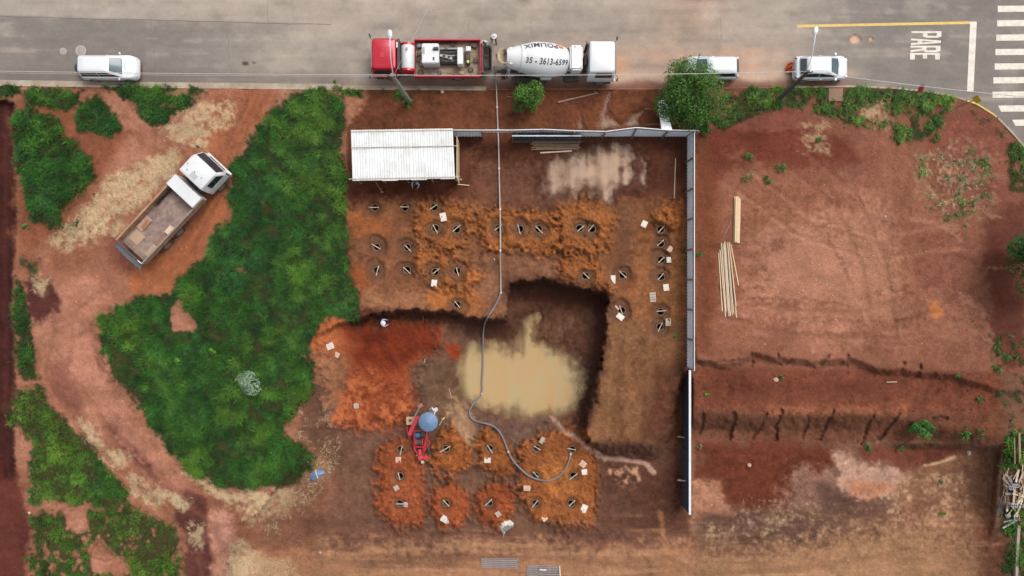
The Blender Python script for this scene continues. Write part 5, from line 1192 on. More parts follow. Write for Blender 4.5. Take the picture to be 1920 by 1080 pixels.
# ------------------------------------------------------------------ rubbish heap at the right edge
M_brick = mat('hollow_block', alb(190, 190, 196), 0.85, var=0.15, scale=8)
SCRAPM = [mat('scrap_a', alb(206, 178, 148), 0.85, var=0.2, scale=6), mat('scrap_b', alb(172, 140, 112), 0.9, var=0.2, scale=6), mat('scrap_c', alb(222, 204, 180), 0.8, var=0.2, scale=6), mat('scrap_d', alb(140, 130, 124), 0.9, var=0.2, scale=6)]
hb = float(zat(1895, 920))
for k in range(46):
    u, v = random.uniform(1882, 1926), random.uniform(882, 962); L = random.uniform(0.5, 1.6); a = random.choice([random.gauss(1.1, .35), random.gauss(2.0, .6)])
    hp = 0.06+0.42*math.exp(-((u-1906)/16)**2-((v-922)/30)**2)*random.random(); p = on(u, v, hp)
    o = MB().box((0, 0, 0), (L, random.uniform(.06, .18), random.uniform(.025, .06))).build('scrap_plank', SCRAPM[k % 4], None, 0.004); o.location = p
    o.rotation_euler = (random.uniform(-.2, .2), random.uniform(-.18, .18), a); tag(o, 'one of the scrap planks tangled in the rubbish heap', 'plank', 'scrap planks in the rubbish heap')
def block(u, v, rz, lab):
    p = on(u, v, 0.45); r = empty('hollow_block', p, rz, lab, 'block', 'hollow blocks on the rubbish heap'); r.rotation_euler = (0.1, -0.08, rz)
    mb = MB(); L, W, H_ = 0.42, 0.20, 0.2
    for y in (-W/2, W/2): mb.box((0, y, 0), (L, 0.03, H_))
    for x in (-L/2+.015, -L/6, L/6, L/2-.015): mb.box((x, 0, 0), (0.03, W-0.03, H_-0.004))
    mb.build('shell', M_brick, r); MB().box((0, 0, -H_/2+.01), (L-.07, W-.04, 0.01)).build('web', M_grey, r)
block(1897, 914, 0.05, 'upper left grey hollow block on the rubbish heap'); block(1903, 911, 0.12, 'upper right grey hollow block on the rubbish heap'); block(1900.5, 947, -0.05, 'lowest grey hollow block on the rubbish heap')
pole(1880, 990, 1911, 973, 0.06, M_brick, 'concrete_post', 'lower grey concrete post lying below the rubbish heap', 'post', 0.15, square=True)
pole(1882, 979, 1911, 972, 0.045, M_brick, 'concrete_post', 'upper grey concrete post lying below the rubbish heap', 'post', 0.12, square=True)
for k in range(7): pole(1868+k*1.6, 972-random.uniform(0, 14), 1884+k*1.8, 915+random.uniform(-8, 8), 0.02, SCRAPM[3], 'thin_rod', ORD[k]+' thin grey rod from the left beside the rubbish heap', 'rod', 0.05+.02*(k % 2), 'thin rods beside the rubbish heap')
pole(1911, 812, 1912, 866, 0.07, M_wood2, 'fence_rail', 'long weathered rail standing at the right edge above the rubbish', 'rail', 0.25, square=True)
pole(1902, 822, 1903, 870, 0.035, M_wood2, 'fence_rail', 'short weathered rail beside the long rail at the right edge', 'rail', 0.25, square=True)
o, b = cloth('white_bucket_lid', [(1889, 899), (1894, 896), (1897, 901), (1893, 905), (1889, 904)], M_brick, 'pale crumpled bag on the rubbish heap', 'bag', 0.25, 8)
o, b = cloth('plastic_bag', [(1884, 965), (1892, 960), (1895, 968), (1887, 972)], M_brick, 'pale crumpled bag below the rubbish heap', 'bag', 0.22, 9)
o, b = cloth('white_bag', [(1813, 846), (1819, 844), (1820, 853), (1814, 855)], M_sack, 'small white bag in the corner of the cut', 'bag', 0.2, 10)
M_path = mat('edge_concrete', alb(170, 160, 148), 0.9, var=0.15, scale=3, dust=0.4)
pv = [on(1909, 985, 0.05), on(1906, 1030, 0.05), on(1904, 1100, 0.05)]
mb = MB(); pl = []
for i in range(len(pv)-1): mb.beam(pv[i], pv[i+1], 0.22, 0.25)
tag(mb.build('low_wall', M_path, None, 0.01), 'pale low concrete edging at the bottom right corner', 'wall')
# stones and scraps scattered about
M_stone = mat('pale_stone', alb(206, 176, 150), 0.9, var=0.2, scale=6)
for u, v, s, lab in ((1405, 872, .16, 'round pale stone on the wet red patch'), (1434, 640+5, .06, 'small white pebble by the terrace edge'), (1444, 555, .06, 'white pebble on the bare plateau'), (55, 962, .12, 'white stone beside the bottom left grass'), (1455, 712, .2, 'pale rubble lump on the first terrace'), (1660, 406, .10, 'pale scrap on the upper plateau'), (829, 172, .14, 'pale lump by the kerb beside the red truck'), (600, 1036, .10, 'pale lump on the track at the bottom edge')):
    bm = bmesh.new(); bmesh.ops.create_icosphere(bm, subdivisions=2, radius=s)
    for vv in bm.verts: vv.co *= random.uniform(0.75, 1.15); vv.co.z *= 0.6
    me = bpy.data.meshes.new('stone'); bm.to_mesh(me); bm.free(); o = mesh_obj('stone', me, M_stone); o.location = on(u, v, s*0.3); tag(o, lab, 'stone')
# ------------------------------------------------------------------ vehicles (x forward, y to the left, z up)
M_white_p = mat('white_car_paint', alb(246, 248, 250), 0.22, var=0.02, scale=2, coat=0.6, dust=0.05)
M_silver_p = mat('pale_car_paint', alb(228, 234, 240), 0.25, var=0.02, scale=2, coat=0.6, dust=0.06)
M_truck_w = mat('white_truck_paint', alb(240, 242, 244), 0.35, var=0.05, scale=1.5, dust=0.16, dustcol=alb(190, 160, 136))
M_red_p = mat('red_truck_paint', alb(206, 24, 52), 0.35, var=0.10, scale=1.5, dust=0.10, dustcol=alb(180, 90, 80))
M_glass = mat('car_glass', (0.012, 0.016, 0.022), 0.05, var=0.0, spec=0.8)
M_glass2 = mat('tinted_windscreen', (0.05, 0.075, 0.09), 0.12, var=0.1, scale=2, spec=0.3)
M_tyre = mat('tyre_rubber', (0.022, 0.021, 0.020), 0.85, var=0.3, scale=6, dust=0.5, dustcol=(0.12, 0.07, 0.05))
M_rim = mat('wheel_rim', alb(180, 182, 184), 0.35, 0.6, var=0.1, scale=6)
M_black = mat('black_plastic', (0.02, 0.02, 0.021), 0.6, var=0.25, scale=6, dust=0.25)
M_chas = mat('chassis_metal', alb(74, 70, 66), 0.7, 0.2, var=0.3, scale=4, dust=0.6, dustcol=alb(120, 84, 62))
M_lampw = mat('lamp_clear', alb(226, 234, 240), 0.1, var=0.05, spec=0.8); M_lampr = mat('lamp_red', alb(178, 26, 40), 0.15, var=0.05, spec=0.8); M_lampo = mat('lamp_amber', alb(236, 130, 30), 0.2, var=0.05)
M_conc = mat('dried_concrete', alb(196, 178, 148), 0.9, var=0.2, scale=5, dust=0.5, dustcol=alb(140, 120, 98), bump=0.4)

def rrect(x0, x1, hw, z, rf, rr, n=6, yoff=0):
    "rounded rectangle ring, counter-clockwise from above; rf / rr corner radii front / rear"
    out = []
    for cx, cy, r, a0 in ((x1-rf, hw-rf, rf, 0), (x0+rr, hw-rr, rr, PI/2), (x0+rr, -hw+rr, rr, PI), (x1-rf, -hw+rf, rf, 1.5*PI)):
        for k in range(n+1):
            t = a0+PI/2*k/n; out.append(Vector((cx+r*math.cos(t), cy+r*math.sin(t), z)))
    return out
def wheel(parent, x, y, r, w, name='wheel', dual=False):
    o = MB().lathe([(-w/2, r*0.62), (-w/2, r*0.9), (-w*0.36, r), (w*0.36, r), (w/2, r*0.9), (w/2, r*0.62)], Matrix.Rotation(PI/2, 4, 'Z'), 22).build(name, M_tyre, parent, 0, 0.7); o.location = (x, y, r)
    s = 1 if y > 0 else -1
    ri = MB().lathe([(w/2+0.004, r*0.62), (w/2+0.012, r*0.55), (w/2-0.05, r*0.4), (w/2-0.02, r*0.15), (w/2-0.01, 0.02)], Matrix.Rotation(PI/2*s, 4, 'Z'), 18).build('rim', M_rim, o, 0, 0.6)
    return o
def panel(parent, name, m, P, th=0.012, div=4, bulge=0.0):
    "curved thin panel through four corners (a, b along the bottom, c, d along the top), proud of the shell"
    a, b, c, d = [Vector(p) for p in P]; N = (b-a).cross(d-a).normalized(); mb = MB(); n = div
    for side in (1, 0):
        for j in range(n+1):
            for i in range(n+1):
                s_, t_ = i/n, j/n; q = a.lerp(b, s_).lerp(d.lerp(c, s_), t_)+N*(bulge*4*s_*(1-s_)+(th if side else -0.02)); mb.v.append(tuple(q))
    K_ = (n+1)**2
    for j in range(n):
        for i in range(n):
            q = j*(n+1)+i; mb.f += [(q, q+1, q+n+2, q+n+1), (K_+q, K_+q+n+1, K_+q+n+2, K_+q+1)]
    edge = [i for i in range(n+1)]+[j*(n+1)+n for j in range(1, n+1)]+[n*(n+1)+i for i in range(n-1, -1, -1)]+[j*(n+1) for j in range(n-1, 0, -1)]
    for i in range(len(edge)):
        e, f = edge[i], edge[(i+1) % len(edge)]; mb.f.append((e, K_+e, K_+f, f))
    return mb.build(name, m, parent, 0, 0.8)

def car(name, label, loc, rz, L, W, hood, roof, cab, paint, style, group='cars parked along the kerb'):
    """cab = (rear base, rear top, front top, front base) as x; a lofted body shell, a glasshouse and its glazing"""
    r = empty(name, loc, rz, label, 'car', group); hl, hw = L/2, W/2
    # lower body: rings from sill to shoulder
    z0 = 0.22
    rings = []
    for z, dx, dw, rf, rr in ((z0, 0.12, 0.10, .38, .22), (0.34, 0.03, 0.02, .42, .25), (0.55, 0.0, 0.0, .45, .28), (0.72, 0.03, 0.01, .5, .3), (hood-0.10, 0.10, 0.02, .55, .34), (hood-0.03, 0.16, 0.05, .55, .36), (hood, 0.24, 0.11, .5, .35)):
        rings.append(rrect(-hl+dx*0.6, hl-dx, hw-dw, z-(0.0), rf, rr))
    # the bonnet falls towards the nose
    for k, ring in enumerate(rings):
        if k >= 3:
            for p in ring:
                t = max(0, (p.x-cab[3])/(hl-cab[3])); p.z -= 0.17*t*t*(0.5+0.5*(k-3)/3)
    mb = MB(); mb.loft(rings, True, False)
    top = rings[-1]; n = len(top); inner = [Vector((p.x*0.5, p.y*0.5, p.z+0.035)) for p in top]; b = len(mb.v)
    mb.v += [tuple(p) for p in inner]; tb = b-n
    for k in range(n): mb.f.append((tb+k, tb+(k+1) % n, b+(k+1) % n, b+k))
    mb.f.append(tuple(range(b, b+n)))
    mb.build('body', paint, r, 0, 0.7)
    # glasshouse
    xr0, xr1, xf1, xf0 = cab; zb = hood-0.02; wb, wt = hw-0.10, hw-0.27
    tq = .62*(roof-zb)/(roof-.07-zb)
    g = [rrect(xr0, xf0, wb, zb, .16, .16), rrect(xr0+(xr1-xr0)*tq, xf0+(xf1-xf0)*tq, wb+(wt+.02-wb)*tq, zb+(roof-zb)*0.62, .18, .18), rrect(xr1, xf1, wt+.02, roof-0.07, .2, .2), rrect(xr1+.06, xf1-.06, wt-.04, roof-0.02, .2, .2)]
    mb = MB(); mb.loft(g, False, False); top = g[-1]; n = len(top); b = len(mb.v); tb = b-n
    mb.v += [tuple(Vector((p.x*0.55+0.45*(xr1+xf1)/2, p.y*0.55, roof+0.005))) for p in top]
    for k in range(n): mb.f.append((tb+k, tb+(k+1) % n, b+(k+1) % n, b+k))
    mb.f.append(tuple(range(b, b+n)))
    rf_o = mb.build('roof', paint, r, 0, 0.6)
    def gp(x0, x1, t):      # point on the side of the glasshouse at height fraction t
        return None
    zl, zh = zb+0.06, roof-0.10; tl, th_ = (zl-zb)/(roof-0.07-zb), (zh-zb)/(roof-0.07-zb)
    def lx(a, b_, t): return a+(b_-a)*t
    def ly(t): return wb+(wt+.02-wb)*t
    ws = panel(r, 'windscreen', M_glass2, [(lx(xf0, xf1, tl), -ly(tl)+.16, zl), (lx(xf0, xf1, tl), ly(tl)-.16, zl), (lx(xf0, xf1, th_), ly(th_)-.14, zh), (lx(xf0, xf1, th_), -ly(th_)+.14, zh)], 0.02, 6, 0.03)
    panel(r, 'rear_window', M_glass, [(lx(xr0, xr1, tl+.05), ly(tl)-.17, zl+.03), (lx(xr0, xr1, tl+.05), -ly(tl)+.17, zl+.03), (lx(xr0, xr1, th_), -ly(th_)+.15, zh), (lx(xr0, xr1, th_), ly(th_)-.15, zh)], 0.02, 5, 0.02)
    for s in (-1, 1):
        x0l, x1l = lx(xr0, xr1, tl)+.22, lx(xf0, xf1, tl)-.24; x0h, x1h = lx(xr0, xr1, th_)+.18, lx(xf0, xf1, th_)-.14; xm = (x0l+x1l)/2-0.05
        for (a0, a1, h0, h1) in ((x0l, xm-.03, x0h, xm-.03), (xm+.03, x1l, xm+.03, x1h)):
            P = [(a0, s*(ly(tl)), zl), (a1, s*(ly(tl)), zl), (h1, s*(ly(th_)), zh), (h0, s*(ly(th_)), zh)]
            if s > 0: P = [P[1], P[0], P[3], P[2]]
            panel(r, 'side_window', M_glass, P, 0.014, 3)
        mr = MB().box((0, 0, 0), (0.11, 0.20, 0.13), None, 0.35*s).build('mirror', paint if style != 'hatch' else M_black, r, 0.035, 0.8, 2); mr.location = (lx(xf0, xf1, .2)-.12, s*(hw+0.06), zb+.06)
        hlm = MB().box((0, 0, 0), (0.42, 0.15, 0.10), None, -0.42*s, 0.85).build('headlight', M_lampw, r, 0.03, 0.8, 2); hlm.location = (hl-0.25, s*(hw-0.22), hood-0.26)
        tl_ = MB().box((0, 0, 0), (0.16, 0.14, 0.30), None, 0.2*s, 0.8).build('tail_light', M_lampr, r, 0.03, 0.8, 2); tl_.location = (-hl+0.12, s*(hw-0.16), hood-0.12)
        MB().box((-0.1, s*(hw+.004), hood-0.16), (0.18, 0.03, 0.03)).build('door_handle', paint, r, 0.008)
        if style == 'suv': MB().pipe([(xr1+.05, s*(wt-.02), roof+.02), (xr1+.2, s*(wt-.02), roof+.06), (xf1-.2, s*(wt-.02), roof+.06), (xf1-.05, s*(wt-.02), roof+.02)], 0.018, 6).build('roof_rail', M_rim, r, 0, 1.0)
    for x in (-hl*0.60, hl*0.62):
        for s in (-1, 1): wheel(r, x, s*(hw-0.11), 0.33 if style != 'suv' else .36, 0.22)
    MB().box((hl-0.07, 0, 0.42), (0.12, W*0.62, 0.16)).build('grille', M_black, r, 0.03)
    MB().box((-hl+0.05, 0, 0.40), (0.14, W*0.78, 0.16)).build('bumper', paint if style != 'hatch' else paint, r, 0.04)
    for s in (-1, 1):
        wp = MB().pipe([(lx(xf0, xf1, .02)+.06, s*.1, zb+.05), (lx(xf0, xf1, .25)+.03, s*.1+.32, zb+.05+(roof-zb)*.22)], 0.010, 5).build('wiper', M_black, r)
    if style == 'suv':
        sp = MB().lathe([(-.11, .16), (-.11, .31), (-.06, .345), (.06, .345), (.11, .31), (.11, .12)], None, 24).build('spare_wheel', M_tyre, r, 0, 0.6); sp.location = (-hl-0.10, -0.10, 0.82)
    return r
cy = 16.32
car('parked_suv', 'white sport utility car with a spare wheel on its tail', (at(201, 130, 1.0).x+0.02, cy-0.02, 0.0), math.radians(-0.5), 4.30, 1.76, 1.02, 1.62, (-2.06, -1.86, 0.35, 1.22), M_white_p, 'suv')
car('parked_hatchback', 'silvery hatchback facing left, half hidden under the bushy tree', (at(1336, 128, 1.0).x, cy-0.05, 0.0), math.radians(180.5), 4.0, 1.68, 0.94, 1.46, (-1.96, -1.66, 0.45, 1.20), M_silver_p, 'hatch')
car('parked_sedan', 'white car facing right with orange cones behind it', (at(1543, 128, 1.0).x, cy-0.05, 0.0), math.radians(0.3), 3.98, 1.74, 0.96, 1.50, (-1.72, -1.32, 0.42, 1.20), M_silver_p, 'sedan')
# orange cones behind it
M_cone = mat('cone_orange', alb(255, 122, 48), 0.5, var=0.1, scale=4)
for u, v, w in ((1484.5, 118, 'upper'), (1481.5, 124.5, 'middle'), (1484.5, 130.5, 'lower')):
    p = at(u, v, 0.5); r = empty('traffic_cone', (p.x, p.y, 0.0), random.uniform(0, 1.5), w+' orange traffic cone behind the white car facing right', 'cone', 'cones behind the parked car')
    MB().box((0, 0, 0.02), (0.34, 0.34, 0.04)).build('base', M_cone, r, 0.01)
    MB().lathe([(0.04, .17), (0.35, .12), (0.62, .055), (0.70, .04), (.71, .01)], Matrix.Rotation(-PI/2, 4, 'Y'), 16).build('cone_body', M_cone, r, 0, .8)
    MB().lathe([(0.36, .105), (0.5, .082)], Matrix.Rotation(-PI/2, 4, 'Y'), 16, False, False).build('reflective_band', M_lampw, r, 0, .8)

def truck_cab(r, x0, x1, hw, z0, z1, paint, slope=0.22, visor=True, vent=True):
    "cab-over: lofted shell with raked windscreen, side glass, doors, mirrors, lamps"
    def ring(z, fr, rr, inset): return rrect(x0+rr, x1-fr, hw-inset, z, .22, .10)
    zm = z0+(z1-z0)*0.46
    rings = [ring(z0, .06, 0, .04), ring(z0+.12, 0, 0, 0), ring(zm, 0.0, 0, 0), ring(zm+.06, .02, 0, .015), ring(z1-.22, slope, .02, .09), ring(z1-.07, slope+.08, .05, .15), ring(z1, slope+.22, .14, .26)]
    mb = MB(); mb.loft(rings, True, True); mb.build('cab', paint, r, 0, 0.6)
    zt = z1-.26; f = (zt-zm)/(z1-.22-zm)
    panel(r, 'windscreen', M_glass, [(x1-.03, -hw+.20, zm+.10), (x1-.03, hw-.20, zm+.10), (x1-slope*f, hw-.26, zt), (x1-slope*f, -hw+.26, zt)], 0.03, 5, 0.02)
    for s in (-1, 1):
        P = [(x0+.50, s*(hw-.01), zm+.10), (x1-.28, s*(hw-.01), zm+.10), (x1-slope-.20, s*(hw-.075), zt), (x0+.50, s*(hw-.075), zt)]
        if s > 0: P = [P[1], P[0], P[3], P[2]]
        panel(r, 'side_window', M_glass, P, 0.02, 3)
        MB().box(((x0+x1)/2+.1, s*(hw+.004), z0+(zm-z0)*0.55), (1.0, 0.02, (zm-z0)*0.8)).build('door', paint, r, 0.008)
        MB().pipe([(x1-.10, s*(hw-.05), z1-.45), (x1+.08, s*(hw+.20), z1-.40), (x1+.08, s*(hw+.26), z1-.75)], 0.018, 6).build('mirror_arm', M_black, r, 0, 1)
        MB().box((x1+.06, s*(hw+.27), z1-.62), (.10, .17, .36)).build('mirror', M_black, r, .03)
        MB().box((x1-.01, s*(hw-.26), z0+.24), (.06, .34, .18)).build('headlight', M_lampw, r, .02)
        MB().box((x1-.45, s*(hw-.02), z0-.10), (.5, .18, .10)).build('step', M_chas, r, .02)
    MB().box((x1+.02, 0, z0+.02), (.16, hw*1.96, .26)).build('bumper', paint, r, .05)
    MB().box((x1+.015, 0, z0+.42), (.05, hw*1.2, .22)).build('grille', M_black, r, .01)
def axle(r, x, hw, rad=.5, w=.28, dual=False):
    for s in (-1, 1):
        if dual: wheel(r, x, s*(hw-.14), rad, w); wheel(r, x, s*(hw-.46), rad, w)
        else: wheel(r, x, s*(hw-.16), rad, w)
    MB().tube((x, -hw+.3, rad), (x, hw-.3, rad), .09, .09, 10).build('axle', M_chas, r)

# ---- red pump truck (faces left)
rx0 = at(697, 108, 1.5).x; ry = 16.72
rt = empty('pump_truck', (rx0+4.3, ry, 0.0), PI, 'red truck with a white engine box on its open bed', 'truck')
truck_cab(rt, 2.35, 4.28, 1.2, 0.75, 2.62, M_red_p, .16)
for x in (-0.40, -0.2, 0.0, 0.2, 0.4): MB().box((3.30, x*2.0, 2.623), (1.1, 0.03, 0.012)).build('roof_rib', M_red_p, rt)
MB().box((3.30, 0.12, 2.635), (.34, .42, .04)).build('roof_hatch', M_red_p, rt, .015)
for s in (-1, 1): MB().box((-0.9, s*.42, .72), (7.0, .10, .22)).build('chassis_rail', M_chas, rt)
axle(rt, 3.0, 1.2, .48, .26); axle(rt, -1.9, 1.2, .48, .26, True)
MB().box((2.22, 0, 1.7), (.16, 2.2, 1.5)).build('air_intake_wall', M_black, rt, .03)
MB().box((2.30, -.62, 2.2), (.10, .42, .7)).build('muffler_shield', M_truck_w, rt, .02)
# water tank: a lying drum, white above and red below
tk = MB().lathe([(-.36, .3), (-.36, .44), (-.30, .50), (.30, .50), (.36, .44), (.36, .3)], Matrix.Rotation(PI/2, 4, 'Z') @ Matrix.Scale(1, 4), 20)
mb = MB(); mb.lathe([(-1.0, .2), (-.98, .44), (-.90, .50), (.90, .50), (.98, .44), (1.0, .2)], Matrix.Translation((1.66, 0.0, 1.55)) @ Matrix.Rotation(PI/2, 4, 'Z'), 22); mb.build('water_tank', M_truck_w, rt, 0, .7)
for s in (-1, 1):
    mb = MB(); mb.lathe([(-.09, .508), (.09, .508)], Matrix.Translation((1.66, s*.93, 1.55)) @ Matrix.Rotation(PI/2, 4, 'Z'), 22, True, True); mb.build('tank_end_ring', M_red_p, rt, 0, .7)
MB().tube((1.66, -.5, 2.02), (1.66, -.5, 2.14), .09, .09, 10).build('filler_cap', M_rim, rt)
# open bed
M_tanp0 = mat('deck_crate', alb(186, 158, 124), .85, var=.2, scale=5)
M_bedfl = mat('bed_floor', alb(172, 152, 128), 0.9, var=.22, scale=2.5, dust=.6, dustcol=alb(120, 96, 76))
bx0, bx1, bw = -3.60, 1.18, 1.32
for k in range(7):
    w = 2*bw/7; MB().box(((bx0+bx1)/2, -bw+w*(k+.5), 1.10), (bx1-bx0, w*.97, .05)).build('bed_plank', M_bedfl, rt, .004)
for s in (-1, 1):
    MB().box(((bx0+bx1)/2, s*bw, 1.34), (bx1-bx0, .06, .50)).build('side_board', M_red_p, rt, .015)
    MB().box(((bx0+bx1)/2, s*bw, 1.61), (bx1-bx0+.04, .09, .05)).build('top_rail', M_red_p, rt, .01)
    for k in range(5): MB().box((bx0+.3+k*1.05, s*(bw+.035), 1.36), (.08, .04, .46)).build('stake', M_red_p, rt)
for x in (bx0, bx1): MB().box((x, 0, 1.36), (.06, 2*bw-.08, .56)).build('end_board', M_red_p, rt, .015)
MB().box((-0.55, -bw+.12, 1.2), (2.6, .10, .12)).build('stored_hose', M_black, rt, .03)
# pump unit
eb = MB().box((-.05, -.12, 1.72), (1.22, 1.42, 1.10)).build('engine_box', M_truck_w, rt, .05, None, 2)
MB().pipe([(-.55, -.82+.42, 2.27), (-.55, -.40, 2.38), (-.25, -.40, 2.40)], .07, 8).build('exhaust', M_black, eb, 0, 1); MB().box((-.47, -.42, 2.31), (.36, .26, .10)).build('exhaust_guard', M_black, eb, .03)
MB().box((-.30, .28, 2.29), (.12, .22, .06)).build('handle', M_black, eb, .02); MB().box((.42, -.3, 2.29), (.14, .5, .03)).build('vent_plate', M_rim, eb, .01)
MB().box((-1.35, -.12, 1.34), (1.35, 1.05, .40)).build('pump_frame', M_chas, rt, .02)
rr_ = random.Random(4)
for k in range(9):
    y = -.55+.11*k; MB().pipe([(-.72, y, 1.55+rr_.uniform(0, .2)), (-1.1, y+rr_.uniform(-.15, .15), 1.68+rr_.uniform(0, .2)), (-1.5, y+rr_.uniform(-.15, .15), 1.6+rr_.uniform(0, .2)), (-1.98, y, 1.55)], .028, 7).build('hydraulic_hose', M_black if k % 3 else M_rim, rt, 0, 1)
for k in range(3): MB().tube((-.8-.35*k, -.1+.1*k, 1.55), (-.8-.35*k, -.1+.1*k, 1.85), .13, .11, 12).build('valve_block', M_rim, rt, .01)
for s in (-.55, .3): MB().tube((-.75, s-.1, 1.62), (-2.0, s-.1, 1.62), .09, .09, 10).build('pump_cylinder', M_rim if s < 0 else M_chas, rt, 0, .8)
MB().box((-2.18, 0.02, 1.80), (.42, 1.22, .70)).build('hydraulic_tank', M_truck_w, rt, .04); MB().box((-2.75, -.62, 1.62), (.36, .34, .30)).build('tool_box', M_truck_w, rt, .03)
MB().tube((-2.72, .30, 1.2), (-2.72, .30, 1.66), .15, .15, 12).build('pressure_pot', M_black, rt); MB().tube((-2.72, .30, 1.66), (-2.72, .30, 1.72), .10, .10, 10).build('yellow_cap', mat('cap_yellow', alb(220, 210, 90), .5), rt)
MB().box((-2.70, -.12, 1.36), (.30, .5, .40)).build('valve_box', M_chas, rt, .03)
for k in range(4): MB().pipe([(.72, -.5+.25*k, 1.2), (.95, -.4+.2*k, 1.5), (1.05, .1*k-.2, 1.25)], .035, 7).build('cable', M_chas if k % 2 else M_rim, rt, 0, 1)
for k in range(5):      # odds and ends stowed on the deck
    t0_ = [(.75, .95), (-.6, .98), (-2.9, .75), (-1.6, -.98), (-3.25, .1)][k]; rad = (.20, .16, .18, .15, .17)[k]
    MB().pipe([(t0_[0]+rad*math.cos(q), t0_[1]+rad*.8*math.sin(q), 1.16+.012*i_) for i_, q in enumerate([2*PI*j/10 for j in range(21)])], .022, 6).build('coiled_hose', M_black if k % 2 else M_chas, rt, 0, 1)
for x_, y_, d_, m_ in ((-.4, 1.05, (.9, .10, .08), M_rim), (-1.7, 1.02, (1.1, .07, .06), M_wood2), (-3.1, -1.02, (.5, .3, .22), M_chas), (.85, -.95, (.32, .26, .34), M_rub), (.72, .25, (.25, .5, .2), M_rub), (-2.2, .98, (.4, .22, .16), M_tanp0)):
    MB().box((x_, y_, 1.13+d_[2]/2), d_, None, .1*x_).build('stowed_part', m_, rt, .02)
# receiving hopper at the tail
hp = empty('hopper_root', (0, 0, 0)); hp.parent = rt; hp.name = 'hopper'
mb = MB(); mb.loft([rrect(-4.40, -3.78, .98, 1.36, .10, .26), rrect(-4.36, -3.82, .92, 1.34, .10, .24), rrect(-4.24, -3.88, .6, .62, .08, .16)], False, True); mb.build('hopper_bin', M_black, hp, 0, .6)
mb = MB(); mb.loft([rrect(-4.40, -3.78, .98, 1.36, .10, .26), rrect(-4.44, -3.74, 1.02, 1.38, .12, .28), rrect(-4.44, -3.74, 1.02, 1.28, .12, .28), rrect(-4.28, -3.84, .66, .56, .1, .18)], False, True); mb.build('hopper_shell', M_black, hp, 0, .6)
for k in range(5): MB().tube((-4.05+.08*(k-2), -.85, 1.33), (-4.05+.08*(k-2), .85, 1.33), .014, .014, 6).build('grate_bar', M_chas, hp)
MB().box((-3.69, 0, 1.25), (.06, 2.1, .20)).build('tail_beam', M_red_p, rt, .02)
for s in (-1, 1): MB().box((-3.66, s*.98, .9), (.06, .3, .2)).build('tail_light', M_lampr, rt, .02)

# ---- concrete mixer truck (faces right)
mx0 = at(925, 108, 2.0).x; my = 16.40
mt = empty('mixer_truck', (mx0+4.4, my, 0.0), 0, 'white concrete mixer truck with lettering on its drum', 'truck')
truck_cab(mt, 2.42, 4.42, 1.22, 0.80, 2.92, M_truck_w, .14)
for k in range(5): MB().box((4.40, -.7+.35*k, 2.60), (.05, .06, .04)).build('marker_lamp', M_lampo, mt)
for s in (-1, 1): MB().box((-.2, s*.44, .85), (8.0, .10, .28)).build('chassis_rail', M_chas, mt)
axle(mt, 3.45, 1.22, .52, .30); axle(mt, -1.0, 1.22, .52, .28, True); axle(mt, -2.35, 1.22, .52, .28, True)
MB().box((2.25, .05, 1.55), (.22, .8, 1.2)).build('gearbox_cover', M_chas, mt, .04); MB().tube((2.30, .95, .9), (2.30, .95, 2.7), .10, .10, 12).build('exhaust_stack', M_chas, mt, 0, .8)
MB().pipe([(2.30, .95, 2.7), (2.28, .98, 2.85), (2.2, 1.1, 2.92)], .08, 8).build('exhaust_tip', M_rim, mt, 0, 1)
mb = MB(); mb.box((1.52, 0, 2.18), (.90, 1.78, 1.05)); wt_ = mb.build('water_tank', M_truck_w, mt, .12, .7, 3)
MB().box((1.85, -.7, 2.73), (.07, .05, .06)).build('tank_bolt', M_chas, wt_); MB().tube((1.45, .75, 2.7), (1.45, .75, 2.78), .06, .06, 8).build('tank_cap', M_rim, wt_); MB().pipe([(1.1, -.95, 1.7), (1.1, -.98, 2.3), (1.3, -.8, 2.7)], .02, 6).build('tank_pipe', M_rim, wt_, 0, 1)
MB().box((1.5, 0, 1.35), (1.0, 1.0, .6)).build('drum_pedestal', M_truck_w, mt, .03)
# drum: turned about an axis that rises to the rear
tilt = math.radians(11)
DM = Matrix.Translation((-1.20, 0, 2.18)) @ Matrix.Rotation(tilt, 4, 'Y')
DPROF = [(2.18, .62), (2.14, .80), (2.0, .92), (1.75, 1.02), (1.05, 1.18), (.55, 1.215), (0.0, 1.215), (-.35, 1.19), (-.95, 1.03), (-1.25, .93), (-1.31, .93), (-1.33, .90), (-2.0, .72), (-2.30, .62), (-2.34, .60), (-2.36, .56)]
def drum_r(a):
    xs = [p[0] for p in DPROF][::-1]; ys = [p[1] for p in DPROF][::-1]; return float(np.interp(a, xs, ys))
mb = MB(); mb.lathe(DPROF, DM, 48, True, False); dr = mb.build('drum', M_truck_w, mt, 0, .5)
mb = MB(); mb.lathe([(-2.36, .56), (-2.2, .52), (-1.8, .45), (-1.5, .2)], DM, 32, False, True); mb.build('drum_mouth', M_conc, dr, 0, .7)
mb = MB(); mb.lathe([(-1.34, .915), (-1.34, .965), (-1.24, .985), (-1.24, .94)], DM, 48, False, False); mb.build('drum_band', M_truck_w, dr, 0, .5)
M_ink = mat('drum_lettering', alb(58, 60, 66), .6, var=.05)
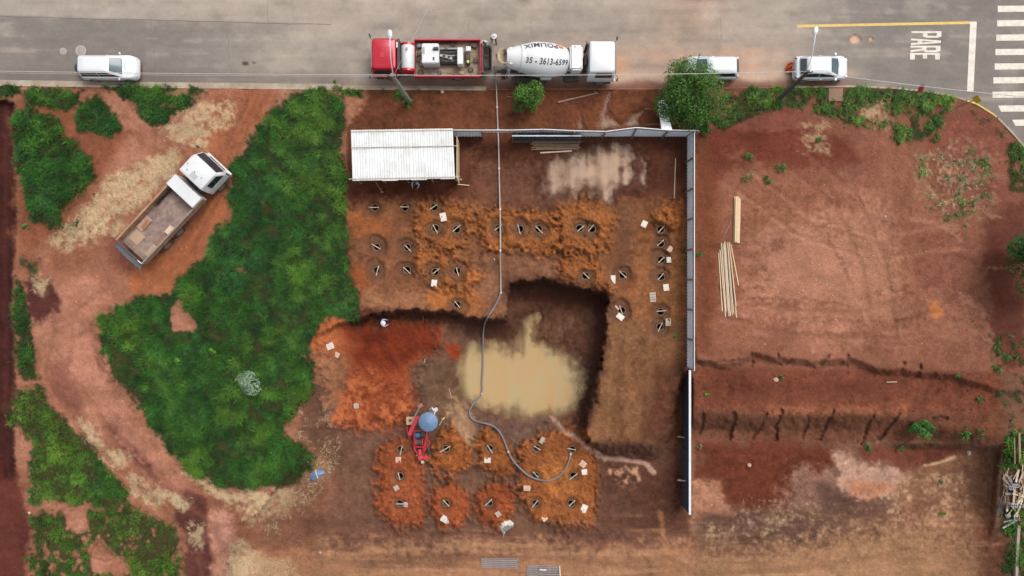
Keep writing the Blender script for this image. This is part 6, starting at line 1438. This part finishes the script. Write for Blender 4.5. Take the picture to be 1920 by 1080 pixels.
def wrap_text(s, size, a_mid, ang_mid, flip, name, squeeze=1.0, shear=.12):
    me = text_mesh(s, name, shear, 0.026); bm = bmesh.new(); bm.from_mesh(me)
    bmesh.ops.triangulate(bm, faces=bm.faces[:])
    for _ in range(3):
        lg = [e for e in bm.edges if e.calc_length() > .12]
        if not lg: break
        bmesh.ops.subdivide_edges(bm, edges=lg, cuts=1, use_grid_fill=False); bmesh.ops.triangulate(bm, faces=bm.faces[:])
    for v in bm.verts:
        s_, t_ = v.co.x*size*squeeze, v.co.y*size
        a = a_mid+(-s_ if flip else s_); rr2 = drum_r(a)+.012
        ang = ang_mid+(t_/1.2)*(-1 if flip else 1)
        # ang = 0 on the crown, positive towards +y (far side from the reader below)
        p = DM @ Vector((a, rr2*math.sin(ang), rr2*math.cos(ang))); v.co = p
    bm.to_mesh(me); bm.free(); me.materials.clear(); me.materials.append(M_ink)
    return mesh_obj(name, me, None, dr)
wrap_text('35 - 3613-6599', .60, .44, -.42, False, 'lettering', .75)['label'] = 'phone number lettering on the near side of the drum'
wrap_text('POLIMIX', .66, .05, .66, True, 'lettering', .88, 0.0)['label'] = 'company lettering upside down on the far side of the drum'
mb = MB()   # orange emblem before the word
for (a0, a1, b0, b1) in ((1.32, 1.66, .56, .84), (1.24, 1.40, .74, .92)):
    n = 4
    for i in range(n):
        for j in range(n):
            q4 = []
            for (ii, jj) in ((i, j), (i+1, j), (i+1, j+1), (i, j+1)):
                a = a0+(a1-a0)*ii/n; g_ = b0+(b1-b0)*jj/n; rr2 = drum_r(a)+.013+(.004 if a1 < 1.6 else 0); q4.append(DM @ Vector((a, rr2*math.sin(g_), rr2*math.cos(g_))))
            mb.add(q4, [(0, 1, 2, 3)])
mb.build('emblem', M_lampo, dr)
# rear frame, charging hopper and chute
for s in (-1, 1):
    MB().beam((-3.35, s*.85, 1.0), (-3.15, s*.62, 2.75), .10, .10, (0, 1, 0)).build('rear_frame_leg', M_truck_w, mt, .01)
    MB().beam((-3.1, s*1.15, 1.15), (-1.7, s*1.15, 1.05), .36, .04).build('mudguard', M_chas, mt, .01)
MB().beam((-3.12, -.62, 2.98), (-3.12, .62, 2.98), .10, .10).build('rear_frame_bar', M_truck_w, mt, .01)
for s in (-1, 1): MB().box((-3.12, s*.5, 3.0), (.22, .18, .12)).build('frame_bracket', M_truck_w, mt, .02)
mb = MB()
o_r = [Vector((-3.62+.46*math.cos(t), .58*math.sin(t), 3.08)) for t in [2*PI*k/24 for k in range(24)]]; i_r = [Vector((-3.58+.38*math.cos(t), .48*math.sin(t), 3.02)) for t in [2*PI*k/24 for k in range(24)]]
l_r = [Vector((-3.45+.24*math.cos(t), .28*math.sin(t), 2.55)) for t in [2*PI*k/24 for k in range(24)]]; lo_r = [Vector((-3.46+.28*math.cos(t), .32*math.sin(t), 2.5)) for t in [2*PI*k/24 for k in range(24)]]
mb.loft([lo_r, o_r, i_r, l_r], False, True); mb.build('charging_hopper', M_conc, mt, 0, .6)
mb = MB(); ch = []
for t in range(6):
    f = t/5; c = Vector((-3.5-.75*f, .15+.75*f*0.2, 2.05-.65*f)); ch.append([c+Vector((0, .30*math.cos(q), .22-.30*math.sin(q)*.8)) for q in [PI*k/8 for k in range(9)]]+[c+Vector((0, .27*math.cos(q), .22-.26*math.sin(q)*.8)) for q in [PI*k/8 for k in range(8, -1, -1)]])
mb.loft(ch, True, True); mb.build('chute', M_conc, mt, 0, .7)
for k in range(4): MB().box((-3.55-.12*(k % 2), -.75+.02*k, .55+.38*k), (.34, .34, .04)).build('ladder_step', M_chas, mt, .005)
MB().pipe([(-3.4, -.95, .5), (-3.55, -.95, 1.4), (-3.3, -.85, 2.5)], .025, 6).build('ladder_rail', M_truck_w, mt, 0, 1); MB().pipe([(-3.8, -.95, .5), (-3.9, -.9, 1.3), (-3.4, -.62, 2.6)], .025, 6).build('ladder_rail', M_black, mt, 0, 1)
MB().box((-.6, -1.18, 1.5), (.8, .10, .34)).build('side_locker', M_truck_w, mt, .03)
for s in (-1, 1): MB().box((1.3, s*1.0, .9), (1.2, .42, .5)).build('fuel_tank', M_chas, mt, .08, .7, 2); MB().box((-3.75, s*.9, .95), (.08, .3, .2)).build('tail_light', M_lampr, mt, .02)

# ---- dump truck standing on the track
tx, ty = at(326, 391, 1.4).x, at(326, 391, 1.4).y
dt = empty('dump_truck', (tx, ty, float(zat(330, 392))+0.02), math.radians(47), 'white cab truck with an empty rusty open bed on the dirt track', 'truck')
truck_cab(dt, 2.55, 4.55, 1.2, 0.78, 2.70, M_truck_w, .36)
for x, y in ((3.0, .6), (3.25, .1), (3.25, -.55), (3.35, .85)): MB().box((x, y, 2.705), (.08, .08, .03)).build('roof_fitting', M_chas, dt, .01)
MB().box((2.98, -.05, 2.703), (.40, .55, .02)).build('roof_patch', mat('patch_grey', alb(196, 200, 206), .5), dt, .004); MB().box((3.95, 0, 2.63), (.05, 1.9, .10)).build('sun_visor', M_black, dt, .01)
for s in (-1, 1): MB().box((-1.0, s*.42, .80), (7.0, .10, .25)).build('chassis_rail', M_chas, dt)
axle(dt, 3.35, 1.2, .5, .28); axle(dt, -1.2, 1.2, .5, .27, True); axle(dt, -2.55, 1.2, .5, .27, True)
MB().box((2.32, 0, 1.1), (.30, 1.6, .7)).build('engine_cover', M_chas, dt, .05)
for k in range(4): MB().tube((2.28, -.8+.5*k, 1.2), (2.28, -.65+.5*k, 1.9), .05, .05, 8).build('air_pipe', M_black, dt)
M_rust = mat('bed_plate', alb(166, 140, 128), .75, .1, var=.4, scale=3.2, dust=.95, dustcol=alb(104, 84, 82), bump=.3); M_rust2 = mat('bed_side', alb(196, 150, 112), .8, var=.2, scale=3, dust=.5, dustcol=alb(140, 110, 90)); M_rail = mat('bed_rail', alb(158, 150, 140), .6, .2, var=.2, scale=4, dust=.4)
d0, d1, dw = -4.35, 2.05, 1.26
MB().box(((d0+d1)/2, 0, 1.16), (d1-d0, 2*dw, .08)).build('bed_floor', M_rust, dt, .01)
for s in (-1, 1):
    MB().box(((d0+d1)/2, s*dw, 1.52), (d1-d0, .06, .66)).build('side_wall', M_rust2, dt, .01)
    MB().box(((d0+d1)/2, s*dw, 1.87), (d1-d0+.05, .12, .07)).build('top_rail', M_rust2 if s > 0 else M_rail, dt, .015)
    for k in range(8): MB().box((d0+.25+k*.84, s*(dw+.05), 1.5), (.09, .06, .62)).build('side_rib', M_rail, dt, .005)
    for k in range(8): MB().box((d0+.25+k*.84, s*(dw-.045), 1.45), (.06, .04, .52)).build('inner_rib', M_rust, dt)
MB().box((d1, 0, 1.65), (.06, 2*dw-.08, .98)).build('head_board', M_truck_w, dt, .01)
MB().box((d1-.45, 0, 2.12), (.92, 2*dw+.04, .06)).build('cab_guard', M_truck_w, dt, .02); MB().box((d1-.90, 0, 2.05), (.05, 2*dw, .16)).build('guard_lip', M_rail, dt, .01)
for s in (-1, 1): MB().box((d1-.45, s*(dw+.01), 1.98), (.9, .04, .24)).build('guard_side', M_truck_w, dt, .01)
tg = [[(-4.40, y, 1.82), (-4.55, y, 1.60), (-4.78, y, 1.45), (-4.98, y, 1.38)] for y in np.linspace(-dw+.02, dw-.02, 7)]
mb = MB(); mb.loft([[Vector(p)+Vector((0, 0, -.05*abs(i-3)/3)) for p in row]+[Vector(p)+Vector((.02, 0, -.06)) for p in reversed(row)] for i, row in enumerate(tg)], True, True); mb.build('tailgate', mat('tailgate_grey', alb(118, 122, 130), .6, .1, var=.25, scale=3, dust=.3), dt, 0, .8)
for k in range(6): MB().box((-4.98, -1.0+.4*k, 1.34), (.10, .2, .08)).build('hinge', M_navy, dt, .01)
MB().tube((-4.36, -dw, 1.9), (-4.36, -dw+.35, 1.95), .04, .04, 8).build('latch', M_rim, dt)
for k in range(9): MB().box((-.55+.17*k, dw-.14, 1.44), (.05, .14, .40)).build('rack_slat', M_black, dt)
# boards lying in the bed
def in_bed(x, y, w, h, rz, m, lab, name, z=1.24, t=.06):
    o = MB().box((0, 0, 0), (w, h, t)).build(name, m, None, .006); Mx = Matrix.Translation(dt.location) @ Matrix.Rotation(dt.rotation_euler.z, 4, 'Z'); o.location = Mx @ Vector((x, y, z)); o.rotation_euler.z = dt.rotation_euler.z+rz; tag(o, lab, 'board')
M_tan = mat('tan_board', alb(194, 160, 130), .8, var=.15, scale=4); M_or = mat('orange_board', alb(176, 114, 84), .8, var=.2, scale=4)
in_bed(-2.3, .88, 1.15, .55, .0, M_tan, 'tan board lying along the left wall of the truck bed', 'loose_board'); in_bed(-2.25, .72, .7, .35, .1, M_or, 'orange board on the tan board in the truck bed', 'loose_board', 1.31)
in_bed(-1.35, -.95, .62, .5, .0, mat('pale_board', alb(232, 206, 172), .8, var=.1, scale=4), 'pale square board by the right wall of the truck bed', 'loose_board', 1.36, .3); in_bed(-2.35, -.98, .9, .42, .0, M_or, 'orange board by the right wall of the truck bed', 'loose_board', 1.25); in_bed(-3.4, -.9, 1.0, .5, .1, M_tan, 'tan board near the tail of the truck bed', 'loose_board', 1.23)
in_bed(-3.4, .6, .9, .9, 0, M_tan, 'wide tan board at the left tail corner of the truck bed', 'loose_board', 1.225, .04)

# ------------------------------------------------------------------ drilling rig under an umbrella
M_rigred = mat('rig_red', alb(222, 44, 66), .45, var=.15, scale=4, dust=.25, dustcol=alb(180, 90, 60)); M_umb = mat('umbrella_blue', alb(104, 136, 172), .6, var=.06, scale=3); M_rigblue = mat('motor_blue', alb(58, 124, 180), .4, var=.1, scale=5)
M_tanp = mat('tan_plate', alb(214, 172, 134), .8, var=.15, scale=5); M_cable = mat('winch_drum', (0.025, .022, .022), .7, var=.3, scale=9)
gz = float(np.mean([zat(u, v) for u in (770, 785, 800) for v in (785, 815, 845)]))
rg = empty('drilling_rig', at(788, 822, gz), 0, 'red drilling rig standing under a blue umbrella', 'drilling rig'); R0 = Vector(rg.location)
def rl(u, v, z): return at(u, v, gz+z)-R0
for a, b in (((777, 806), (777, 842)), ((801, 806), (796, 846))): MB().beam(rl(*a, .62), rl(*b, .62), .12, .14).build('side_frame', M_rigred, rg, .02)
for a, b in (((777, 808), (802, 808)), ((778, 838), (797, 838)), ((777, 842), (784, 852)), ((796, 846), (790, 852))): MB().beam(rl(*a, .66), rl(*b, .66), .09, .10).build('cross_frame', M_rigred, rg, .015)
for a, b in (((799, 812), (806, 831)), ((806, 831), (793, 850)), ((799, 820), (792, 848)), ((804, 826), (797, 828)), ((803, 834), (796, 838))): MB().beam(rl(*a, .95), rl(*b, .8), .05, .05).build('guard_bar', M_rigred, rg, .008)
MB().tube(rl(780.5, 829, .66), rl(791, 829, .66), .26, .26, 20).build('winch_drum', M_cable, rg, 0, .8)
for u in (780, 792): MB().tube(rl(u, 829, .66), rl(u+1.5, 829, .66), .36, .36, 20).build('winch_flange', M_rigred, rg, .01)
MB().box(tuple(rl(783.5, 815.5, .75)), (.42, .30, .34)).build('motor', M_rigblue, rg, .05); MB().tube(rl(780, 815, .9), rl(788, 815, .9), .10, .10, 12).build('motor_cap', M_rigblue, rg, 0, .8)
MB().box(tuple(rl(793, 813, .72)), (.34, .36, .30)).build('engine', M_cable, rg, .04); MB().box(tuple(rl(788, 806, .55)), (1.0, .3, .2)).build('deck', M_chas, rg, .02)
MB().beam(rl(787, 843, .7), rl(789, 862, 1.1), .22, .22).build('mast_foot', M_rigred, rg, .03); MB().box(tuple(rl(789, 857, 1.15)), (.40, .32, .40), None, .4).build('drill_head', M_rigred, rg, .04)
MB().box(tuple(rl(798, 858, 1.0)), (.26, .34, .2), None, -.7).build('head_guard', M_rigred, rg, .03); MB().box(tuple(rl(786, 861, 1.0)), (.20, .26, .2), None, .6).build('head_guard', M_rigred, rg, .03)
MB().tube(rl(793, 868, .05), rl(792, 866, 1.0), .14, .12, 12).build('auger_pipe', M_ply2, rg, 0, .8); MB().tube(rl(780, 855, .9), rl(784, 852, .95), .05, .05, 8).build('hand_lever', M_rim, rg)
MB().beam(rl(783, 781, 1.0), rl(767, 816, .9), .30, .10).build('mast_beam', M_rigred, rg, .02); MB().beam(rl(763, 800, .6), rl(767, 820, .5), .06, .30).build('mast_side', M_rigred, rg, .01)
MB().box(tuple(rl(771, 789, .55)), (.78, .62, .05)).build('base_plate', M_tanp, rg, .01); MB().tube(rl(769, 788, .58), rl(769, 788, .74), .12, .10, 12).build('bearing', M_cable, rg, 0, .8)
MB().tube(rl(777, 782, 1.1), rl(787, 763, 1.25), .06, .06, 10).build('hydraulic_ram', M_rim, rg, 0, .8); MB().box(tuple(rl(788, 761, 1.1)), (.40, .30, .16), None, .5).build('mast_head', mat('dull_pink', alb(178, 112, 104), .7, var=.2, scale=4), rg, .03)
for u, v in ((771, 843), (804, 842), (772, 776), (800, 806)):
    w = MB().lathe([(-.09, .10), (-.09, .22), (-.06, .25), (.06, .25), (.09, .22), (.09, .10)], Matrix.Rotation(0, 4, 'Z'), 18).build('wheel', M_tyre, rg, 0, .6); w.location = rl(u, v, .25)
MB().beam(rl(771, 843, .25), rl(804, 842, .25), .06, .06).build('wheel_axle', M_chas, rg); MB().beam(rl(772, 776, .25), rl(778, 806, .45), .07, .07).build('tow_bar', M_chas, rg)
# umbrella: separate thing fixed over the rig
uc = at(803, 791, gz+2.45); um = empty('umbrella', (uc.x, uc.y, gz), 0, 'round blue umbrella shading the drilling rig', 'umbrella')
mb = MB(); N_ = 10; h0 = 2.45
for k in range(N_):
    a0, a1 = 2*PI*k/N_, 2*PI*(k+1)/N_; rim = []
    for j in range(5):
        f = j/4; r_ = .72*f; z = h0+.26*(1-f**1.7)
        for q in (a0, (a0+a1)/2, a1): mb.v.append((r_*math.cos(q), r_*math.sin(q), z-(.02*f if q == (a0+a1)/2 else 0)))
    b_ = k*15
    for j in range(4):
        for i in range(2): mb.f.append((b_+j*3+i, b_+(j+1)*3+i, b_+(j+1)*3+i+1, b_+j*3+i+1))
cn = mb.build('canopy', M_umb, um, 0, .3)
MB().tube((0, 0, 0), (0, 0, h0+.33), .018, .018, 8).build('pole', M_rim, um); MB().tube((0, 0, h0+.25), (0, 0, h0+.30), .04, .03, 8).build('top_cap', M_rim, um)
for k in range(N_): MB().tube((0, 0, h0+.16), (.70*math.cos(2*PI*k/N_), .70*math.sin(2*PI*k/N_), h0-.03), .006, .006, 5).build('rib', M_rim, um)
o = MB().pipe([(0, 0, .05), (.25, .45, .06)], .03, 7).build('hand_hammer', M_ply3, None, 0, 1); o.location = on(824, 797, .02); MB().box((.30, .52, .08), (.26, .12, .10), None, .6).build('hammer_head', M_ply3, o, .01); tag(o, 'tan sledge lying right of the umbrella', 'hammer')

# ------------------------------------------------------------------ poles, lamps, cables, signs
M_pole = mat('pole_concrete', alb(150, 148, 138), .9, var=.15, scale=2, bump=.2); M_pole2 = mat('pole_dark', alb(92, 90, 90), .85, var=.2, scale=2, bump=.2); M_lamp = mat('lamp_head', alb(222, 230, 238), .35, .2, var=.05)
M_wire = mat('cable_grey', alb(206, 200, 198), .6, var=.3, scale=6); M_ins = mat('insulator', alb(70, 74, 78), .5)
def street_pole(name, lab, base, topz, topuv, lampuv, lampz, m, dark):
    b = on(*base, -0.1); t = at(*topuv, topz); L = at(*lampuv, lampz)
    r = empty(name, (b.x, b.y, b.z+.1), 0, lab, 'lamp post', 'street lamp posts'); o = Vector(r.location)
    if dark:
        MB().loft([[Vector(q) for q in ((-.17, -.12, -.3), (.17, -.12, -.3), (.17, .12, -.3), (-.17, .12, -.3))], [(t-o)+Vector(q) for q in ((-.10, -.07, 0), (.10, -.07, 0), (.10, .07, 0), (-.10, .07, 0))]]).build('pole', m, r, .02)
        MB().beam(Vector((.0, -.125, 0)), (t-o)+Vector((0, -.075, -.3)), .08, .02, (0, 1, 0)).build('groove', M_black, r)
    else: MB().pipe([(0, 0, -.3), (t-o)*.5, t-o], [.19, .155, .12], 14).build('pole', m, r, 0, 1)
    MB().beam((t-o)+Vector((-.35, 0, -.25)), (t-o)+Vector((.35, 0, -.25)), .08, .10).build('crossarm', M_rail if not dark else M_ins, r, .01)
    for x in (-.28, .28): MB().lathe([(0, .05), (.05, .05), (.09, .03), (.14, .045), (.16, .02)], Matrix.Translation((t-o)+Vector((x, 0, -.2))) @ Matrix.Rotation(-PI/2, 4, 'Y'), 12).build('insulator', M_ins, r, 0, .8)
    MB().pipe([(t-o)+Vector((0, 0, -.55)), (t-o).lerp(L-o, .35)+Vector((0, 0, .12)), (t-o).lerp(L-o, .8)+Vector((0, 0, .12)), L-o], .03, 8).build('lamp_arm', M_lamp, r, 0, 1)
    d = ((L-o)-(t-o)); d.z = 0; d.normalize(); ang = math.atan2(d.y, d.x)
    mb = MB(); mb.lathe([(-.30, .05), (-.22, .12), (0, .19), (.20, .16), (.30, .09), (.33, .02)], Matrix.Translation((L-o)+d*.22) @ Matrix.Rotation(ang, 4, 'Z') @ Matrix.Diagonal((1, 1, .55, 1)), 18); lh = mb.build('lamp_head', M_lamp, r, 0, .9)
    return t
t1 = street_pole('street_lamp_pole', 'round concrete lamp post rising over the red truck cab', (768, 191), 6.65, (735, 140), (731, 71), 7.0, M_pole, False)
t2 = street_pole('street_lamp_pole', 'dark square lamp post rising over the white car', (1461, 186), 6.8, (1516, 133.5), (1528.5, 64), 7.1, M_pole2, True)
def cable(name, a, b, sag, lab, r=.022, n=24):
    pts = []
    for k in range(n+1):
        t = k/n; p = Vector(a).lerp(Vector(b), t); p.z -= sag*4*t*(1-t); pts.append(p)
    o = MB().pipe(pts, r, 6).build(name, M_wire, None, 0, 1); tag(o, lab, 'cable'); return o
off = Vector((0, .0, -.06)); wl0 = at(-300, 128, 6.5)
cable('overhead_cable', wl0, t1+off, .25, 'overhead cable left of the round concrete lamp post'); cable('overhead_cable', t1+off, t2+off, .35, 'overhead cable between the two lamp posts', n=40); cable('overhead_cable', t2+off, at(1990, 188, 6.5), .3, 'overhead cable right of the dark lamp post')
cable('service_wire', t1+Vector((.1, 0, -.1)), at(800, 20, 6.6), .1, 'thin wire crossing the street from the round concrete lamp post', .008)
cable('overhead_cable', t1+off+Vector((0, .02, -.35)), at(-300, 131, 6.1), .3, 'lower overhead cable left of the round concrete lamp post', .012)
M_signr = mat('sign_red', alb(196, 30, 52), .5, var=.08, scale=5); M_signy = mat('sign_yellow', alb(238, 206, 30), .5, var=.08, scale=5); M_signb = mat('sign_back', alb(150, 150, 150), .5, .4)
def sign(name, lab, base, face_rz, tilt, m, sides, rad, h):
    b = on(*base, 0); r = empty(name, b, face_rz, lab, 'sign')
    MB().tube((0, 0, -.2), (0, 0, h+.2), .03, .03, 8).build('post', M_signb, r)
    poly = [(rad*math.cos(PI/sides+2*PI*k/sides), rad*math.sin(PI/sides+2*PI*k/sides)) for k in range(sides)]
    Mx = Matrix.Translation((.045, 0, h)) @ Matrix.Rotation(math.radians(90-tilt), 4, 'Y')
    f = MB().prism(poly, 0, .012, Mx).build('sign_plate', m, r); MB().prism([(x*.86, y*.86) for x, y in poly], -.006, -.001, Mx).build('plate_back', M_signb, r)
    MB().prism([(x*.92, y*.92) for x, y in poly], .0125, .014, Mx).build('plate_border', M_lampw if sides == 8 else M_ins, f); MB().prism([(x*.86, y*.86) for x, y in poly], .0145, .016, Mx).build('plate_face', m, f)
sign('stop_sign', 'red octagonal stop sign on the verge near the painted lettering', (1695, 183), math.radians(165), 6, M_signr, 8, .36, 2.2)
sign('warning_sign', 'yellow diamond warning sign at the corner kerb', (1797, 200), math.radians(215), 10, M_signy, 4, .36, 2.1)

# ------------------------------------------------------------------ people
M_skin = mat('skin', (0.30, .17, .11), .6, var=.08, scale=9); M_hair = mat('hair', (.02, .015, .012), .7)
def person(lab, u, v, z, rz, shirt, trousers, hat, pose, lean=0.0):
    "one skinned body; joints set by pose; cap or helmet, hair and face as parts"
    b = at(u, v, z+.9); r = empty('person', (b.x, b.y, z), rz, lab, 'person', 'workers on the site')
    J = {}; E = []; RAD = {}
    def j(n, p, rad, par=None):
        J[n] = p; RAD[n] = rad
        if par: E.append((par, n))
    lx_ = math.sin(lean)
    def up(h, f=0, s=0): k = max(0, h-.95); return (f+k*lx_, s, .95+k*math.cos(lean) if h > .95 else h)
    j('pelvis', (0, 0, .95), (.15, .12)); j('waist', up(1.12), (.14, .11), 'pelvis'); j('chest', up(1.35), (.17, .12), 'waist'); j('neck', up(1.50), (.065, .065), 'chest'); j('head0', up(1.58, .01), (.075, .085), 'neck'); j('head', up(1.67, .015), (.085, .10), 'head0'); j('crown', up(1.75, .01), (.06, .07), 'head')
    st = {'stand': (.0, .0), 'stride': (.22, -.2), 'work': (.12, -.1)}[pose]
    for s, n, fx in ((1, 'l', st[0]), (-1, 'r', st[1])):
        j('hip'+n, (0, s*.10, .90), (.10, .10), 'pelvis'); j('knee'+n, (fx*.6+.03, s*.12, .50), (.068, .068), 'hip'+n); j('ankle'+n, (fx, s*.13, .09), (.045, .045), 'knee'+n); j('toe'+n, (fx+.18, s*.15, .04), (.04, .03), 'ankle'+n)
        j('sh'+n, up(1.43, 0, s*.20), (.065, .065), 'chest')
        if pose == 'stand': el, wr = up(1.15, .02, s*.27), up(.92+.05, .12, s*.27)
        else: el, wr = up(1.18, .14, s*.28), up(1.12, .38, s*.20)
        j('el'+n, el, (.05, .05), 'sh'+n); j('wr'+n, wr, (.032, .032), 'el'+n); d = (Vector(wr)-Vector(el)).normalized(); pw = Vector(wr)
        j('palm'+n, tuple(pw+d*.07), (.034, .022), 'wr'+n)
        sd = Vector((0, 0, 1)) if pose != 'stand' else Vector((1, 0, 0))
        for q in range(4):
            o_ = sd*(.027-.018*q); ln_ = (.075, .085, .08, .062)[q]; a1_ = pw+d*(.10)+o_; a2_ = a1_+d*ln_*.55; a3_ = a2_+d*ln_*.35-Vector((0, s*.02, .01))
            j(f'f{q}a'+n, tuple(a1_), (.010, .010), 'palm'+n); j(f'f{q}b'+n, tuple(a2_), (.009, .009), f'f{q}a'+n); j(f'f{q}c'+n, tuple(a3_), (.008, .008), f'f{q}b'+n)
        tb_ = pw+d*.03+sd*.035; j('ta'+n, tuple(tb_), (.011, .011), 'palm'+n); j('tb'+n, tuple(tb_+d*.045+sd*.015), (.009, .009), 'ta'+n)
    names = list(J); me = bpy.data.meshes.new('body'); me.from_pydata([J[n] for n in names], [(names.index(a), names.index(c)) for a, c in E], [])
    o = bpy.data.objects.new('body', me); COL.objects.link(o); sk = o.modifiers.new('skin', 'SKIN'); sk.use_smooth_shade = True
    for i, n in enumerate(names):
        sv = me.skin_vertices[0].data[i]; sv.radius = RAD[n]; sv.use_root = (n == 'pelvis')
    ss_ = o.modifiers.new('sub', 'SUBSURF'); ss_.levels = 1; ss_.render_levels = 1
    bpy.context.view_layer.update(); m2 = bpy.data.meshes.new_from_object(o.evaluated_get(bpy.context.evaluated_depsgraph_get())); bpy.data.objects.remove(o)
    m2.materials.clear()
    boot = M_black
    for m_ in (M_skin, shirt, trousers, boot): m2.materials.append(m_)
    cl = [(Vector(J[a]), Vector(J[c]), a, c) for a, c in E]
    for f in m2.polygons:
        c = f.center; best = min(cl, key=lambda e: (c-(e[0]+(e[1]-e[0])*max(0, min(1, (c-e[0]).dot(e[1]-e[0])/max(1e-6, (e[1]-e[0]).length_squared))))).length)
        n = best[3]
        if n.startswith(('waist', 'chest', 'sh', 'el', 'wr')): k = 1
        elif n.startswith(('hip', 'knee')) or n.startswith('ankle'): k = 2
        elif n.startswith('toe'): k = 3
        else: k = 0
        if n.startswith('hip') and c.z > .97: k = 1
        f.material_index = k; f.use_smooth = True
    body = mesh_obj('body', m2, None, r)
    hd = Vector(J['head'])
    for s in (-1, 1):
        MB().lathe([(-.008, .004), (0, .012), (.008, .004)], Matrix.Translation(hd+Vector((.088, s*.032, .005))), 8).build('eye', M_lampw, r, 0, 1); MB().box(tuple(hd+Vector((0, s*.092, -.01))), (.04, .02, .06)).build('ear', M_skin, r, .008)
    MB().box(tuple(hd+Vector((.10, 0, -.02))), (.03, .025, .045), None, 0, .6).build('nose', M_skin, r, .006); MB().box(tuple(hd+Vector((.088, 0, -.062))), (.012, .05, .012)).build('mouth', M_lampr, r, .003)
    MB().lathe([(-.10, .085), (-.02, .105), (.04, .098), (.08, .05)], Matrix.Translation(hd+Vector((-.02, 0, .03))) @ Matrix.Rotation(-PI/2, 4, 'Y'), 14).build('hair', M_hair, r, 0, 1)
    if hat:
        hp_ = MB().lathe([(.0, .125), (.04, .125), (.09, .10), (.125, .06), (.135, .01)], Matrix.Translation(hd+Vector((-.005, 0, .03))) @ Matrix.Rotation(-PI/2, 4, 'Y'), 18).build('hat', hat, r, 0, .9)
        MB().lathe([(.0, .19), (.012, .19), (.02, .12)], Matrix.Translation(hd+Vector((0.02, 0, .028))) @ Matrix.Rotation(-PI/2, 4, 'Y'), 18).build('brim', hat, hp_, 0, .9)
    return r
S_w = mat('shirt_white', alb(232, 232, 238), .8, var=.08, scale=6); S_g = mat('shirt_grey', alb(188, 188, 196), .8, var=.08, scale=6); T_d = mat('trousers_dark', alb(54, 58, 78), .85, var=.1, scale=6); T_b = mat('trousers_blue', alb(42, 84, 180), .8, var=.1, scale=6); T_k = mat('trousers_khaki', alb(150, 116, 92), .85, var=.1, scale=6); S_lb = mat('shirt_pale_blue', alb(196, 214, 236), .8, var=.06, scale=6); H_w = mat('hat_white', alb(240, 240, 242), .5, var=.04); H_g = mat('hat_grey', alb(96, 104, 110), .6, var=.1)
person('worker in a white shirt and dark trousers behind the red truck', 906, 78, 0.0, math.radians(-75), S_w, T_d, None, 'work', .5)
person('worker in pale grey with a white hat beside the mixer chute', 926, 70, 0.0, math.radians(-80), S_g, T_k, H_w, 'work', .25)
person('worker in pale blue standing at the shed front', 781, 341, float(zat(781, 346)), math.radians(-100), S_lb, T_b, None, 'work', .35)
person('worker in bright blue trousers below the dark bank', 716, 606, float(zat(716, 607)), math.radians(10), S_lb, T_b, H_w, 'stride', .3)
person('worker in a white shirt standing beside the umbrella', 819, 767, float(zat(819, 768)), math.radians(200), S_w, T_d, H_g, 'work', .45)
person('worker in a red shirt at the controls under the umbrella', 803, 795, float(zat(806, 800)), math.radians(190), M_rigred, T_d, None, 'stand', .1)
